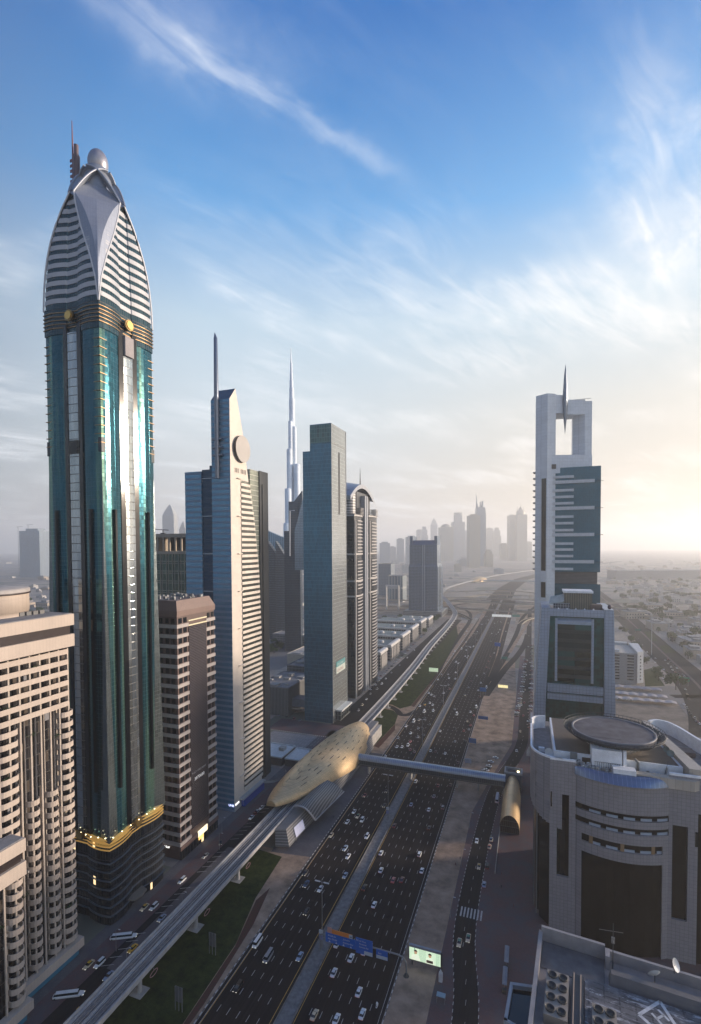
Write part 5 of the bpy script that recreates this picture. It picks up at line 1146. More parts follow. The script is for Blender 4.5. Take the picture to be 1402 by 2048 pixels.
MB().box(xs_[1] + .05, xs_[2] - .05, fy + 2.2, fy + 2.7, zq(1366), zq(1250)).build('central_bay', facade('bay_storeys', (.012, .02, .022), (.010, .030, .032), 10.9, 5.9, .12, 2.4, .12, .4, 1.0, alt=(.25, (.02, .10, .10))), bf)
MB().box(x0_ - 2, x1_ + .2, fy + 4.0, fy + 38, fz - 3, fz - 2.4).build('roof', ROOFG, bf)
b = MB()
for k in range(5): b.lathe([(.5, fz - 3), (.9, fz - 1), (.4, fz - .2), (.01, fz + .4)], x0_ + 5 + k * 5.2, fy + 2.4, 8)
b.build('roof_finials', WPAINT, bf)
b = MB(); b.box(x0_ + 9, x0_ + 25.5, fy + 8, fy + 24, fz - 3, fz + 9.5); b.build('roof_house', bands('drab_ribs', (.20, .185, .14), (.10, .095, .075), 1.4, .6, .7, 'u'), bf)
MB().box(x0_ + 8.2, x0_ + 26.2, fy + 7.4, fy + 24.6, fz + 9.55, fz + 10.9).build('roof_house_top', WPAINT, bf)
b = MB(); b.box(x0_ + 2, x0_ + 12, fy + 4.8, fy + 6, fz - 2.4, fz + 2.8); b.build('trellis', facade('trellis_grid', (.36, .38, .40), (.03, .035, .045), 1.6, 1.6, .25, .25, .4, .1, .2), bf)
b = MB(); b.prism([(x0_ + .5, fy + 6), (x0_ + 8.6, fy + 6), (x0_ + 8.6, fy + 14), (x0_ + .5, fy + 14)], fz + 2.4, fz + 3.0); b.poly([(x0_ - 1, fy + 5.4, fz + 1.6), (x0_ + 8.5, fy + 5.4, fz + 4.2), (x0_ + 9, fy + 14, fz + 8.4), (x0_ + .5, fy + 14, fz + 6.2)]); b.build('awning', plain('awning_pale', (.40, .42, .38), .7), bf)
b = MB(); b.box(x1_ - 7.5, x1_ - .5, fy + 6, fy + 14, fz - 2.4, fz + 2.2); b.build('roof_unit', plain('unit_brown2', (.11, .085, .08), .7), bf)
MB().lathe([(.01, fz), (1.0, fz + .6), (1.3, fz + 1.7), (.8, fz + 2.7), (.01, fz + 3.1)], x1_ + 3.3, fy + 3, 10).build('roof_lamp', plain('dark_globe', (.05, .03, .05), .4), bf)

# --- white slotted tower with the frame-shaped crown and needle
CW = panels('white_tower_panels', (.62, .66, .71), 2.6, 2.6, .14, .5, .1, dark=.78, var=.06)
CG = facade('tower_blue_glass', (.02, .05, .075), (.02, .10, .155), 1.4, 1.4, .05, .05, .12, .5, .28, wave=.5)
ch = thing('skyscraper', (28, 440, 0), 'white tower with a hollow rectangular crown and a needle spire, at right', 'skyscraper')
cyy_ = 430.0
def cp(px, py, Y=cyy_): return atY(px, py, Y)
X = lambda px: cp(px, 1000).x
Z = lambda py: cp(1120, py).z
b = MB()
b.prism([(X(1071), cyy_ + 5), (X(1094), cyy_), (X(1111), cyy_ + 4), (X(1111), cyy_ + 30), (X(1071), cyy_ + 30)], 0, Z(784)); b.build('left_shaft', CW, ch)
b = MB(); b.prism([(X(1148), cyy_ + 18), (X(1172), cyy_ + 13), (X(1187), cyy_ + 15), (X(1187), cyy_ + 30), (X(1148), cyy_ + 30)], Z(935), Z(798)); b.build('right_shaft', CW, ch)
b = MB(); b.prism([(X(1111), cyy_ + 4), (X(1131), cyy_ + 8), (X(1131), cyy_ + 26), (X(1111), cyy_ + 26)], Z(823), Z(786)); b.prism([(X(1131), cyy_ + 8), (X(1172), cyy_ + 13), (X(1172), cyy_ + 26), (X(1131), cyy_ + 26)], Z(825), Z(795)); b.build('top_beam', CW, ch)
b = MB(); b.prism([(X(1094), cyy_ + 1), (X(1187), cyy_ + 12), (X(1187), cyy_ + 29), (X(1094), cyy_ + 29)], Z(945), Z(908)); b.build('lower_beam', CW, ch)
b = MB()
for k in range(22): b.box(X(1075) + k * .55, X(1075) + k * .55 + .25, cyy_ + 6, cyy_ + 6.3, Z(784), Z(784) + .7)
for k in range(30): b.box(X(1134) + k * .6, X(1134) + k * .6 + .3, cyy_ + 12, cyy_ + 12.3, Z(795) , Z(795) + .6)
for k in range(24): b.box(X(1111) + k * .7, X(1111) + k * .7 + .3, cyy_ + 14, cyy_ + 14.3, Z(908), Z(908) + .8)
b.build('parapet_studs', STEELD, ch)['kind'] = 'stuff'
MB().box(X(1101), X(1203), cyy_ + 4.2, cyy_ + 36, Z(1144), Z(934)).build('glass_body', CG, ch)
MB().box(X(1106), X(1198), cyy_ + 6, cyy_ + 34, Z(1168), Z(1144)).build('louvre_storey', bands('louvres', (.16, .145, .14), (.07, .065, .065), 1.1, .5, .6, 'z'), ch)
MB().box(X(1102), X(1204), cyy_ + 4.4, cyy_ + 36, 0, Z(1168)).build('lower_body', CG, ch)
for i, py in enumerate((953, 964, 980, 993, 1006, 1017, 1033, 1046, 1060, 1070, 1087, 1099, 1112, 1124, 1138)):
    ln_ = 1190 if py in (964, 1017, 1070, 1124) else 1148
    MB().box(X(1101), X(ln_), cyy_ + 2.6, cyy_ + 4.2, Z(py) - 1.05, Z(py) + (.9 if ln_ == 1148 else 1.5)).build('white_balcony', plain('balcony_white', (.52, .54, .57), .5), ch)
    if ln_ == 1190: MB().tube([(X(1182), cyy_ + 3.4, Z(py)), (X(1208), cyy_ + 3.4, Z(py))], .18, 4).build('rod', STEELD, ch)
b = MB(); b.prism([(X(1083), cyy_ + 2.15), (X(1092), cyy_ + .25), (X(1092), cyy_ + .5), (X(1083), cyy_ + 2.4)], Z(1142), Z(955)); b.build('shaft_window', plain('brown_glass', (.06, .055, .05), .15, .2), ch)
b = MB(); b.prism([(X(1083), cyy_ + 2.15), (X(1092), cyy_ + .25), (X(1092), cyy_ + .5), (X(1083), cyy_ + 2.4)], Z(1196), Z(1165)); b.build('shaft_window', plain('brown_glass', (.06, .055, .05), .15, .2), ch)
for k in range(17): MB().lathe([(.01, Z(1142) + k * 5.0), (1.9, Z(1142) + k * 5.0), (2.3, Z(1142) + k * 5.0 + 1.3), (.01, Z(1142) + k * 5.0 + 1.3)], X(1071.5), cyy_ + 12, 12).build('round_balcony', plain('balcony_cream', (.44, .40, .36), .5), ch)
b = MB(); nx_, ny_ = X(1130), cyy_ + 6.5; zt_, zm_, zb_ = Z(724), Z(800), Z(866)
b.lathe([(.02, zt_), (1.0, zt_ - 9), (1.75, zt_ - 22), (2.0, zm_), (1.6, zm_ - 9), (.9, zb_ + 9), (.02, zb_)], nx_, ny_, 4); b.build('needle_spire', plain('needle_grey', (.20, .24, .30), .4, .5), ch)
MB().box(X(1103), X(1112), cyy_ + 2, cyy_ + 5, Z(936), Z(927)).build('notch', plain('notch_dark', (.10, .09, .08), .7), ch)

# --- white office block and the sun-shade rows behind the frame block
wb_ = thing('office_block', (112, 700, 0), 'white ten-storey block with dark slit windows beside the avenue at right', 'office block')
WO = plain('white_render', (.46, .47, .48), .7, var=.12); 
b = MB(); b.box(92, 122.5, 680, 735, 0, 37); b.box(92, 122.5, 735, 775, 0, 30); b.build('wall', plain('grey_render', (.27, .26, .26), .7, var=.1), wb_)
MB().prism([(122.5, 678), (130, 684), (134, 740), (122.5, 740)], 2, 40).build('stair_wall', WO, wb_)
for k in range(9):
    for xa, xb_ in ((96, 103.5), (112, 119)): MB().box(xa, xb_, 679.8, 680.05, 5 + k * 3.6, 6.5 + k * 3.6).build('window', BLK, wb_)
for k in range(8):
    X_, Y_ = 126.4, 681.0; MB().box(X_ - .7, X_ + .6, Y_ - .35, Y_ + .4, 6 + k * 4.0, 7.5 + k * 4.0).build('window', BLK, wb_)
b = MB(); b.box(92, 121, 736, 744, 30, 40.5); b.box(96, 104, 684, 690, 37, 40.5); b.build('roof_house', WO, wb_)
MB().box(92.5, 122, 681, 735, 37.02, 37.5).build('roof', plain('cream_roof', (.42, .38, .33), .8), wb_)
SH = plain('shade_canvas', (.40, .35, .34), .7)
for r_, (ya, xe_) in enumerate(((655, 143), (626, 142), (606, 146))):
    s_t = thing('car_shade', (115, ya, 0), ['pale scalloped car-park sunshade row nearest the white block', 'pale scalloped car-park sunshade, middle row of three', 'pale scalloped car-park sunshade row nearest the sandy lot'][r_], 'sunshade', 'car park sunshades')
    rows = []
    for i in range(41):
        Xq = 86 + (xe_ - 86) * i / 40; w_ = abs(math.sin(math.pi * i / 6.66))
        rows.append([(Xq, ya - 5, 2.6 + .8 * w_), (Xq, ya, 3.6 + 1.0 * w_), (Xq, ya + 5, 2.6 + .8 * w_)])
    b = MB(); b.grid(rows); b.build('canopy', SH, s_t)
    for i in range(7): MB().tube([(88 + i * 9, ya, 0), (88 + i * 9, ya, 3.6)], .12, 4).build('post', STEELD, s_t)
# ------------------------------------------------------------------ further buildings
def bx_thing(name, label, cat, group, x0, x1, y0, y1, h, m_, roof=ROOFG, par=1.0, rz=0.0, units=3, nm='wall'):
    t_ = thing(name, ((x0 + x1) / 2, (y0 + y1) / 2, 0), label, cat, group)
    b = MB(); b.box(x0, x1, y0, y1, 0, h); b.build(nm, m_, t_)
    b = MB(); b.box(x0 - .2, x1 + .2, y0 - .2, y0 + .4, h, h + par); b.box(x0 - .2, x1 + .2, y1 - .4, y1 + .2, h, h + par); b.box(x0 - .2, x0 + .4, y0 + .4, y1 - .4, h, h + par); b.box(x1 - .4, x1 + .2, y0 + .4, y1 - .4, h, h + par)
    b.box(x0 + .4, x1 - .4, y0 + .4, y1 - .4, h, h + .2); b.build('roof', roof, t_)
    rnd = random.Random(int(x0 * 7 + y0)); b = MB()
    for k in range(units):
        w_ = rnd.uniform(.08, .22) * (x1 - x0); X = rnd.uniform(x0 + 1, x1 - w_ - 1); Y = rnd.uniform(y0 + 1, y1 - w_ - 1); b.box(X, X + w_, Y, Y + w_ * rnd.uniform(.6, 1.4), h + .2, h + rnd.uniform(1.2, 3.2))
    if units: b.build('roof_plant', plain('pale_plant', (.28, .28, .28), .7, var=.3), t_)['kind'] = 'stuff'
    return t_
FINS = bands('fin_facade', (.17, .17, .175), (.045, .05, .055), 1.6, .5, .5, 'u')
bx_thing('office_block', 'low grey finned office block left of the slim teal tower, nearer of two', 'office block', None, -262, -226, 440, 500, 28, FINS, units=8)
bx_thing('office_block', 'low grey finned office block left of the slim teal tower, further of two', 'office block', None, -262, -216, 508, 585, 33, facade('far_fins', (.17, .17, .17), (.03, .035, .04), 1.8, 3.8, .9, .8, .2, .2), units=10)
t_ = thing('link_bridge', (-216, 455, 0), 'enclosed blue-grey link bridge between the finned block and the slim teal tower', 'link bridge'); MB().box(-226, -206.8, 448, 462, 8, 16).build('deck', plain('bridge_blue', (.10, .13, .17), .5), t_)
MB().box(-225.9, -206.9, 447.6, 448, 5.5, 6.6).build('rail', plain('rail_pale', (.3, .28, .27), .6), t_)
sheet('parking_lot', [[(-260, 366), (-232, 366), (-232, 402), (-260, 402)], [(-222, 366), (-164, 366), (-164, 402), (-222, 402)]], .03, plain('bay_paving', (.17, .175, .19), .8, var=.2, scale=.3))
mb = MB()
for r_ in range(5):
    for k in range(21): mb.poly([(-221 + k * 2.7, 367 + r_ * 7, .05), (-220.85 + k * 2.7, 367 + r_ * 7, .05), (-220.85 + k * 2.7, 371.8 + r_ * 7, .05), (-221 + k * 2.7, 371.8 + r_ * 7, .05)])
mb.build('parking_lines', WHITE)['kind'] = 'structure'
bx_thing('low_building', 'long flat pale roof between the cream tower and the station, on the left', 'low building', None, -222, -180, 338, 362, 6, plain('low_dark', (.06, .06, .065), .7), plain('pale_roof', (.42, .45, .48), .6, var=.15), units=2)
bx_thing('low_building', 'short flat pale roof touching the station, on the right of the long one', 'low building', None, -178, -162, 340, 362, 5, plain('low_dark', (.06, .06, .065), .7), plain('pale_roof', (.42, .45, .48), .6, var=.15), units=1)
bx_thing('low_building', 'cream low building with flat roof behind the finned blocks', 'low building', None, -330, -262, 640, 700, 14, plain('cream_low', (.42, .38, .31), .7), plain('cream_roof', (.42, .38, .33), .8), units=5)
bx_thing('low_building', 'long grey low building further behind the finned blocks', 'low building', None, -420, -330, 760, 860, 18, facade('grey_low', (.22, .22, .22), (.05, .06, .07), 3, 4, 1, 1.5, .3, .1), units=7)
bx_thing('low_building', 'pale curved-corner low building beside the dark towers at left', 'low building', None, -470, -395, 660, 740, 12, facade('grey_low', (.22, .22, .22), (.05, .06, .07), 3, 4, 1, 1.5, .3, .1), units=5)

# cluster behind the cream tower
def prism_thing(name, label, cat, px0, px1, pytl, pytr, dist, m_, depth=40, nm='wall', base=0, extra=None):
    A, B_ = D(px0, pytl, dist), D(px1, pytr, dist)
    v = Vector((-math.sin(YAW), math.cos(YAW), 0)) * depth; t_ = thing(name, ((A.x + B_.x) / 2, (A.y + B_.y) / 2, 0), label, cat)
    b = MB(); q = [(A.x, A.y), (B_.x, B_.y), (B_.x + v.x, B_.y + v.y), (A.x + v.x, A.y + v.y)]; zt4 = [A.z, B_.z, B_.z, A.z]
    lo_ = [(p[0], p[1], base) for p in q]; hi_ = [(p[0], p[1], zz_) for p, zz_ in zip(q, zt4)]
    for k in range(4): b.poly([lo_[k], lo_[(k + 1) % 4], hi_[(k + 1) % 4], hi_[k]])
    b.poly(hi_); b.build(nm, m_, t_); return t_
LB = facade('light_blue_ribs', (.16, .24, .32), (.07, .17, .27), 5.0, 30, 1.4, .3, .15, .5, .5)
q = prism_thing('office_block', 'light blue ribbed glass block with a sloping top right of the cream tower', 'office block', 525, 578, 1057, 1080, 1020, LB)
DK = facade('dotted_dark', (.035, .045, .06), (.14, .17, .20), 2.6, 4.2, 1.6, 2.6, .3, .2, .6)
for i, (a, c_, ya, yb, dd) in enumerate(((534, 551, 1082, 1107, 900), (551, 570, 1082, 1112, 890))):
    prism_thing('office_block', ['dark dotted tower with pointed slanting roof, left one of the pair', 'dark dotted tower with pointed slanting roof, right one of the pair'][i], 'office block', a, c_, ya, yb, dd, DK, 30)
DK2 = facade('dark_blue_grid', (.03, .04, .055), (.035, .06, .09), 2.0, 4.0, .3, .6, .2, .4, .5)
q = prism_thing('office_tower', 'dark tower with a white outline strip and slanted pale glass wing before the tallest spire', 'office tower', 568, 600, 1062, 1062, 800, DK2, 35)
for nm_, a, c_, ya, yb, dd, mm in (('upper_block', 577, 594, 1003, 1003, 801, DK2), ('slanted_wing', 589, 609, 1062, 985, 795, facade('pale_blue_wing', (.24, .30, .36), (.20, .28, .36), 3, 4, .2, .2, .15, .6, .15)), ('top_frame', 588, 604, 1003, 981, 803, DK2)):
    A, B_ = D(a, ya, dd), D(c_, yb, dd); b = MB(); v = Vector((-math.sin(YAW), math.cos(YAW), 0)) * 22; zb_ = D(a, 1140 if nm_ == 'slanted_wing' else 1062, dd).z
    lo_ = [(A.x, A.y, zb_), (B_.x, B_.y, zb_), (B_.x + v.x, B_.y + v.y, zb_), (A.x + v.x, A.y + v.y, zb_)]; hi_ = [(A.x, A.y, A.z), (B_.x, B_.y, B_.z), (B_.x + v.x, B_.y + v.y, B_.z), (A.x + v.x, A.y + v.y, A.z)]
    for k in range(4): b.poly([lo_[k], lo_[(k + 1) % 4], hi_[(k + 1) % 4], hi_[k]])
    b.poly(hi_); b.poly(lo_[::-1]); b.build(nm_, mm, q)
b = MB(); A, B_, C_ = D(580, 1021, 790), D(589, 1021, 790), D(580, 1112, 790); b.tube([C_, A, B_], .9, 4); b.build('white_strip', WHT, q)

# the very tall stepped spire tower
BKM = facade('silver_tower_glass', (.74, .78, .83), (.58, .66, .74), 3.0, 12.0, .9, .8, .3, .1, .12)
bk = thing('skyscraper', D(586, 1000, 1150) * 1.0, 'tallest stepped silver spire tower in the distance, between the cream and the teal towers', 'skyscraper'); bk.location.z = 0
def bcyl(l, r_, ytop, dd=1150, nm='tier', m_=None):
    c0 = D((l + r_) / 2, 1092, dd); e0 = D(l, 1092, dd); rad = max(.8, (Vector((c0.x, c0.y)) - Vector((e0.x, e0.y))).length); zt_ = D((l + r_) / 2, ytop, dd).z
    MB().lathe([(rad, 0), (rad, zt_ - rad * .3), (rad * .8, zt_), (.01, zt_ + .1)], c0.x, c0.y, 14).build(nm, m_ or BKM, bk)
for l, r_, y_, dd in ((578.5, 587, 842, 1134), (586, 594.8, 853, 1138), (575, 586, 898, 1129), (588, 601.5, 928, 1132), (570.5, 584, 977, 1124), (567, 580, 1046, 1119), (594, 604, 1010, 1122), (580.5, 592, 797, 1149), (581.2, 590.5, 776, 1151), (582, 589.2, 760, 1153), (582.6, 588.3, 745, 1155), (583.4, 587.6, 726, 1156)): bcyl(l, r_, y_, dd)
p = D(585.3, 1092, 1156); MB().tube([(p.x, p.y, D(585, 728, 1156).z), (p.x, p.y, D(585, 712, 1156).z), (p.x, p.y, D(585, 695, 1156).z)], [1.9, 1.1, .4], 8).build('spire', BKM, bk)
for y_ in (870, 930, 1000):
    for l, r_, dd in ((577.5, 597, 1622),): pass

# blue gridded tower beside the track and the low white-edged row
BT = facade('blue_grid_tower', (.20, .25, .32), (.035, .075, .13), 3.6, 3.6, .35, .45, .15, .4, .3)
btw = thing('office_tower', (-243, 1215, 0), 'blue gridded office tower with two roof horns beside the curving track', 'office tower')
x0, x1, y0, y1 = -279, -208, 1188, 1262
b = MB(); z1_, z2_, zt_ = 118, 126, 172
b.prism([(x0, y0), (x1, y0), (x1, y1), (x0, y1)], 0, z1_); b.prism([(x0, y0), (x1, y0), (x1, y1), (x0, y1)], z1_, z2_, pts2=[(x0 + 2, y0 + 2), (x1 - 2, y0 + 2), (x1 - 4, y1 - 10), (x0 + 2, y1 - 10)]); b.prism([(x0 + 2, y0 + 2), (x1 - 2, y0 + 2), (x1 - 4, y1 - 10), (x0 + 2, y1 - 10)], z2_, zt_); b.build('wall', BT, btw)
b = MB(); b.prism([(x0 + 2, y0 + 2), (x1 - 2, y0 + 2), (x1 - 4, y1 - 10), (x0 + 2, y1 - 10)], zt_, zt_ + 11, pts2=[(x0 + 6, y0 + 12), (x1 - 6, y0 + 12), (x1 - 8, y1 - 16), (x0 + 6, y1 - 16)]); b.build('crown', plain('crown_blue', (.07, .11, .17), .3, .4), btw)
for xa in (x0 + 2, x1 - 9): MB().box(xa, xa + 7, y0 + 4, y0 + 40, zt_ + .1, zt_ + 21).build('roof_horn', plain('horn_blue', (.08, .12, .18), .4, .3), btw)
for xa in (x0 + 34.5, x0 + 39): MB().box(xa, xa + 1, y0 - .5, y0 + 2, 0, zt_).build('white_mullion', plain('mullion_pale', (.38, .42, .48), .5), btw)
MB().box(x1, x1 + .5, y0 + 28, y0 + 36, 0, 120).build('dark_slot', BLK, btw)
MB().box(x0 - 10, x1 + 12, y0 - 14, y1 + 6, 0, 12).build('podium', facade('grey_low', (.22, .22, .22), (.05, .06, .07), 3, 4, 1, 1.5, .3, .1), btw)
ROWB = facade('row_windows', (.22, .21, .205), (.03, .038, .045), 4.2, 4.4, 1.2, 1.5, .25, .1, .6)
ROWG = plain('row_roof', (.17, .20, .19), .85, var=.3, scale=.15); RIM = plain('white_rim', (.46, .45, .44), .5)
nm5 = ['first', 'second', 'third', 'fourth', 'fifth', 'sixth']
for i, (ya, yb, h, xa) in enumerate(((642, 676, 22, -232), (700, 752, 21, -250), (775, 828, 22, -262), (850, 902, 22, -275), (930, 982, 22, -285), (1012, 1060, 16, -262))):
    t_ = thing('row_block', (-210, (ya + yb) / 2, 0), '%s low white-rimmed block along the frontage road, counted from the twin-shaft tower' % nm5[i], 'low block', 'white-rimmed blocks along the frontage road')
    xf = -190 - i * 1.2
    MB().box(xa, xf, ya, yb, 0, h).build('wall', ROWB, t_)
    MB().box(xa + 1, xf - 5, ya + 1, yb - 1, h, h + 1.2).build('roof', ROWG, t_)
    b = MB(); rr = 2.6; prof_ = [(-rr + rr * math.cos(a), rr * math.sin(a)) for a in [math.pi / 2 * k / 5 for k in range(6)]]
    b.grid([[(xf + 1.0 + p_[0], yy_, h + 1.6 + p_[1]) for p_ in prof_] + [(xf - 5, yy_, h + 1.6 + rr), (xf - 5, yy_, h), (xf + 1, yy_, h)] for yy_ in (ya - 1, yb + 1)], 0, False, True); b.poly([(xf + 1.0 + p_[0], ya - 1, h + 1.6 + p_[1]) for p_ in prof_] + [(xf - 5, ya - 1, h + 1.6 + rr), (xf - 5, ya - 1, h), (xf + 1, ya - 1, h)])
    b.build('rounded_rim', RIM, t_)
    b = MB(); b.box(xa, xf - 4, ya - .8, ya + 2.4, h + .1, h + 2.8); b.build('front_rim', RIM, t_)
    for k in range(2):
        X = xf - 22 - k * 20; MB().lathe([(4.2, h + 1.2), (4.2, h + 3), (3.4, h + 4.4), (.01, h + 5)], X, (ya + yb) / 2, 8).build('roof_dome', RIM, t_)
    for k in range(5): MB().box(xf, xf + 1.2, ya + 3 + k * (yb - ya - 6) / 5, ya + 6.5 + k * (yb - ya - 6) / 5, 3, h - 1).build('bay_strip', plain('bay_pale', (.34, .32, .31), .6), t_)
bx_thing('low_building', 'white stepped office with long window strips behind the white-rimmed row', 'low building', None, -345, -282, 880, 960, 19, bands('white_strip_office', (.40, .41, .42), (.06, .07, .08), 4.2, .62, .5, 'z'), RIM, units=4)
bx_thing('office_block', 'plain grey-blue slab left of the blue gridded tower', 'office block', None, *(lambda a, c_: (a.x, c_.x, a.y, a.y + 50, a.z))(D(757, 1128, 1650), D(784, 1128, 1650)), facade('far_slab', (.16, .19, .23), (.07, .10, .13), 5, 5, 2, 2, .3, .1), units=2)
bx_thing('low_building', 'low white-framed glazed office left of the blue gridded tower', 'low building', None, *(lambda a, c_: (a.x, c_.x, a.y, a.y + 50, a.z))(D(776, 1152, 1500), D(808, 1152, 1500)), facade('framed_low', (.34, .34, .34), (.10, .14, .17), 9, 40, 2.5, 6, .3, .1), units=0)
t_ = thing('gateway', D(790, 1170, 1320), 'pale portal frame standing over the road left of the blue gridded tower', 'portal frame'); t_.location.z = 0
a_, c_ = D(771, 1173, 1320), D(800, 1173, 1320); b = MB()
b.box(a_.x, a_.x + 3, a_.y, a_.y + 6, 0, a_.z); b.box(c_.x - 3, c_.x, a_.y, a_.y + 6, 0, a_.z); b.box(a_.x, c_.x, a_.y, a_.y + 6, a_.z, a_.z + 4); b.build('frame', RIM, t_)

# ------------------------------------------------------------------ hazy skyline
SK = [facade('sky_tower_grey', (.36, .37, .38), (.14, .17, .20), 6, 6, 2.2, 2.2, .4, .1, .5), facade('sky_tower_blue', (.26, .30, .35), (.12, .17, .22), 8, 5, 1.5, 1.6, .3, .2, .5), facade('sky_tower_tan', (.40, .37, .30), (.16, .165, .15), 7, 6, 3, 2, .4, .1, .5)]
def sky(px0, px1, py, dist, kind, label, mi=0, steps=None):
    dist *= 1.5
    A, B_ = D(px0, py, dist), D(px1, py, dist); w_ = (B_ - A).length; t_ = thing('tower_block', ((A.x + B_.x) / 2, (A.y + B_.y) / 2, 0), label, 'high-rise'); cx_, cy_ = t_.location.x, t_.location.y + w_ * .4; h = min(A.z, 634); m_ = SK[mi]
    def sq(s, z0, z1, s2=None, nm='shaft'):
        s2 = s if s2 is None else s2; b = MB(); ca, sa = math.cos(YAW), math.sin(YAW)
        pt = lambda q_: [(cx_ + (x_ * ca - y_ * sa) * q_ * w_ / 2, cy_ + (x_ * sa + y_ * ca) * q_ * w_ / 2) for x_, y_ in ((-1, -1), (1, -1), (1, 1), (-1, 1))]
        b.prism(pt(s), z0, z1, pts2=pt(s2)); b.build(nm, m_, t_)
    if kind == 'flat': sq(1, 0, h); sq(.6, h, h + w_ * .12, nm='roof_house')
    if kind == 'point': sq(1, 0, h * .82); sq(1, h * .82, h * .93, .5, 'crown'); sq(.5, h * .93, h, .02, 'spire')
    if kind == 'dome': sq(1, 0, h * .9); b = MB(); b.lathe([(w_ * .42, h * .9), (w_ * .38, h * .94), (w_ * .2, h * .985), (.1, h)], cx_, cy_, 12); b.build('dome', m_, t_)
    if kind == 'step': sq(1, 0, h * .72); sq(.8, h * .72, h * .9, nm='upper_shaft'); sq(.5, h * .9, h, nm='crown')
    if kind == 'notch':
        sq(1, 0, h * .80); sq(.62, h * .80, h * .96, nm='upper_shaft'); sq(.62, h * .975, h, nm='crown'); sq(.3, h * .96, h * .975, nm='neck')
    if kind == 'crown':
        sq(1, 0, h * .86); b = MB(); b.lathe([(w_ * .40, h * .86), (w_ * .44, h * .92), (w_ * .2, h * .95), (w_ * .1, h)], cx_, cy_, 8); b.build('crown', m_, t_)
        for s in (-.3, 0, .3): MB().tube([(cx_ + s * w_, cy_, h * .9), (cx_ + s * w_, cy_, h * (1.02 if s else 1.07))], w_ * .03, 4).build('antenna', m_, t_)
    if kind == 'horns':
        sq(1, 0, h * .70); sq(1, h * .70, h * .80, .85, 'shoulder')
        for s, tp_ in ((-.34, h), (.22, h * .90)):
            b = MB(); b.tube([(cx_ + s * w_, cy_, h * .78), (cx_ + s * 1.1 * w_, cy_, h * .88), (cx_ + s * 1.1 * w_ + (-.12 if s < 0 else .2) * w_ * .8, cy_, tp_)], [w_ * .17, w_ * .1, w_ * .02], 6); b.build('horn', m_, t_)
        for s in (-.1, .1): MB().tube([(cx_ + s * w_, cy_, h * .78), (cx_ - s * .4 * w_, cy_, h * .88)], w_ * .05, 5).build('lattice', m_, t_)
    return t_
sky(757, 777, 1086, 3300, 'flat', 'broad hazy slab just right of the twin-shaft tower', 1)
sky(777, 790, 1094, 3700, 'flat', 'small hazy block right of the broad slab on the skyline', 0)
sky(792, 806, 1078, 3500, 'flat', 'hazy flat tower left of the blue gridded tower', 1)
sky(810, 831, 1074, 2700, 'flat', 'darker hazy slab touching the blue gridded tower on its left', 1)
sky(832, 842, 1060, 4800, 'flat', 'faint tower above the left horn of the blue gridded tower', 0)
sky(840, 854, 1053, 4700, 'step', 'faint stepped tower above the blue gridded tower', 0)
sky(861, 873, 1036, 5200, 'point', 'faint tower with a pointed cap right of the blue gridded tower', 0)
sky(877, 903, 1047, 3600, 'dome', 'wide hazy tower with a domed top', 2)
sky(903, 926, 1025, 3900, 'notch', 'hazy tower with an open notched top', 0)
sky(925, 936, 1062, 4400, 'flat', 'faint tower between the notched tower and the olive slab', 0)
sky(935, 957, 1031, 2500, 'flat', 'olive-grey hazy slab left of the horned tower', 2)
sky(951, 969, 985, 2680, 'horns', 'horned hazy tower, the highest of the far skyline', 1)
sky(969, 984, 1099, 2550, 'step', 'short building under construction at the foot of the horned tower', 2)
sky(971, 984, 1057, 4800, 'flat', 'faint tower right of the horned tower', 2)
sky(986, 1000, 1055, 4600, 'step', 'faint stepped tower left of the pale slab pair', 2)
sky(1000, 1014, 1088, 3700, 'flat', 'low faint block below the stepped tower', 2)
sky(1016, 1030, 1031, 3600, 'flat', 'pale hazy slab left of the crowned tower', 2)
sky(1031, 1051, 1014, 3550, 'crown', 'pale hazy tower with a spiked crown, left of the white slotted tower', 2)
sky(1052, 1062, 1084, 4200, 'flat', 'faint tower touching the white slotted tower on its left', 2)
sky(322, 345, 1008, 2600, 'point', 'pale spired tower far behind the green-glazed block', 0)
sky(357, 369, 1042, 2700, 'point', 'small pale spired tower at the left side of the cream tower', 0)
sky(76, 92, 1102, 2300, 'flat', 'faint block beside the tower under construction at far left', 0)
cst = sky(36, 76, 1062, 1900, 'flat', 'round-cornered tower under construction with two cranes at far left', 1)
for px, py in ((36, 1054), (56, 1050)):
    p = D(px, py, 2860); c = thing('tower_crane', (p.x, p.y, 0), 'tower crane above the unfinished tower at far left, %s one' % ('left' if px < 40 else 'right'), 'crane', 'cranes at the unfinished tower')
    MB().tube([(p.x, p.y, 0), (p.x, p.y, p.z + 2)], 1.0, 4).build('mast', STEELD, c); MB().tube([(p.x - 12, p.y, p.z), (p.x + 38, p.y, p.z + 3)], .8, 4).build('jib', STEELD, c)
rnd = random.Random(21)
for i in range(14):                           # low blocks at the foot of the skyline
    px = rnd.choice([rnd.uniform(760, 825), rnd.uniform(882, 935), rnd.uniform(985, 1062), rnd.uniform(610, 690)]); d_ = rnd.uniform(1900, 3200); w_ = rnd.uniform(12, 26)
    sky(px, px + w_, 1092 + (170 - rnd.uniform(16, 60)) * 993 / d_ / 1.5 , d_, 'flat', 'low hazy building at the foot of the far skyline', rnd.randrange(3))['group'] = 'low hazy buildings below the skyline'
a_, c_ = D(1233, 1135, 2400), D(1420, 1137, 2400)
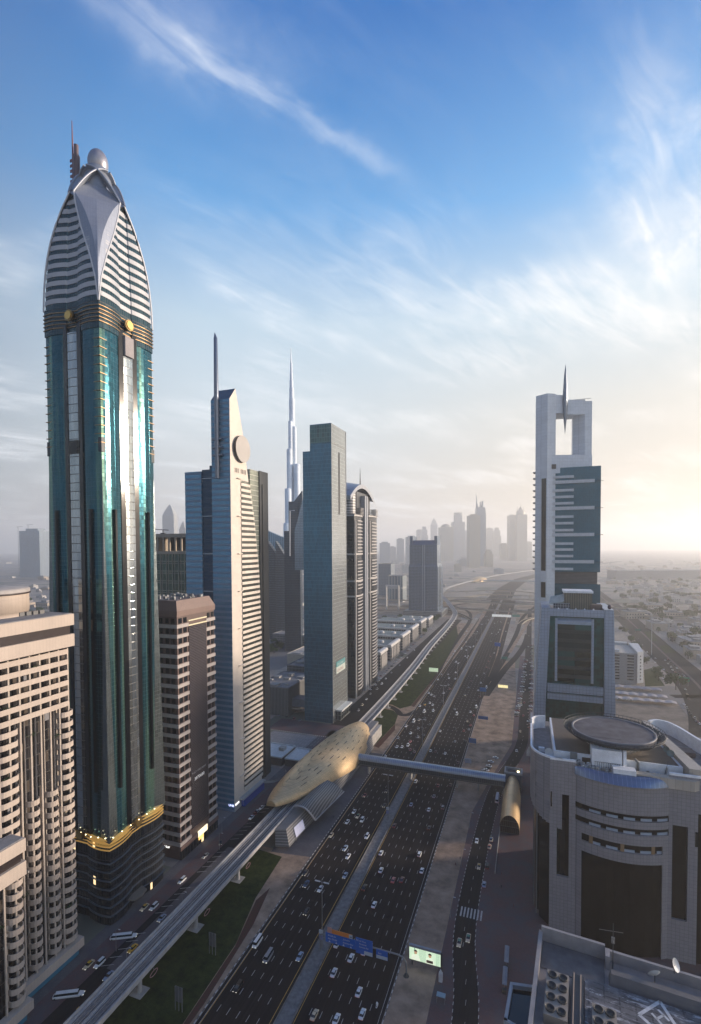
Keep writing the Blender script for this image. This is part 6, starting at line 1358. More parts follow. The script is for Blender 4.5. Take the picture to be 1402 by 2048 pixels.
t_ = thing('warehouse', (a_.x, a_.y, 0), 'long dark low hazy building in the far distance at right', 'warehouse'); b = MB(); b.prism([(a_.x, a_.y), (c_.x, c_.y), (c_.x - 30, c_.y + 80), (a_.x - 30, a_.y + 80)], 0, 44); b.build('wall', plain('hazy_dark', (.20, .20, .21), .8), t_)

# ------------------------------------------------------------------ villas and other low houses, as copies of four kinds
VW = [plain('villa_white', (.42, .40, .38), .75, var=.12), plain('villa_cream', (.37, .31, .25), .75, var=.15), plain('villa_grey', (.26, .26, .27), .75, var=.15)]
WINV = plain('villa_window', (.03, .035, .045), .2)
def villa(kind):
    r_ = bpy.data.objects.new('house', None); C.objects.link(r_)
    w_, d_, h = [(20, 16, 8), (30, 18, 10), (14, 14, 7), (44, 24, 9)][kind]; m_ = VW[kind % 3]
    MB().box(-w_ / 2, w_ / 2, -d_ / 2, d_ / 2, 0, h).build('wall', m_, r_)
    b = MB(); b.box(-w_ / 2 - .3, w_ / 2 + .3, -d_ / 2 - .3, d_ / 2 + .3, h, h + .9); b.box(-w_ / 4, w_ / 5, -d_ / 5, d_ / 3, h + .9, h + 3.4); b.build('roof', [plain('villa_roof', (.33, .31, .29), .8, var=.2), plain('villa_roof2', (.24, .23, .23), .8, var=.2)][kind % 2], r_)
    MB().box(w_ / 2, w_ / 2 + w_ * .3, -d_ / 3, d_ / 4, 0, h * .55).build('annexe', m_, r_)
    b = MB(); n_ = int(w_ / 4)
    for k in range(n_):
        for l in range(2): b.box(-w_ / 2 + 1.2 + k * w_ / n_, -w_ / 2 + 1.2 + k * w_ / n_ + 1.7, -d_ / 2 - .06, -d_ / 2, 1.2 + l * h * .45, 3.0 + l * h * .45)
    b.build('windows', WINV, r_)['kind'] = 'stuff'; return r_
VP = [villa(k) for k in range(4)]; used_v = [0] * 4
def place_villa(k, X, Y, rz, label, group, s=1.0, cat='house'):
    o_ = VP[k] if not used_v[k] else copy_tree(VP[k]); used_v[k] = 1
    o_.location = (X, Y, 0); o_.rotation_euler = (0, 0, rz); o_.scale = (s, s, s * random.uniform(.9, 1.2)); tag(o_, label, cat, group)
rnd = random.Random(4); taken = []
def onroad(X, Y):
    ax = min(av, key=lambda q_: abs(q_[1] - Y))[0] + 12
    return abs(X - ax) < 34 or (Y < 1700 and X < ax and X > -50) or (1255 < Y < 1320 or 1340 < Y < 1385 or 1395 < Y < 1450 or 1540 < Y < 1650)
tries = 0; nv = 0
while nv < 120 and tries < 4000:
    tries += 1; px = rnd.uniform(1215, 1420); py = 1094 + 330 * rnd.random() ** 2.1
    if py < 1122 or py > 1330: continue
    p = G(px, py); 
    if onroad(p.x, p.y) or p.x < 60 or any((p.x - a) ** 2 + (p.y - c) ** 2 < (30 + .006 * p.y) ** 2 for a, c in taken): continue
    taken.append((p.x, p.y)); place_villa(rnd.randrange(4), p.x, p.y, rnd.choice((0, R(90), R(8), R(98), R(-6))), 'low flat-roofed house among those beyond the avenue at right', 'low houses beyond the avenue', rnd.uniform(.9, 1.4)); nv += 1
tries = 0; nv = 0
while nv < 60 and tries < 4000:
    tries += 1; px = rnd.choice((rnd.uniform(-5, 100), rnd.uniform(520, 610), rnd.uniform(755, 825), rnd.uniform(880, 1000))); py = 1105 + 140 * rnd.random() ** 1.6
    p = G(px, py)
    if p.x > -330 or (px > 500 and py > 1215) or any((p.x - a) ** 2 + (p.y - c) ** 2 < 34 ** 2 for a, c in taken): continue
    if 1255 < p.y < 1320 or 1415 < p.y < 1450 or 1545 < p.y < 1650: continue
    taken.append((p.x, p.y)); place_villa(rnd.randrange(4), p.x, p.y, rnd.choice((0, R(90), R(15))), 'low flat-roofed building scattered on the plain left of the highway', 'low buildings left of the highway', rnd.uniform(.9, 1.6)); nv += 1
place_villa(3, 268, 985, R(4), 'long cream walled building with windows beyond the avenue junction', None, 1.3); place_villa(1, 262, 778, R(12), 'white villa with many roof levels at the right edge beyond the avenue', None, 1.5)
place_villa(1, 300, 760, R(-8), 'second white villa at the right edge behind trees', None, 1.4); place_villa(3, 305, 640, R(3), 'long pale arcade-like building at the right edge beside the junction', None, 1.2)
place_villa(1, 222, 1290, R(20), 'white stepped-roof villa left of the tall pole near the avenue', None, 1.4)

# ------------------------------------------------------------------ trees
LEAF = newmat('foliage'); t = NT(LEAF); o, x, y, z = t.coord()
n_ = t.n('ShaderNodeTexNoise', ins={0: o, 'Scale': .7, 'Detail': 4.0}); t.pbr(t.mix(n_, (.022, .045, .018), (.075, .105, .04)), .8, spec=.15)
BARK = plain('bark', (.08, .06, .045), .9)
def tree_proto(seed, rad, hh, n_=420):
    r_ = bpy.data.objects.new('tree', None); C.objects.link(r_); rn = random.Random(seed); b = MB()
    b.tube([(0, 0, 0), (.1, 0, hh * .35), (-.1, .1, hh * .6)], [.32, .22, .1], 6)
    for k in range(5): a = 2 * math.pi * k / 5 + .3; b.tube([(0, 0, hh * .3), (rad * .5 * math.cos(a), rad * .5 * math.sin(a), hh * .62)], [.15, .05], 4)
    b.build('trunk', BARK, r_); b = MB()
    cl_ = [(rn.uniform(-.6, .6) * rad, rn.uniform(-.6, .6) * rad, hh * rn.uniform(.45, .88), rad * rn.uniform(.32, .55)) for k in range(11)]
    for k in range(n_):
        c = rn.choice(cl_); d_ = Vector((rn.gauss(0, 1), rn.gauss(0, 1), rn.gauss(0, .8))).normalized() * c[3] * rn.uniform(.55, 1.08); p_ = Vector(c[:3]) + d_
        u_ = Vector((rn.gauss(0, 1), rn.gauss(0, 1), rn.gauss(0, 1))).normalized(); v_ = u_.orthogonal().normalized(); s = rn.uniform(.22, .5) * rad / 3.2
        b.poly([p_ - u_ * s - v_ * s * .5, p_ + u_ * s - v_ * s * .6, p_ + u_ * s * .8 + v_ * s * .6, p_ - u_ * s * .7 + v_ * s * .5])
    b.build('crown', LEAF, r_); return r_
TP = [tree_proto(1, 3.6, 7.5), tree_proto(2, 4.6, 8.5), tree_proto(3, 2.6, 5.5)]; used_t = [0] * 3
def place_tree(k, X, Y, s, label, group=None, z=0.0):
    o_ = TP[k] if not used_t[k] else copy_tree(TP[k]); used_t[k] = 1; o_.location = (X, Y, z); o_.rotation_euler = (0, 0, rnd.uniform(0, 6)); o_.scale = (s, s, s * rnd.uniform(.85, 1.15)); tag(o_, label, 'tree', group)
for i in range(150):
    px = rnd.uniform(1225, 1402); py = 1150 + 230 * rnd.random() ** 1.5; p = G(px, py)
    if onroad(p.x, p.y) and not (abs(p.x - (min(av, key=lambda q_: abs(q_[1] - p.y))[0] + 12)) > 25 and p.x > 100): continue
    if any((p.x - a) ** 2 + (p.y - c) ** 2 < 12 ** 2 for a, c in taken) or 600 < p.y < 790 and 80 < p.x < 150: continue
    place_tree(rnd.randrange(3), p.x, p.y, rnd.uniform(1.3, 2.6), 'round green tree among the low houses beyond the avenue', 'trees beyond the avenue')
for i, (px0, px1, py) in enumerate(((1292, 1352, 1229), (1368, 1402, 1232), (1252, 1290, 1222), (1330, 1402, 1193))):
    a_, c_ = G(px0, py), G(px1, py); n_ = int((c_ - a_).length / 9)
    for k in range(n_ + 1):
        p = a_.lerp(c_, k / max(1, n_)); place_tree(k % 2, p.x, p.y + rnd.uniform(-4, 4), rnd.uniform(1.5, 2.1), 'dark tree in the long tree rows beyond the avenue', 'tree rows beyond the avenue')
for px, py, k, s in ((1262, 1288, 1, 1.5), (1270, 1296, 0, 1.3), (1276, 1303, 1, 1.2), (1250, 1268, 0, 1.4), (1244, 1262, 1, 1.2)):
    p = G(px, py); place_tree(k, p.x, p.y, s, 'round green tree beside the avenue behind the white ten-storey block', 'trees behind the white block')
for i, (px, py, s) in enumerate(((33, 1212, 2.6), (57, 1205, 2.0), (66, 1235, 2.8), (92, 1240, 2.4), (26, 1200, 1.6), (80, 1226, 1.8), (12, 1196, 1.4), (45, 1226, 1.5))):
    p = G(px, py); place_tree(i % 2, p.x, p.y, s, 'dark tree on the plain between the beige drum roof and the pointed tower', 'trees left of the pointed tower')
for px, py, s in ((540, 1296, 1.2), (550, 1290, 1.3), (560, 1294, 1.2), (548, 1300, 1.0), (800, 1232, 1.0), (770, 1238, 1.2), (846, 1262, 1.2), (868, 1240, 1.3), (876, 1236, 1.2), (530, 1306, 1.1)):
    p = G(px, py, 6); place_tree(1, p.x, p.y, s * 1.4, 'dark tree growing between the low buildings behind the towers', 'trees between the low buildings', 0)
p = G(1388, 1560, 30); place_tree(1, 92, 300, 3.0, 'large tree with a bare lower trunk behind the helipad building at the right edge', None, 10)
b = MB(); b.tube([(92, 300, 0), (92, 300, 14)], .7, 6); b.build('lower_trunk', BARK, [o_ for o_ in C.objects if o_.get('label', '').startswith('large tree')][0])
# ------------------------------------------------------------------ vehicles
HW = """-104.5,316,s,r -91.7,326.4,s,k -87.9,307.8,s,k -104.4,294.1,s,w -99.8,289.8,t,e -96.3,286.4,u,w -104.8,281.5,s,w -108.1,265.2,s,e -88.7,270.9,u,w -96.6,256.1,p,b -92.4,249.8,s,w -108.8,229.7,s,k -104.4,221.9,p,n -97.9,221,s,w -88.8,234.5,s,b -75,346.9,u,w -58.8,346.1,s,r -50.9,349.9,s,m -59.6,330.2,s,g -72.1,314.6,s,b -58.9,312.1,s,w -51.6,317.8,u,g -75.8,287,s,m -54.5,291.9,s,k -76.4,258.6,s,w -57.5,264.6,u,w -71.2,244.6,s,w -53.1,251.4,s,w -63.5,239.3,s,x -59.4,241,s,m -76.1,229.3,s,k -109.3,181.5,v,w -100.7,176.4,v,g -88.6,180.9,s,b -104.9,160.1,u,k -96.3,205,s,k -77.1,192.1,s,w -72.5,178.4,s,w -72.6,159.5,s,e -64.4,160.7,s,w -68.2,219.5,s,w -68.7,187.3,s,w -64.4,192.4,s,w -60.2,173.6,s,w -56.4,165.6,s,w -53.6,170.7,c,w -24.3,214,t,e -27.6,210.2,t,e -28,287.8,s,w -20.3,291.8,t,e -20.7,284.4,t,e -24.6,264.7,t,e -20.5,266.6,u,k -20.8,251.3,s,b -19.8,340.6,l,w -9.7,427.2,s,w -111.2,380.4,s,w -104.6,402.5,s,w -99.7,403.6,s,w -96.1,408.3,u,w -91.4,400.1,s,r -87.4,396.6,s,m -98.4,417.2,s,x -100,436.1,s,w -92,429.2,s,g -110.9,421.7,s,g -109,451.9,s,w -104.6,466.5,v,w -100.9,471.9,s,e -95.7,449.9,s,g -91.3,450.1,s,k -87.4,434.9,s,k -86.6,462.9,s,k -96.3,478.9,s,k -100.9,497.3,v,w -110,514,s,w -105.2,520.6,t,o -99.7,527.5,s,w -96,522,s,w -91.3,503.1,u,w -108,563.3,s,w -104.8,557.6,s,w -99.9,552.7,s,g -91.7,568.3,s,w -107.4,623.9,s,w -108.6,650.8,s,g -98.9,653.4,s,g -94.9,635.3,s,w -90.8,603.8,s,g -85.4,634.6,s,w -86,587.1,s,r -93.9,666.3,s,w -87,536.6,s,k -75.2,403.8,s,w -71.5,403.7,s,m -62.7,402.5,s,w -55.2,399.3,s,k -50.7,388.3,s,m -74.7,449.8,s,w -58.5,430.1,s,g -50.1,433.7,s,k -54.2,462.9,s,g -58.1,457.9,s,r -57.5,483.9,s,e -49.6,474.6,s,r -66,459.5,s,k -67,500.8,v,w -72.4,515.5,s,g -54.6,512.4,s,w -49.8,503.1,s,x -49.7,529,v,w -57.7,551.4,s,k -70.1,567.9,t,e -69.5,600.6,s,g -56.9,626.1,s,w -70,630.9,s,m -48.2,606.8,v,w -57.6,592.4,s,w -65.2,658.6,s,w -48.5,568.2,s,m -56.8,673.2,s,g -7.8,472.9,s,e -114.9,802.9,s,w -112.2,803.8,s,w -111.5,783.1,s,g -103.6,822.6,v,w -98.4,816.3,s,w -94.4,841.1,s,w -88.1,852.7,s,w -85.5,846.2,s,w -102.9,884.6,s,w -112.2,887.4,s,g -117.8,961.9,s,w -94.7,770.6,s,w -89.4,772.4,s,w -85.4,760.6,s,w -102.4,729.9,s,w -98.5,719.4,s,w -115.4,863.4,s,g -124.9,1167.2,s,w -105.5,1153.8,s,r -88.2,1104,s,g -72.4,1058.6,s,k -98,996.7,s,w -69.6,984.7,s,w -43.2,1017.6,s,w -53.3,807.3,s,w -54.4,779.7,s,r -55.1,745.9,s,r -56.7,673.8,s,g -56.1,708.7,s,r -51.6,703,s,m -63.2,903.6,s,g -45.8,921.3,s,m -110.6,1257.5,s,w -84.7,1160.5,s,w -72.2,1118,s,w -39.1,1128.8,s,w -102.3,940.2,s,k -87.1,907.6,s,g -94.8,1093.1,s,w -59.3,1039.3,s,k -59.3,981.2,s,g -60,1140.2,s,w"""
LEFTC = """-154.4,131.7,t,e -167.8,148.6,t,e -164.1,150.5,u,w -156,147.2,s,b -157.1,161,t,o -169.9,181.9,t,e -165.9,183.6,u,w -157.5,179.1,s,b -165.5,203.2,u,w -166.7,224.3,s,g -166.3,237.5,s,k -163.2,278.7,s,w -163.5,273.3,s,w -163.5,270.3,s,r -163.2,266.4,s,w"""
LIMO = """-163.6,135.6,L,w -165.6,164.7,L,w"""
PARKC = """-25.2,407.3,s,w -28.2,398.6,s,w -29,390.2,s,w -29.3,386.2,s,k -30.4,382.6,s,w -31.7,380.7,s,g"""
CC = {'w': ((.62, .64, .66), 'white'), 'k': ((.012, .012, .014), 'black'), 'g': ((.22, .23, .25), 'silver-grey'), 'r': ((.22, .03, .03), 'red'), 'm': ((.09, .015, .02), 'dark red'), 'e': ((.50, .42, .30), 'cream'), 'b': ((.22, .30, .42), 'light blue'), 'n': ((.02, .06, .14), 'dark blue'), 'x': ((.36, .10, .09), 'red and silver'), 'o': ((.60, .34, .04), 'yellow')}
KN = {'s': ('saloon_car', 'saloon car', 'car'), 'u': ('suv', 'tall estate car', 'car'), 't': ('taxi', 'taxi', 'taxi'), 'v': ('minibus', 'minibus', 'minibus'), 'p': ('pickup_truck', 'pickup truck', 'pickup truck'), 'l': ('bus', 'long low bus', 'bus'), 'L': ('stretch_limousine', 'stretch limousine', 'limousine'), 'c': ('motorcycle', 'motorcycle with rider box', 'motorcycle')}
GLS = plain('car_glass', (.012, .016, .02), .08, .0, var=.02, spec=.9); TYR = plain('tyre', (.015, .015, .015), .8); LMP = plain('headlight', (.7, .7, .65), .2, emit=(1, .95, .8), est=.9); TLM = plain('tail_light', (.25, .01, .01), .3, emit=(1, .05, .03), est=.25)
def cpaint(c): return plain('car_paint_' + CC[c][1].replace(' ', '_'), CC[c][0], .28, .1, var=.02, spec=.6)
TROOF = [plain('taxi_roof_red', (.32, .05, .03), .35), plain('taxi_roof_green', (.03, .17, .11), .35), plain('taxi_roof_yellow', (.50, .30, .02), .35), plain('taxi_roof_blue', (.02, .06, .17), .35)]
PROTO = {}
def car_proto(k, c, det, tr=0):
    key = (k, c, det, tr)
    if key in PROTO: return PROTO[key]
    L_, W, H_, hood, boot = {'s': (4.7, 1.85, 1.42, 1.35, .85), 'u': (4.9, 1.95, 1.82, 1.25, .15), 't': (4.8, 1.85, 1.45, 1.35, .85), 'v': (6.4, 2.1, 2.4, .55, .1), 'p': (5.2, 1.9, 1.75, 1.4, 1.7), 'l': (11.5, 2.5, 2.7, .3, .1), 'L': (11.0, 2.2, 1.9, 1.8, .3), 'c': (2.1, .6, 1.1, .5, .3)}[k]
    parts = []; pm = cpaint(c); h1 = H_ * (.60 if k in 'st' else .55); y0, y1 = -L_ / 2, L_ / 2
    b = MB()                                  # lower body: bevelled loft along the length
    st_ = [(y0, .78, .42, h1 * .82), (y0 + .25, .93, .28, h1 * .97), (y0 + .9, 1, .22, h1), (0, 1, .22, h1), (y1 - hood, 1, .22, h1 * .97), (y1 - .3, .92, .26, h1 * .80), (y1, .74, .40, h1 * .62)]
    rows = [[(-W / 2 * w_, y_, zb), (-W / 2 * w_, y_, zt_ - .18), (-W / 2 * w_ * .88, y_, zt_), (W / 2 * w_ * .88, y_, zt_), (W / 2 * w_, y_, zt_ - .18), (W / 2 * w_, y_, zb)] for y_, w_, zb, zt_ in st_]
    b.grid(rows, 0, False, True); b.poly(rows[0][::-1]); b.poly(rows[-1]); parts.append((b.build('body', pm), None))
    if k != 'c':
        a0, a1 = y0 + boot, y1 - hood; sl = .65 if k in 'stup' else .22; sb = .55 if k in 'stL' else .15
        if k == 'p': a0 = y0 + 2.0
        b = MB(); b.prism([(-W / 2 * .86, a0), (W / 2 * .86, a0), (W / 2 * .86, a1), (-W / 2 * .86, a1)], h1 - .02, H_ - .06, pts2=[(-W / 2 * .70, a0 + sb), (W / 2 * .70, a0 + sb), (W / 2 * .70, a1 - sl), (-W / 2 * .70, a1 - sl)]); parts.append((b.build('windows', GLS), None))
        rm = TROOF[tr] if k == 't' else pm
        b = MB(); b.prism([(-W / 2 * .71, a0 + sb), (W / 2 * .71, a0 + sb), (W / 2 * .71, a1 - sl), (-W / 2 * .71, a1 - sl)], H_ - .10, H_, pts2=[(-W / 2 * .64, a0 + sb + .1), (W / 2 * .64, a0 + sb + .1), (W / 2 * .64, a1 - sl - .1), (-W / 2 * .64, a1 - sl - .1)]); parts.append((b.build('roof', rm), None))
    if det:
        for sx_ in (-1, 1):
            for yy_ in ((y0 + .95, y1 - .9) if k != 'c' else ((y0 + .4, y1 - .4) if sx_ > 0 else ())):
                b = MB(); xw = sx_ * (W / 2 - .12) if k != 'c' else 0
                b.grid([[(xw + e, yy_ + .33 * math.cos(a), .33 + .33 * math.sin(a)) for a in [2 * math.pi * q / 10 for q in range(10)]] for e in (-.12, .12)], 0, True, True); b.poly([(xw + .12 * sx_, yy_ + .33 * math.cos(a), .33 + .33 * math.sin(a)) for a in [2 * math.pi * q / 10 for q in range(10)]]); parts.append((b.build('wheel', TYR), None))
            if k != 'c':
                parts.append((MB().box(*sorted((sx_ * W * .27, sx_ * W * .40)), y1 - .09, y1 + .01, h1 * .42, h1 * .58).build('headlight', LMP), None))
                parts.append((MB().box(*sorted((sx_ * W * .27, sx_ * W * .40)), y0 - .01, y0 + .06, h1 * .5, h1 * .66).build('tail_light', TLM), None))
        if k == 'c':
            parts.append((MB().box(-.28, .28, -.4, .3, .6, 1.5).build('rider_and_box', cpaint('w')), None))
    for p_, _ in parts: C.objects.unlink(p_)
    PROTO[key] = [p_ for p_, _ in parts]; return PROTO[key]
def place_car(k, c, X, Y, rz, label, group, tr=0):
    det = Y < 345
    o_ = bpy.data.objects.new(KN[k][0], None); C.objects.link(o_); o_.location = (X, Y, .04); o_.rotation_euler = (0, 0, rz); tag(o_, label, KN[k][2], group)
    for p_ in car_proto(k, c, det, tr):
        q_ = p_.copy(); q_.name = p_.name.split('.')[0]; C.objects.link(q_); q_.parent = o_
ORD = ['nearest', 'second', 'third', 'fourth', 'fifth', 'sixth', 'seventh', 'eighth', 'ninth', 'tenth', 'eleventh', 'twelfth', 'thirteenth', 'fourteenth', 'fifteenth', 'sixteenth', 'seventeenth', 'eighteenth', 'nineteenth', 'twentieth']
def parse(s): return [(float(a), float(b_), k, c) for a, b_, k, c in (q_.split(',') for q_ in s.split())]
rows_ = []
for X, Y, k, c in parse(HW):
    if X < -33 and Y < 1300:
        if X < -81: ln_ = round((-88.7 - X) / 4.05); ln_ = min(max(ln_, 0), 5 if Y < 700 else 7); X = -88.7 - 4.05 * ln_; side = 'left'; rz = math.pi
        else: ln_ = min(max(round((X + 76.6) / 4.05), 0), 6 if Y < 600 else 8); X = -76.6 + 4.05 * ln_; side = 'right'; rz = 0
    else: side = 'service'; ln_ = 0; rz = 0 if X > -22 else math.pi
    rows_.append((side, ln_, Y, X, k, c, rz))
rows_.sort(); cnt = {}; rnd = random.Random(77)
lane_w = ['first', 'second', 'third', 'fourth', 'fifth', 'sixth', 'seventh', 'eighth', 'ninth', 'tenth']
for side, ln_, Y, X, k, c, rz in rows_:
    q = cnt.get((side, ln_), 0); cnt[(side, ln_)] = q + 1
    where = ('%s up the %s lane from the median, %s carriageway' % (ORD[q], lane_w[ln_], side)) if side != 'service' else ('%s vehicle up the right service road' % ORD[q])
    tr = rnd.randrange(4)
    if k == 't' and c == 'e' and abs(Y - 214) < 1: tr = 1
    place_car(k, c, X, Y, rz + rnd.uniform(-.02, .02), '%s %s, %s' % (CC[c][1], KN[k][1], where), 'vehicles on the highway' if side != 'service' else 'vehicles on the right service road', tr)
for i, (X, Y, k, c) in enumerate(sorted(parse(LEFTC), key=lambda q_: q_[1])):
    place_car(k, c, X, Y, math.pi + (.6 if i == 10 else 0), '%s %s, %s vehicle along the left frontage road' % (CC[c][1], KN[k][1], ORD[i]), 'vehicles on the left frontage road', 2)
place_car('L', 'w', -163.6, 135.6, R(-62), 'white stretch limousine across the forecourt beside the beige tower, nearer one', 'stretch limousines'); place_car('L', 'w', -165.6, 164.7, R(-62), 'white stretch limousine across the forecourt beside the pointed tower, further one', 'stretch limousines')
for i, (X, Y, k, c) in enumerate(parse(PARKC)): place_car(k, c, X, Y, R(70), '%s car parked slantwise on the sand before the bridge end, %s from the top' % (CC[c][1], ORD[i].replace('nearest', 'first')), 'cars parked on the sand by the bridge')
# parked and crawling rows seen only as small dots: each still its own car
rnd = random.Random(5); pick = lambda: rnd.choice('wwwwwggkkrem')
def dots(px_list, label, group, n_, jit, y_lo=None, fn=None, rz=0.0):
    for i in range(n_):
        s = i / max(1, n_ - 1) * (len(px_list) - 1); a = int(min(s, len(px_list) - 2)); f_ = s - a
        px = px_list[a][0] + (px_list[a + 1][0] - px_list[a][0]) * f_; py = px_list[a][1] + (px_list[a + 1][1] - px_list[a][1]) * f_; p = G(px, py, .8)
        place_car('s' if rnd.random() < .8 else 'u', pick(), p.x + rnd.uniform(-jit, jit), p.y + rnd.uniform(-1, 1), rz + rnd.uniform(-.06, .06), label, group)
dots([(1034, 1432), (1040, 1400), (1046, 1360), (1050, 1318)], 'small car parked in the left row beside the service road', 'left parked row by the service road', 26, 1.0, rz=R(80))
dots([(1059, 1455), (1060, 1420), (1062, 1380), (1063, 1330), (1063, 1290)], 'small car parked at the foot of the blue-grey frame block', 'right parked row by the service road', 24, .9, rz=R(90))
dots([(1046, 1430), (1052, 1370), (1056, 1300), (1060, 1250)], 'small car driving between the two parked rows of the service road', 'cars between the parked rows', 8, .6)
dots([(742, 1378), (762, 1352), (790, 1324), (815, 1300), (840, 1276), (862, 1255)], 'small parked car in the far row along the left frontage road beyond the station', 'far frontage parking row', 30, 1.2, rz=R(60))
dots([(716, 1420), (745, 1384), (780, 1350), (830, 1300)], 'small car on the left frontage road beyond the station', 'cars on the far frontage road', 11, 1.5, rz=math.pi)
dots([(1330, 1320), (1345, 1338), (1358, 1350), (1366, 1357)], 'small car queuing at the avenue lights, left queue', 'left queue on the avenue', 9, .8); dots([(1336, 1318), (1352, 1334), (1366, 1350), (1372, 1356)], 'small car queuing at the avenue lights, right queue', 'right queue on the avenue', 9, .8)
dots([(1312, 1340), (1322, 1352), (1332, 1364)], 'small car parked by the avenue at the corner lawn', 'cars by the corner lawn', 7, .5); dots([(1368, 1408), (1380, 1424), (1392, 1440), (1398, 1446)], 'small car parked by the avenue at the sandy lot', 'cars by the sandy lot', 8, .5)
dots([(1262, 1262), (1272, 1278), (1300, 1310), (1318, 1330), (1358, 1375), (1390, 1398)], 'small car driving on the avenue at right', 'cars driving on the avenue', 12, 6)
dots([(560, 1430), (600, 1440)], 'dark car parked below the link bridge', 'cars below the link bridge', 4, 1)
dots([(905, 1238), (960, 1236), (1010, 1246)], 'tiny car on the highway near the interchange', 'tiny cars near the interchange', 10, 8); dots([(905, 1252), (935, 1262), (975, 1268), (1020, 1255)], 'tiny car on the highway before the interchange', 'tiny cars before the interchange', 10, 8)
dots([(1238, 1398), (1250, 1399), (1262, 1400), (1272, 1398)], 'small white car under the nearest scalloped sunshade', 'cars under the sunshades', 4, .5, rz=R(90))

# ------------------------------------------------------------------ street lamps
LP = plain('lamp_pole', (.20, .20, .21), .5, .4); LH = plain('lamp_head', (.45, .46, .48), .4)
def lamp_proto():
    r_ = bpy.data.objects.new('street_lamp', None); C.objects.link(r_)
    MB().tube([(0, 0, 0), (0, 0, 28)], [.22, .12], 6).build('pole', LP, r_); b = MB(); b.box(-3.2, -.8, -.25, .25, 27.9, 28.2); b.build('lamp_head', LH, r_); b = MB(); b.box(.8, 3.2, -.25, .25, 27.9, 28.2); b.build('lamp_head', LH, r_); MB().box(-.8, .8, -.1, .1, 27.95, 28.1).build('bracket', LP, r_); return r_
lp0 = lamp_proto(); first = True
for i in range(11):
    Y = 189 + i * 104; o_ = lp0 if first else copy_tree(lp0); first = False; o_.location = (-82, Y, .15)
    tag(o_, 'tall double-headed street lamp on the highway median, %s one from the bottom' % ORD[i].replace('nearest', 'first'), 'street lamp', 'street lamps along the median')
sp0 = bpy.data.objects.new('street_lamp', None); C.objects.link(sp0); MB().tube([(0, 0, 0), (0, 0, 9), (.7, 0, 9.8), (1.6, 0, 9.9)], [.12, .07, .06, .06], 5).build('pole', LP, sp0); MB().box(1.4, 2.4, -.16, .16, 9.78, 9.92).build('lamp_head', LH, sp0); first = True
for i, (X, Y) in enumerate([(-33.5, 224), (-33.5, 262), (-33.5, 300), (-30.5, 392), (-17, 440), (-16, 500), (-151.5, 152), (-151.5, 186), (-163, 158), (-163, 232), (-171, 246), (-163.5, 330)]):
    o_ = sp0 if first else copy_tree(sp0); first = False; o_.location = (X, Y, .02); tag(o_, 'small single-arm street lamp beside the %s, %s one from the bottom' % ('sand strip at right' if X > -50 else 'left frontage road', ORD[i if i < 6 else i - 6].replace('nearest', 'first')), 'street lamp', 'small street lamps')
for Y, nm_ in ((189, 'near'), (293, 'second')):
    t_ = thing('camera_box', (-82, Y - 1.2, 0), 'dark traffic camera cabinet on a short post at the foot of the %s median lamp' % nm_, 'camera cabinet')
    MB().tube([(-82, Y - 1.2, 0), (-82, Y - 1.2, 9)], .12, 5).build('post', LP, t_); MB().box(-82.8, -81.2, Y - 1.7, Y - 1.3, 4.6, 6.4).build('sign', plain('sign_blueish', (.18, .2, .34), .5), t_); MB().box(-82.8, -81.2, Y - 1.7, Y - 1.3, 7.0, 8.6).build('sign', plain('sign_pale', (.40, .42, .45), .5), t_)

# ------------------------------------------------------------------ sign gantry, billboards, direction signs
BLU = plain('sign_blue', (.01, .10, .42), .45, var=.05); ORG = plain('sign_orange', (.60, .19, .03), .45, var=.05); SW = plain('sign_white_panel', (.42, .48, .54), .5, var=.05)
gy_ = 187.0
ga = thing('sign_gantry', (-63, gy_, 0), 'arched gantry with blue and orange direction signs over the right carriageway', 'sign gantry')
MB().tube([(-45.2, gy_, 0), (-45.2, gy_, 5.5), (-46.2, gy_, 7.2), (-48.5, gy_, 7.8), (-79.5, gy_, 7.8), (-82, gy_, 7.0), (-82.4, gy_, 5), (-82.4, gy_, .1)], .32, 8).build('frame', LP, ga)
MB().lathe([(1.2, 0), (.9, .5), (.34, 1.4)], -45.2, gy_, 8).build('foot', STEELD, ga)
b = MB(); b.box(-79.4, -66.2, gy_ - .55, gy_ - .4, 5.2, 9.2); b.build('sign_panel', BLU, ga); MB().box(-76.6, -67.6, gy_ - .55, gy_ - .4, 9.25, 11.0).build('sign_panel', ORG, ga); MB().box(-78.6, -76.7, gy_ - .56, gy_ - .4, 9.25, 11.6).build('sign_panel', plain('sign_salmon', (.5, .25, .2), .5), ga)
MB().box(-69.0, -67.5, gy_ - .6, gy_ - .56, 9.3, 10.9).build('route_plate', SW, ga)
MB().box(-66.1, -58.9, gy_ - .55, gy_ - .4, 4.2, 10.6).build('sign_panel', BLU, ga); MB().box(-57.4, -52.6, gy_ - .55, gy_ - .4, 4.4, 8.0).build('sign_panel', BLU, ga); MB().box(-62.5, -59.0, gy_ - .6, gy_ - .55, 4.3, 5.8).build('exit_plate', SW, ga); MB().box(-57.3, -52.7, gy_ - .6, gy_ - .55, 4.5, 5.8).build('exit_plate', SW, ga)
TW_ = plain('sign_letter_white', (.45, .52, .60), .5)
for s_, x_, z_, sz in (('Al Safa St', -78.4, 7.9, .95), ('Abu Dhabi', -78.4, 6.6, .95), ('Jumeira', -71.6, 7.9, .95), ('Business Bay', -71.6, 6.6, .85), ('Al Wasl', -64.6, 9.2, .9), ('Financial', -64.6, 8.0, .9), ('Centre Rd', -64.6, 6.8, .9), ('Exit', -56.6, 6.4, .9)): text('sign_text', s_, sz, TW_, ga, (x_, gy_ - .6, z_), (R(90), 0, 0))
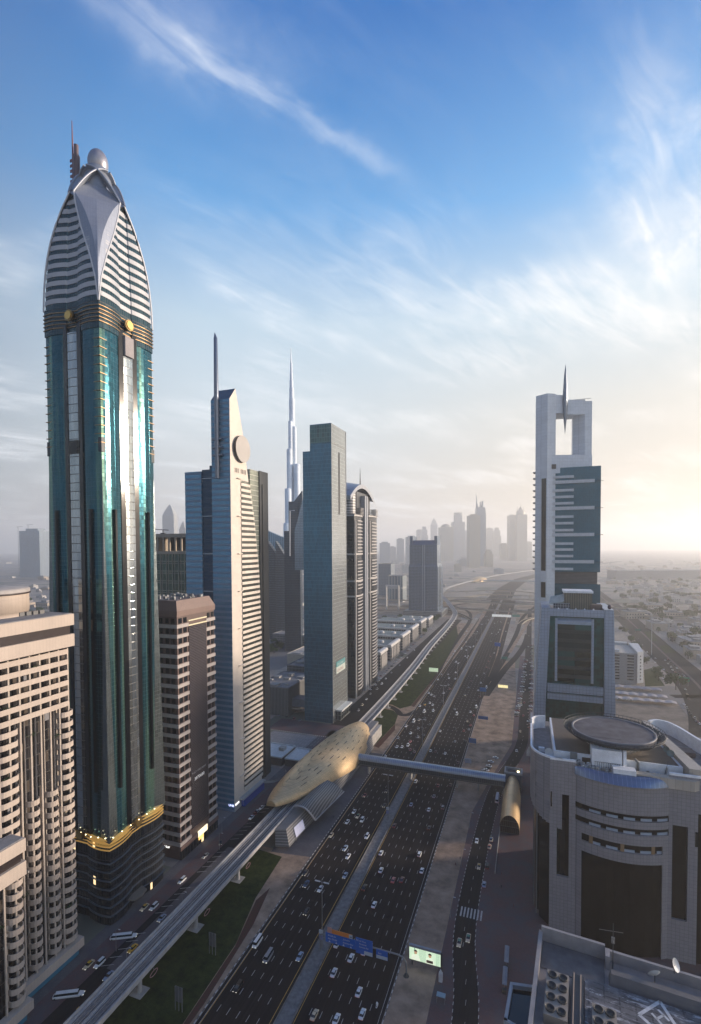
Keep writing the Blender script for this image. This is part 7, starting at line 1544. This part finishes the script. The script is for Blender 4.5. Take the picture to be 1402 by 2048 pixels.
text('sign_text', '44', 1.1, plain('ink', (.03, .03, .04), .5), ga, (-68.8, gy_ - .64, 9.6), (R(90), 0, 0)); text('sign_text', 'N', 1.3, TW_, ga, (-65.9, gy_ - .6, 9.2), (R(90), 0, 0))
for x_ in (-77.6, -74.6, -71.4, -68.2): MB().prism([(x_ - .45, gy_ - .62), (x_ + .45, gy_ - .62), (x_ + .45, gy_ - .58), (x_ - .45, gy_ - .58)], 5.45, 6.1, pts2=[(x_ - .02, gy_ - .62), (x_ + .02, gy_ - .62), (x_ + .02, gy_ - .58), (x_ - .02, gy_ - .58)]).build('arrow', TW_, ga)
bby = 192.5
bl = thing('billboard', (-38, bby, 0), 'lit billboard showing two people in white shirts on the sand strip', 'billboard')
def lit(nm_, col, e=.35): return plain(nm_, col, .5, var=.05, emit=col, est=e)
x0_, x1_ = -45.2, -32.6
MB().box(x0_ - .2, x1_ + .2, bby, bby + .5, 2.6, 8.4).build('frame', STEELD, bl); MB().box(x0_, x1_, bby - .06, bby, 2.8, 7.9).build('poster', lit('poster_glow', (.62, .78, .55)), bl); MB().box(x0_ - .1, x1_ + .1, bby - .3, bby + .6, 8.0, 8.9).build('top_box', plain('top_box_grey', (.22, .24, .28), .5), bl)
b = MB(); b.box(x0_ + 2.0, x0_ + 2.3, bby - .08, bby - .06, 2.8, 7.9)
for k in range(6): b.box(x0_ + 4.2 + k * .45, x0_ + 4.3 + k * .45, bby - .08, bby - .06, 2.8, 7.9); b.box(x0_ + 10.8 + k * .25, x0_ + 10.86 + k * .25, bby - .08, bby - .06, 2.8, 7.9)
b.build('poster_curtain', lit('poster_green', (.16, .34, .20), .3), bl)
for cx_, tn in ((x0_ + 2.6, 0), (x0_ + 8.4, 1)):
    b = MB(); b.poly([(cx_ - 1.9, bby - .09, 2.82), (cx_ + 1.9, bby - .09, 2.82), (cx_ + 1.5, bby - .09, 4.8), (cx_ + .5, bby - .09, 5.3), (cx_ - .5, bby - .09, 5.3), (cx_ - 1.5, bby - .09, 4.8)]); b.build('poster_shirt', lit('poster_shirt', (.75, .82, .62)), bl)
    b = MB(); b.poly([(cx_ + .62 * math.cos(a), bby - .11, 6.15 + .85 * math.sin(a)) for a in [2 * math.pi * k / 16 for k in range(16)]][::-1]); b.build('poster_face', lit('poster_skin', (.55, .33, .20), .3), bl)
    b = MB(); b.poly([(cx_ + .7 * math.cos(a), bby - .13, 6.45 + .75 * math.sin(a)) for a in [math.pi * k / 10 for k in range(11)]][::-1]); b.build('poster_hair', lit('poster_dark', (.05, .03, .02), .2), bl)
b = MB(); b.box(x0_ + 7.0, x0_ + 9.6, bby - .14, bby - .12, 3.2, 4.3); b.build('poster_bag', lit('poster_dark', (.05, .03, .02), .2), bl)
for X in (x0_ + 1, x1_ + .4): MB().box(X - .25, X + .25, bby + .55, bby + 1.0, 0, 8).build('post', STEELD, bl)
cb = thing('cabinet', (-32.0, 190.0, 0), 'white utility cabinet with pointed cap right of the lit billboard', 'cabinet'); b = MB(); b.box(-32.7, -31.3, 188.6, 190, 0, 3.2); b.prism([(-32.6, 188.7), (-31.4, 188.7), (-31.4, 189.9), (-32.6, 189.9)], 3.2, 4.8, pts2=[(-32.05, 189.2), (-31.95, 189.2), (-31.95, 189.3), (-32.05, 189.3)]); b.build('body', plain('cabinet_white', (.5, .52, .55), .5), cb)
bs = thing('bus_shelter', (-30.4, 180.5, 0), 'small pale blue glass shelter on the pink pavement below the billboard', 'shelter'); MB().box(-32.0, -28.8, 179.6, 181.6, 2.5, 2.7).build('roof', plain('shelter_blue', (.20, .30, .36), .4), bs)
for X, Y in ((-31.9, 179.7), (-28.9, 179.7), (-31.9, 181.5), (-28.9, 181.5)): MB().box(X - .06, X + .06, Y - .06, Y + .06, 0, 2.5).build('post', LP, bs)
def board(px, py, w_, h, dist, z0, col, label, name='sign_board', em=.0, txt=None, cat='sign'):
    p = D(px, py, dist); p = Vector((p.x, p.y, 0)); t_ = thing(name, (p.x, p.y, 0), label, cat)
    m_ = plain('board_' + '_'.join('%d' % (c_ * 100) for c_ in col), col, .5, emit=col if em else None, est=em)
    MB().box(p.x - w_ / 2, p.x + w_ / 2, p.y, p.y + .4, z0, z0 + h).build('panel', m_, t_)
    for s in (-.4, .4): MB().box(p.x + s * w_ - .15, p.x + s * w_ + .15, p.y + .41, p.y + .7, 0, z0 + h * .5).build('post', LP, t_)
    return t_
def at_ground(px, py): p = G(px, py); return p.x * -math.sin(YAW) + p.y * math.cos(YAW)
board(867, 1336, 12, 5.0, at_ground(867, 1348), 3, (.42, .52, .36), 'pale green lit billboard on the lawn beside the track', em=.35, cat='billboard')
board(1006, 1372, 11, 3.2, at_ground(1006, 1380), 2.6, (.62, .52, .26), 'yellow lit billboard on the sand strip beyond the bridge', em=.6, cat='billboard')
for px, py, w_, h, z0, nm_, cc_ in ((966, 1392, 7, 4.5, 5, 'upper', (.02, .12, .34)), (966, 1447, 9, 3, 4, 'middle', (.02, .09, .28)), (945, 1492, 6, 4, 2.5, 'lower', (.05, .12, .28)), (995, 1300, 9, 6, 6, 'farthest', (.02, .10, .38))): board(px, py, w_, h, at_ground(px, py), z0, cc_, 'blue road sign beside the right carriageway beyond the bridge, %s one' % nm_)
board(1009, 1327, 8, 4, at_ground(1009, 1327), 6, (.02, .16, .14), 'green road sign by the ramp on the right carriageway'); board(1368, 1362, 11, 5, at_ground(1368, 1372), 5.5, (.0, .20, .12), 'green direction sign across the avenue at the right edge'); board(1276, 1262, 10, 4, at_ground(1276, 1266), 4, (.02, .14, .11), 'small green direction sign farther up the avenue')
board(936, 1524, 5, 3.4, at_ground(936, 1530), 1.5, (.30, .34, .42), 'pale blue board on the sand just behind the footbridge')
wg = board(1003, 1228, 42, 5.5, at_ground(1003, 1240), 7, (.60, .60, .58), 'long white overhead board across the highway at the interchange', em=.25); board(1032, 1228, 16, 5.5, at_ground(1032, 1240), 7, (.03, .20, .16), 'green overhead sign right of the long white board')
for k, (px, py) in enumerate(((418, 1907), (350, 2020))):
    p = G(px, py); t_ = thing('sign_rack', (p.x, p.y, 0), ['back of a tall grey three-post sign on the dark lawn', 'second grey three-post sign at the bottom of the dark lawn'][k], 'sign'); 
    for j in range(3): MB().box(p.x + j * 1.5, p.x + .25 + j * 1.5, p.y, p.y + .25, 0, 9).build('post', LP, t_)
    b = MB(); b.box(p.x, p.x + 3.3, p.y + .26, p.y + .4, 3.2, 9); b.build('panel', plain('panel_back', (.10, .105, .11), .6), t_)
rg0 = None
for Y in (214, 180, 147):
    p = Vector((-133.4, Y, 8.6)); t_ = thing('ring_sign', p, 'red-rimmed oval sign hanging below the viaduct edge, %s one' % {214: 'farthest', 180: 'middle', 147: 'nearest'}[Y], 'sign', 'oval signs under the viaduct')
    MB().tube([(p.x, Y - 2.0 * math.cos(2 * math.pi * k / 16), 8.6 + .9 * math.sin(2 * math.pi * k / 16)) for k in range(17)], .12, 5).build('rim', plain('ring_red', (.40, .20, .20), .5), t_); MB().box(p.x - .05, p.x + .05, Y - .1, Y + .1, 9.4, 10.6).build('hanger', LP, t_)
# railing posts, pedestrians
PED = [plain('clothes_dark', (.02, .02, .025), .8), plain('clothes_red', (.16, .04, .04), .8), plain('clothes_white', (.45, .45, .45), .8)]; SKN = plain('skin', (.25, .15, .10), .6)
def person(X, Y, rz, m_, label, z=0.03):
    bm_v = [(0, 0, .95), (0, 0, 1.2), (0, 0, 1.45), (0, 0, 1.58), (0, 0, 1.74), (-.1, 0, .9), (-.12, .08, .5), (-.12, .0, .05), (.1, 0, .9), (.12, -.06, .5), (.13, -.16, .05), (-.2, 0, 1.42), (-.27, .03, 1.12), (-.25, .14, .86), (.2, 0, 1.42), (.27, -.02, 1.12), (.25, .1, .86), (-.12, .18, .03), (.13, -.02, .03)]
    ed = [(0, 1), (1, 2), (2, 3), (3, 4), (0, 5), (5, 6), (6, 7), (0, 8), (8, 9), (9, 10), (2, 11), (11, 12), (12, 13), (2, 14), (14, 15), (15, 16), (7, 17), (10, 18)]
    rad = [.16, .15, .17, .065, .11, .10, .075, .05, .10, .075, .05, .075, .055, .04, .075, .055, .04, .04, .04]
    me = bpy.data.meshes.new('person'); me.from_pydata(bm_v, ed, []); o_ = bpy.data.objects.new('person', me); C.objects.link(o_)
    md = o_.modifiers.new('s', 'SKIN'); o_.modifiers.new('u', 'SUBSURF').render_levels = 1; me.materials.append(m_)
    for v_, r_ in zip(me.skin_vertices[0].data, rad): v_.radius = (r_, r_)
    me.skin_vertices[0].data[0].use_root = True
    dg = bpy.context.evaluated_depsgraph_get(); m2 = bpy.data.meshes.new_from_object(o_.evaluated_get(dg)); o_.modifiers.clear(); o_.data = m2; o_.location = (X, Y, z); o_.rotation_euler = (0, 0, rz); return tag(o_, label, 'person')
for X, Y, rz, mi, lb in ((-114.5, 283, .4, 0, 'person in dark clothes walking on the paved forecourt by the station'), (-9, 214, 0, 0, 'person in dark clothes on the pink pavement left of the parked glass bikes'), (-5, 196, 1, 0, 'person in dark clothes near the near roof corner on the pink pavement'), (-6.5, 240, 2, 1, 'person in dark red on the pink pavement, farthest of three'), (-12.6, 252, 2.6, 0, 'person in dark clothes on the pink pavement right of the crossing'), (-13, 262, .6, 1, 'person in dark red walking toward the golden entrance hall'), (-18.5, 190, .2, 0, 'person in dark clothes near the service road kerb'), (-154.5, 200, .8, 2, 'person in white walking by the left frontage road'), (-34.8, 268, 1.1, 0, 'person in dark clothes on the sand strip edge, upper one'), (-36.4, 262, 1.1, 1, 'person in dark red on the sand strip edge, lower one')): person(X, Y, rz, PED[mi], lb)
for i, (X, Y) in enumerate(((-8.2, 208.5), (-8.4, 197.5))):
    t_ = thing('skylight', (X, Y, 0), 'long pale glass canopy on the pink pavement, %s one' % ('upper' if i == 0 else 'lower'), 'canopy', 'pavement canopies'); b = MB(); b.prism([(X - .9, Y - 4.4), (X + .9, Y - 4.4), (X + .9, Y + 4.4), (X - .9, Y + 4.4)], 2.4, 2.9, pts2=[(X - .2, Y - 4), (X + .2, Y - 4), (X + .2, Y + 4), (X - .2, Y + 4)]); b.build('roof', plain('canopy_bluegrey', (.16, .19, .24), .4), t_)
    for yy_ in (-4, 4): MB().box(X - .1, X + .1, Y + yy_ - .1, Y + yy_ + .1, 0, 2.4).build('post', LP, t_)
    MB().box(X - .8, X + .8, Y - 5.8, Y - 4.6, 0, 1.6).build('dark_kiosk', STEELD, t_)
p = G(1228, 1240); t_ = thing('flagpole', (255, 1040, 0), 'thin tall pale pole among the houses beyond the avenue', 'pole'); pp_ = G(1303, 1310); t_.location = (pp_.x, pp_.y, 0); MB().tube([(pp_.x, pp_.y, 0), (pp_.x, pp_.y, 62)], [.5, .3], 5).build('pole', WHT, t_)
# ------------------------------------------------------------------ haze
hm = bpy.data.materials.new('haze'); hm.use_nodes = True; t = hm.node_tree; t.nodes.clear()
ho = t.nodes.new('ShaderNodeOutputMaterial'); hv = t.nodes.new('ShaderNodeVolumePrincipled')
hv.inputs['Color'].default_value = (0.99, 0.99, 0.985, 1); hv.inputs['Density'].default_value = 0.00014
hv.inputs['Anisotropy'].default_value = 0.45; t.links.new(hv.outputs[0], ho.inputs['Volume'])
hz = MB().box(-16000, 16000, -1000, 18000, -1.5, 640).build('haze', hm); hz['kind'] = 'stuff'
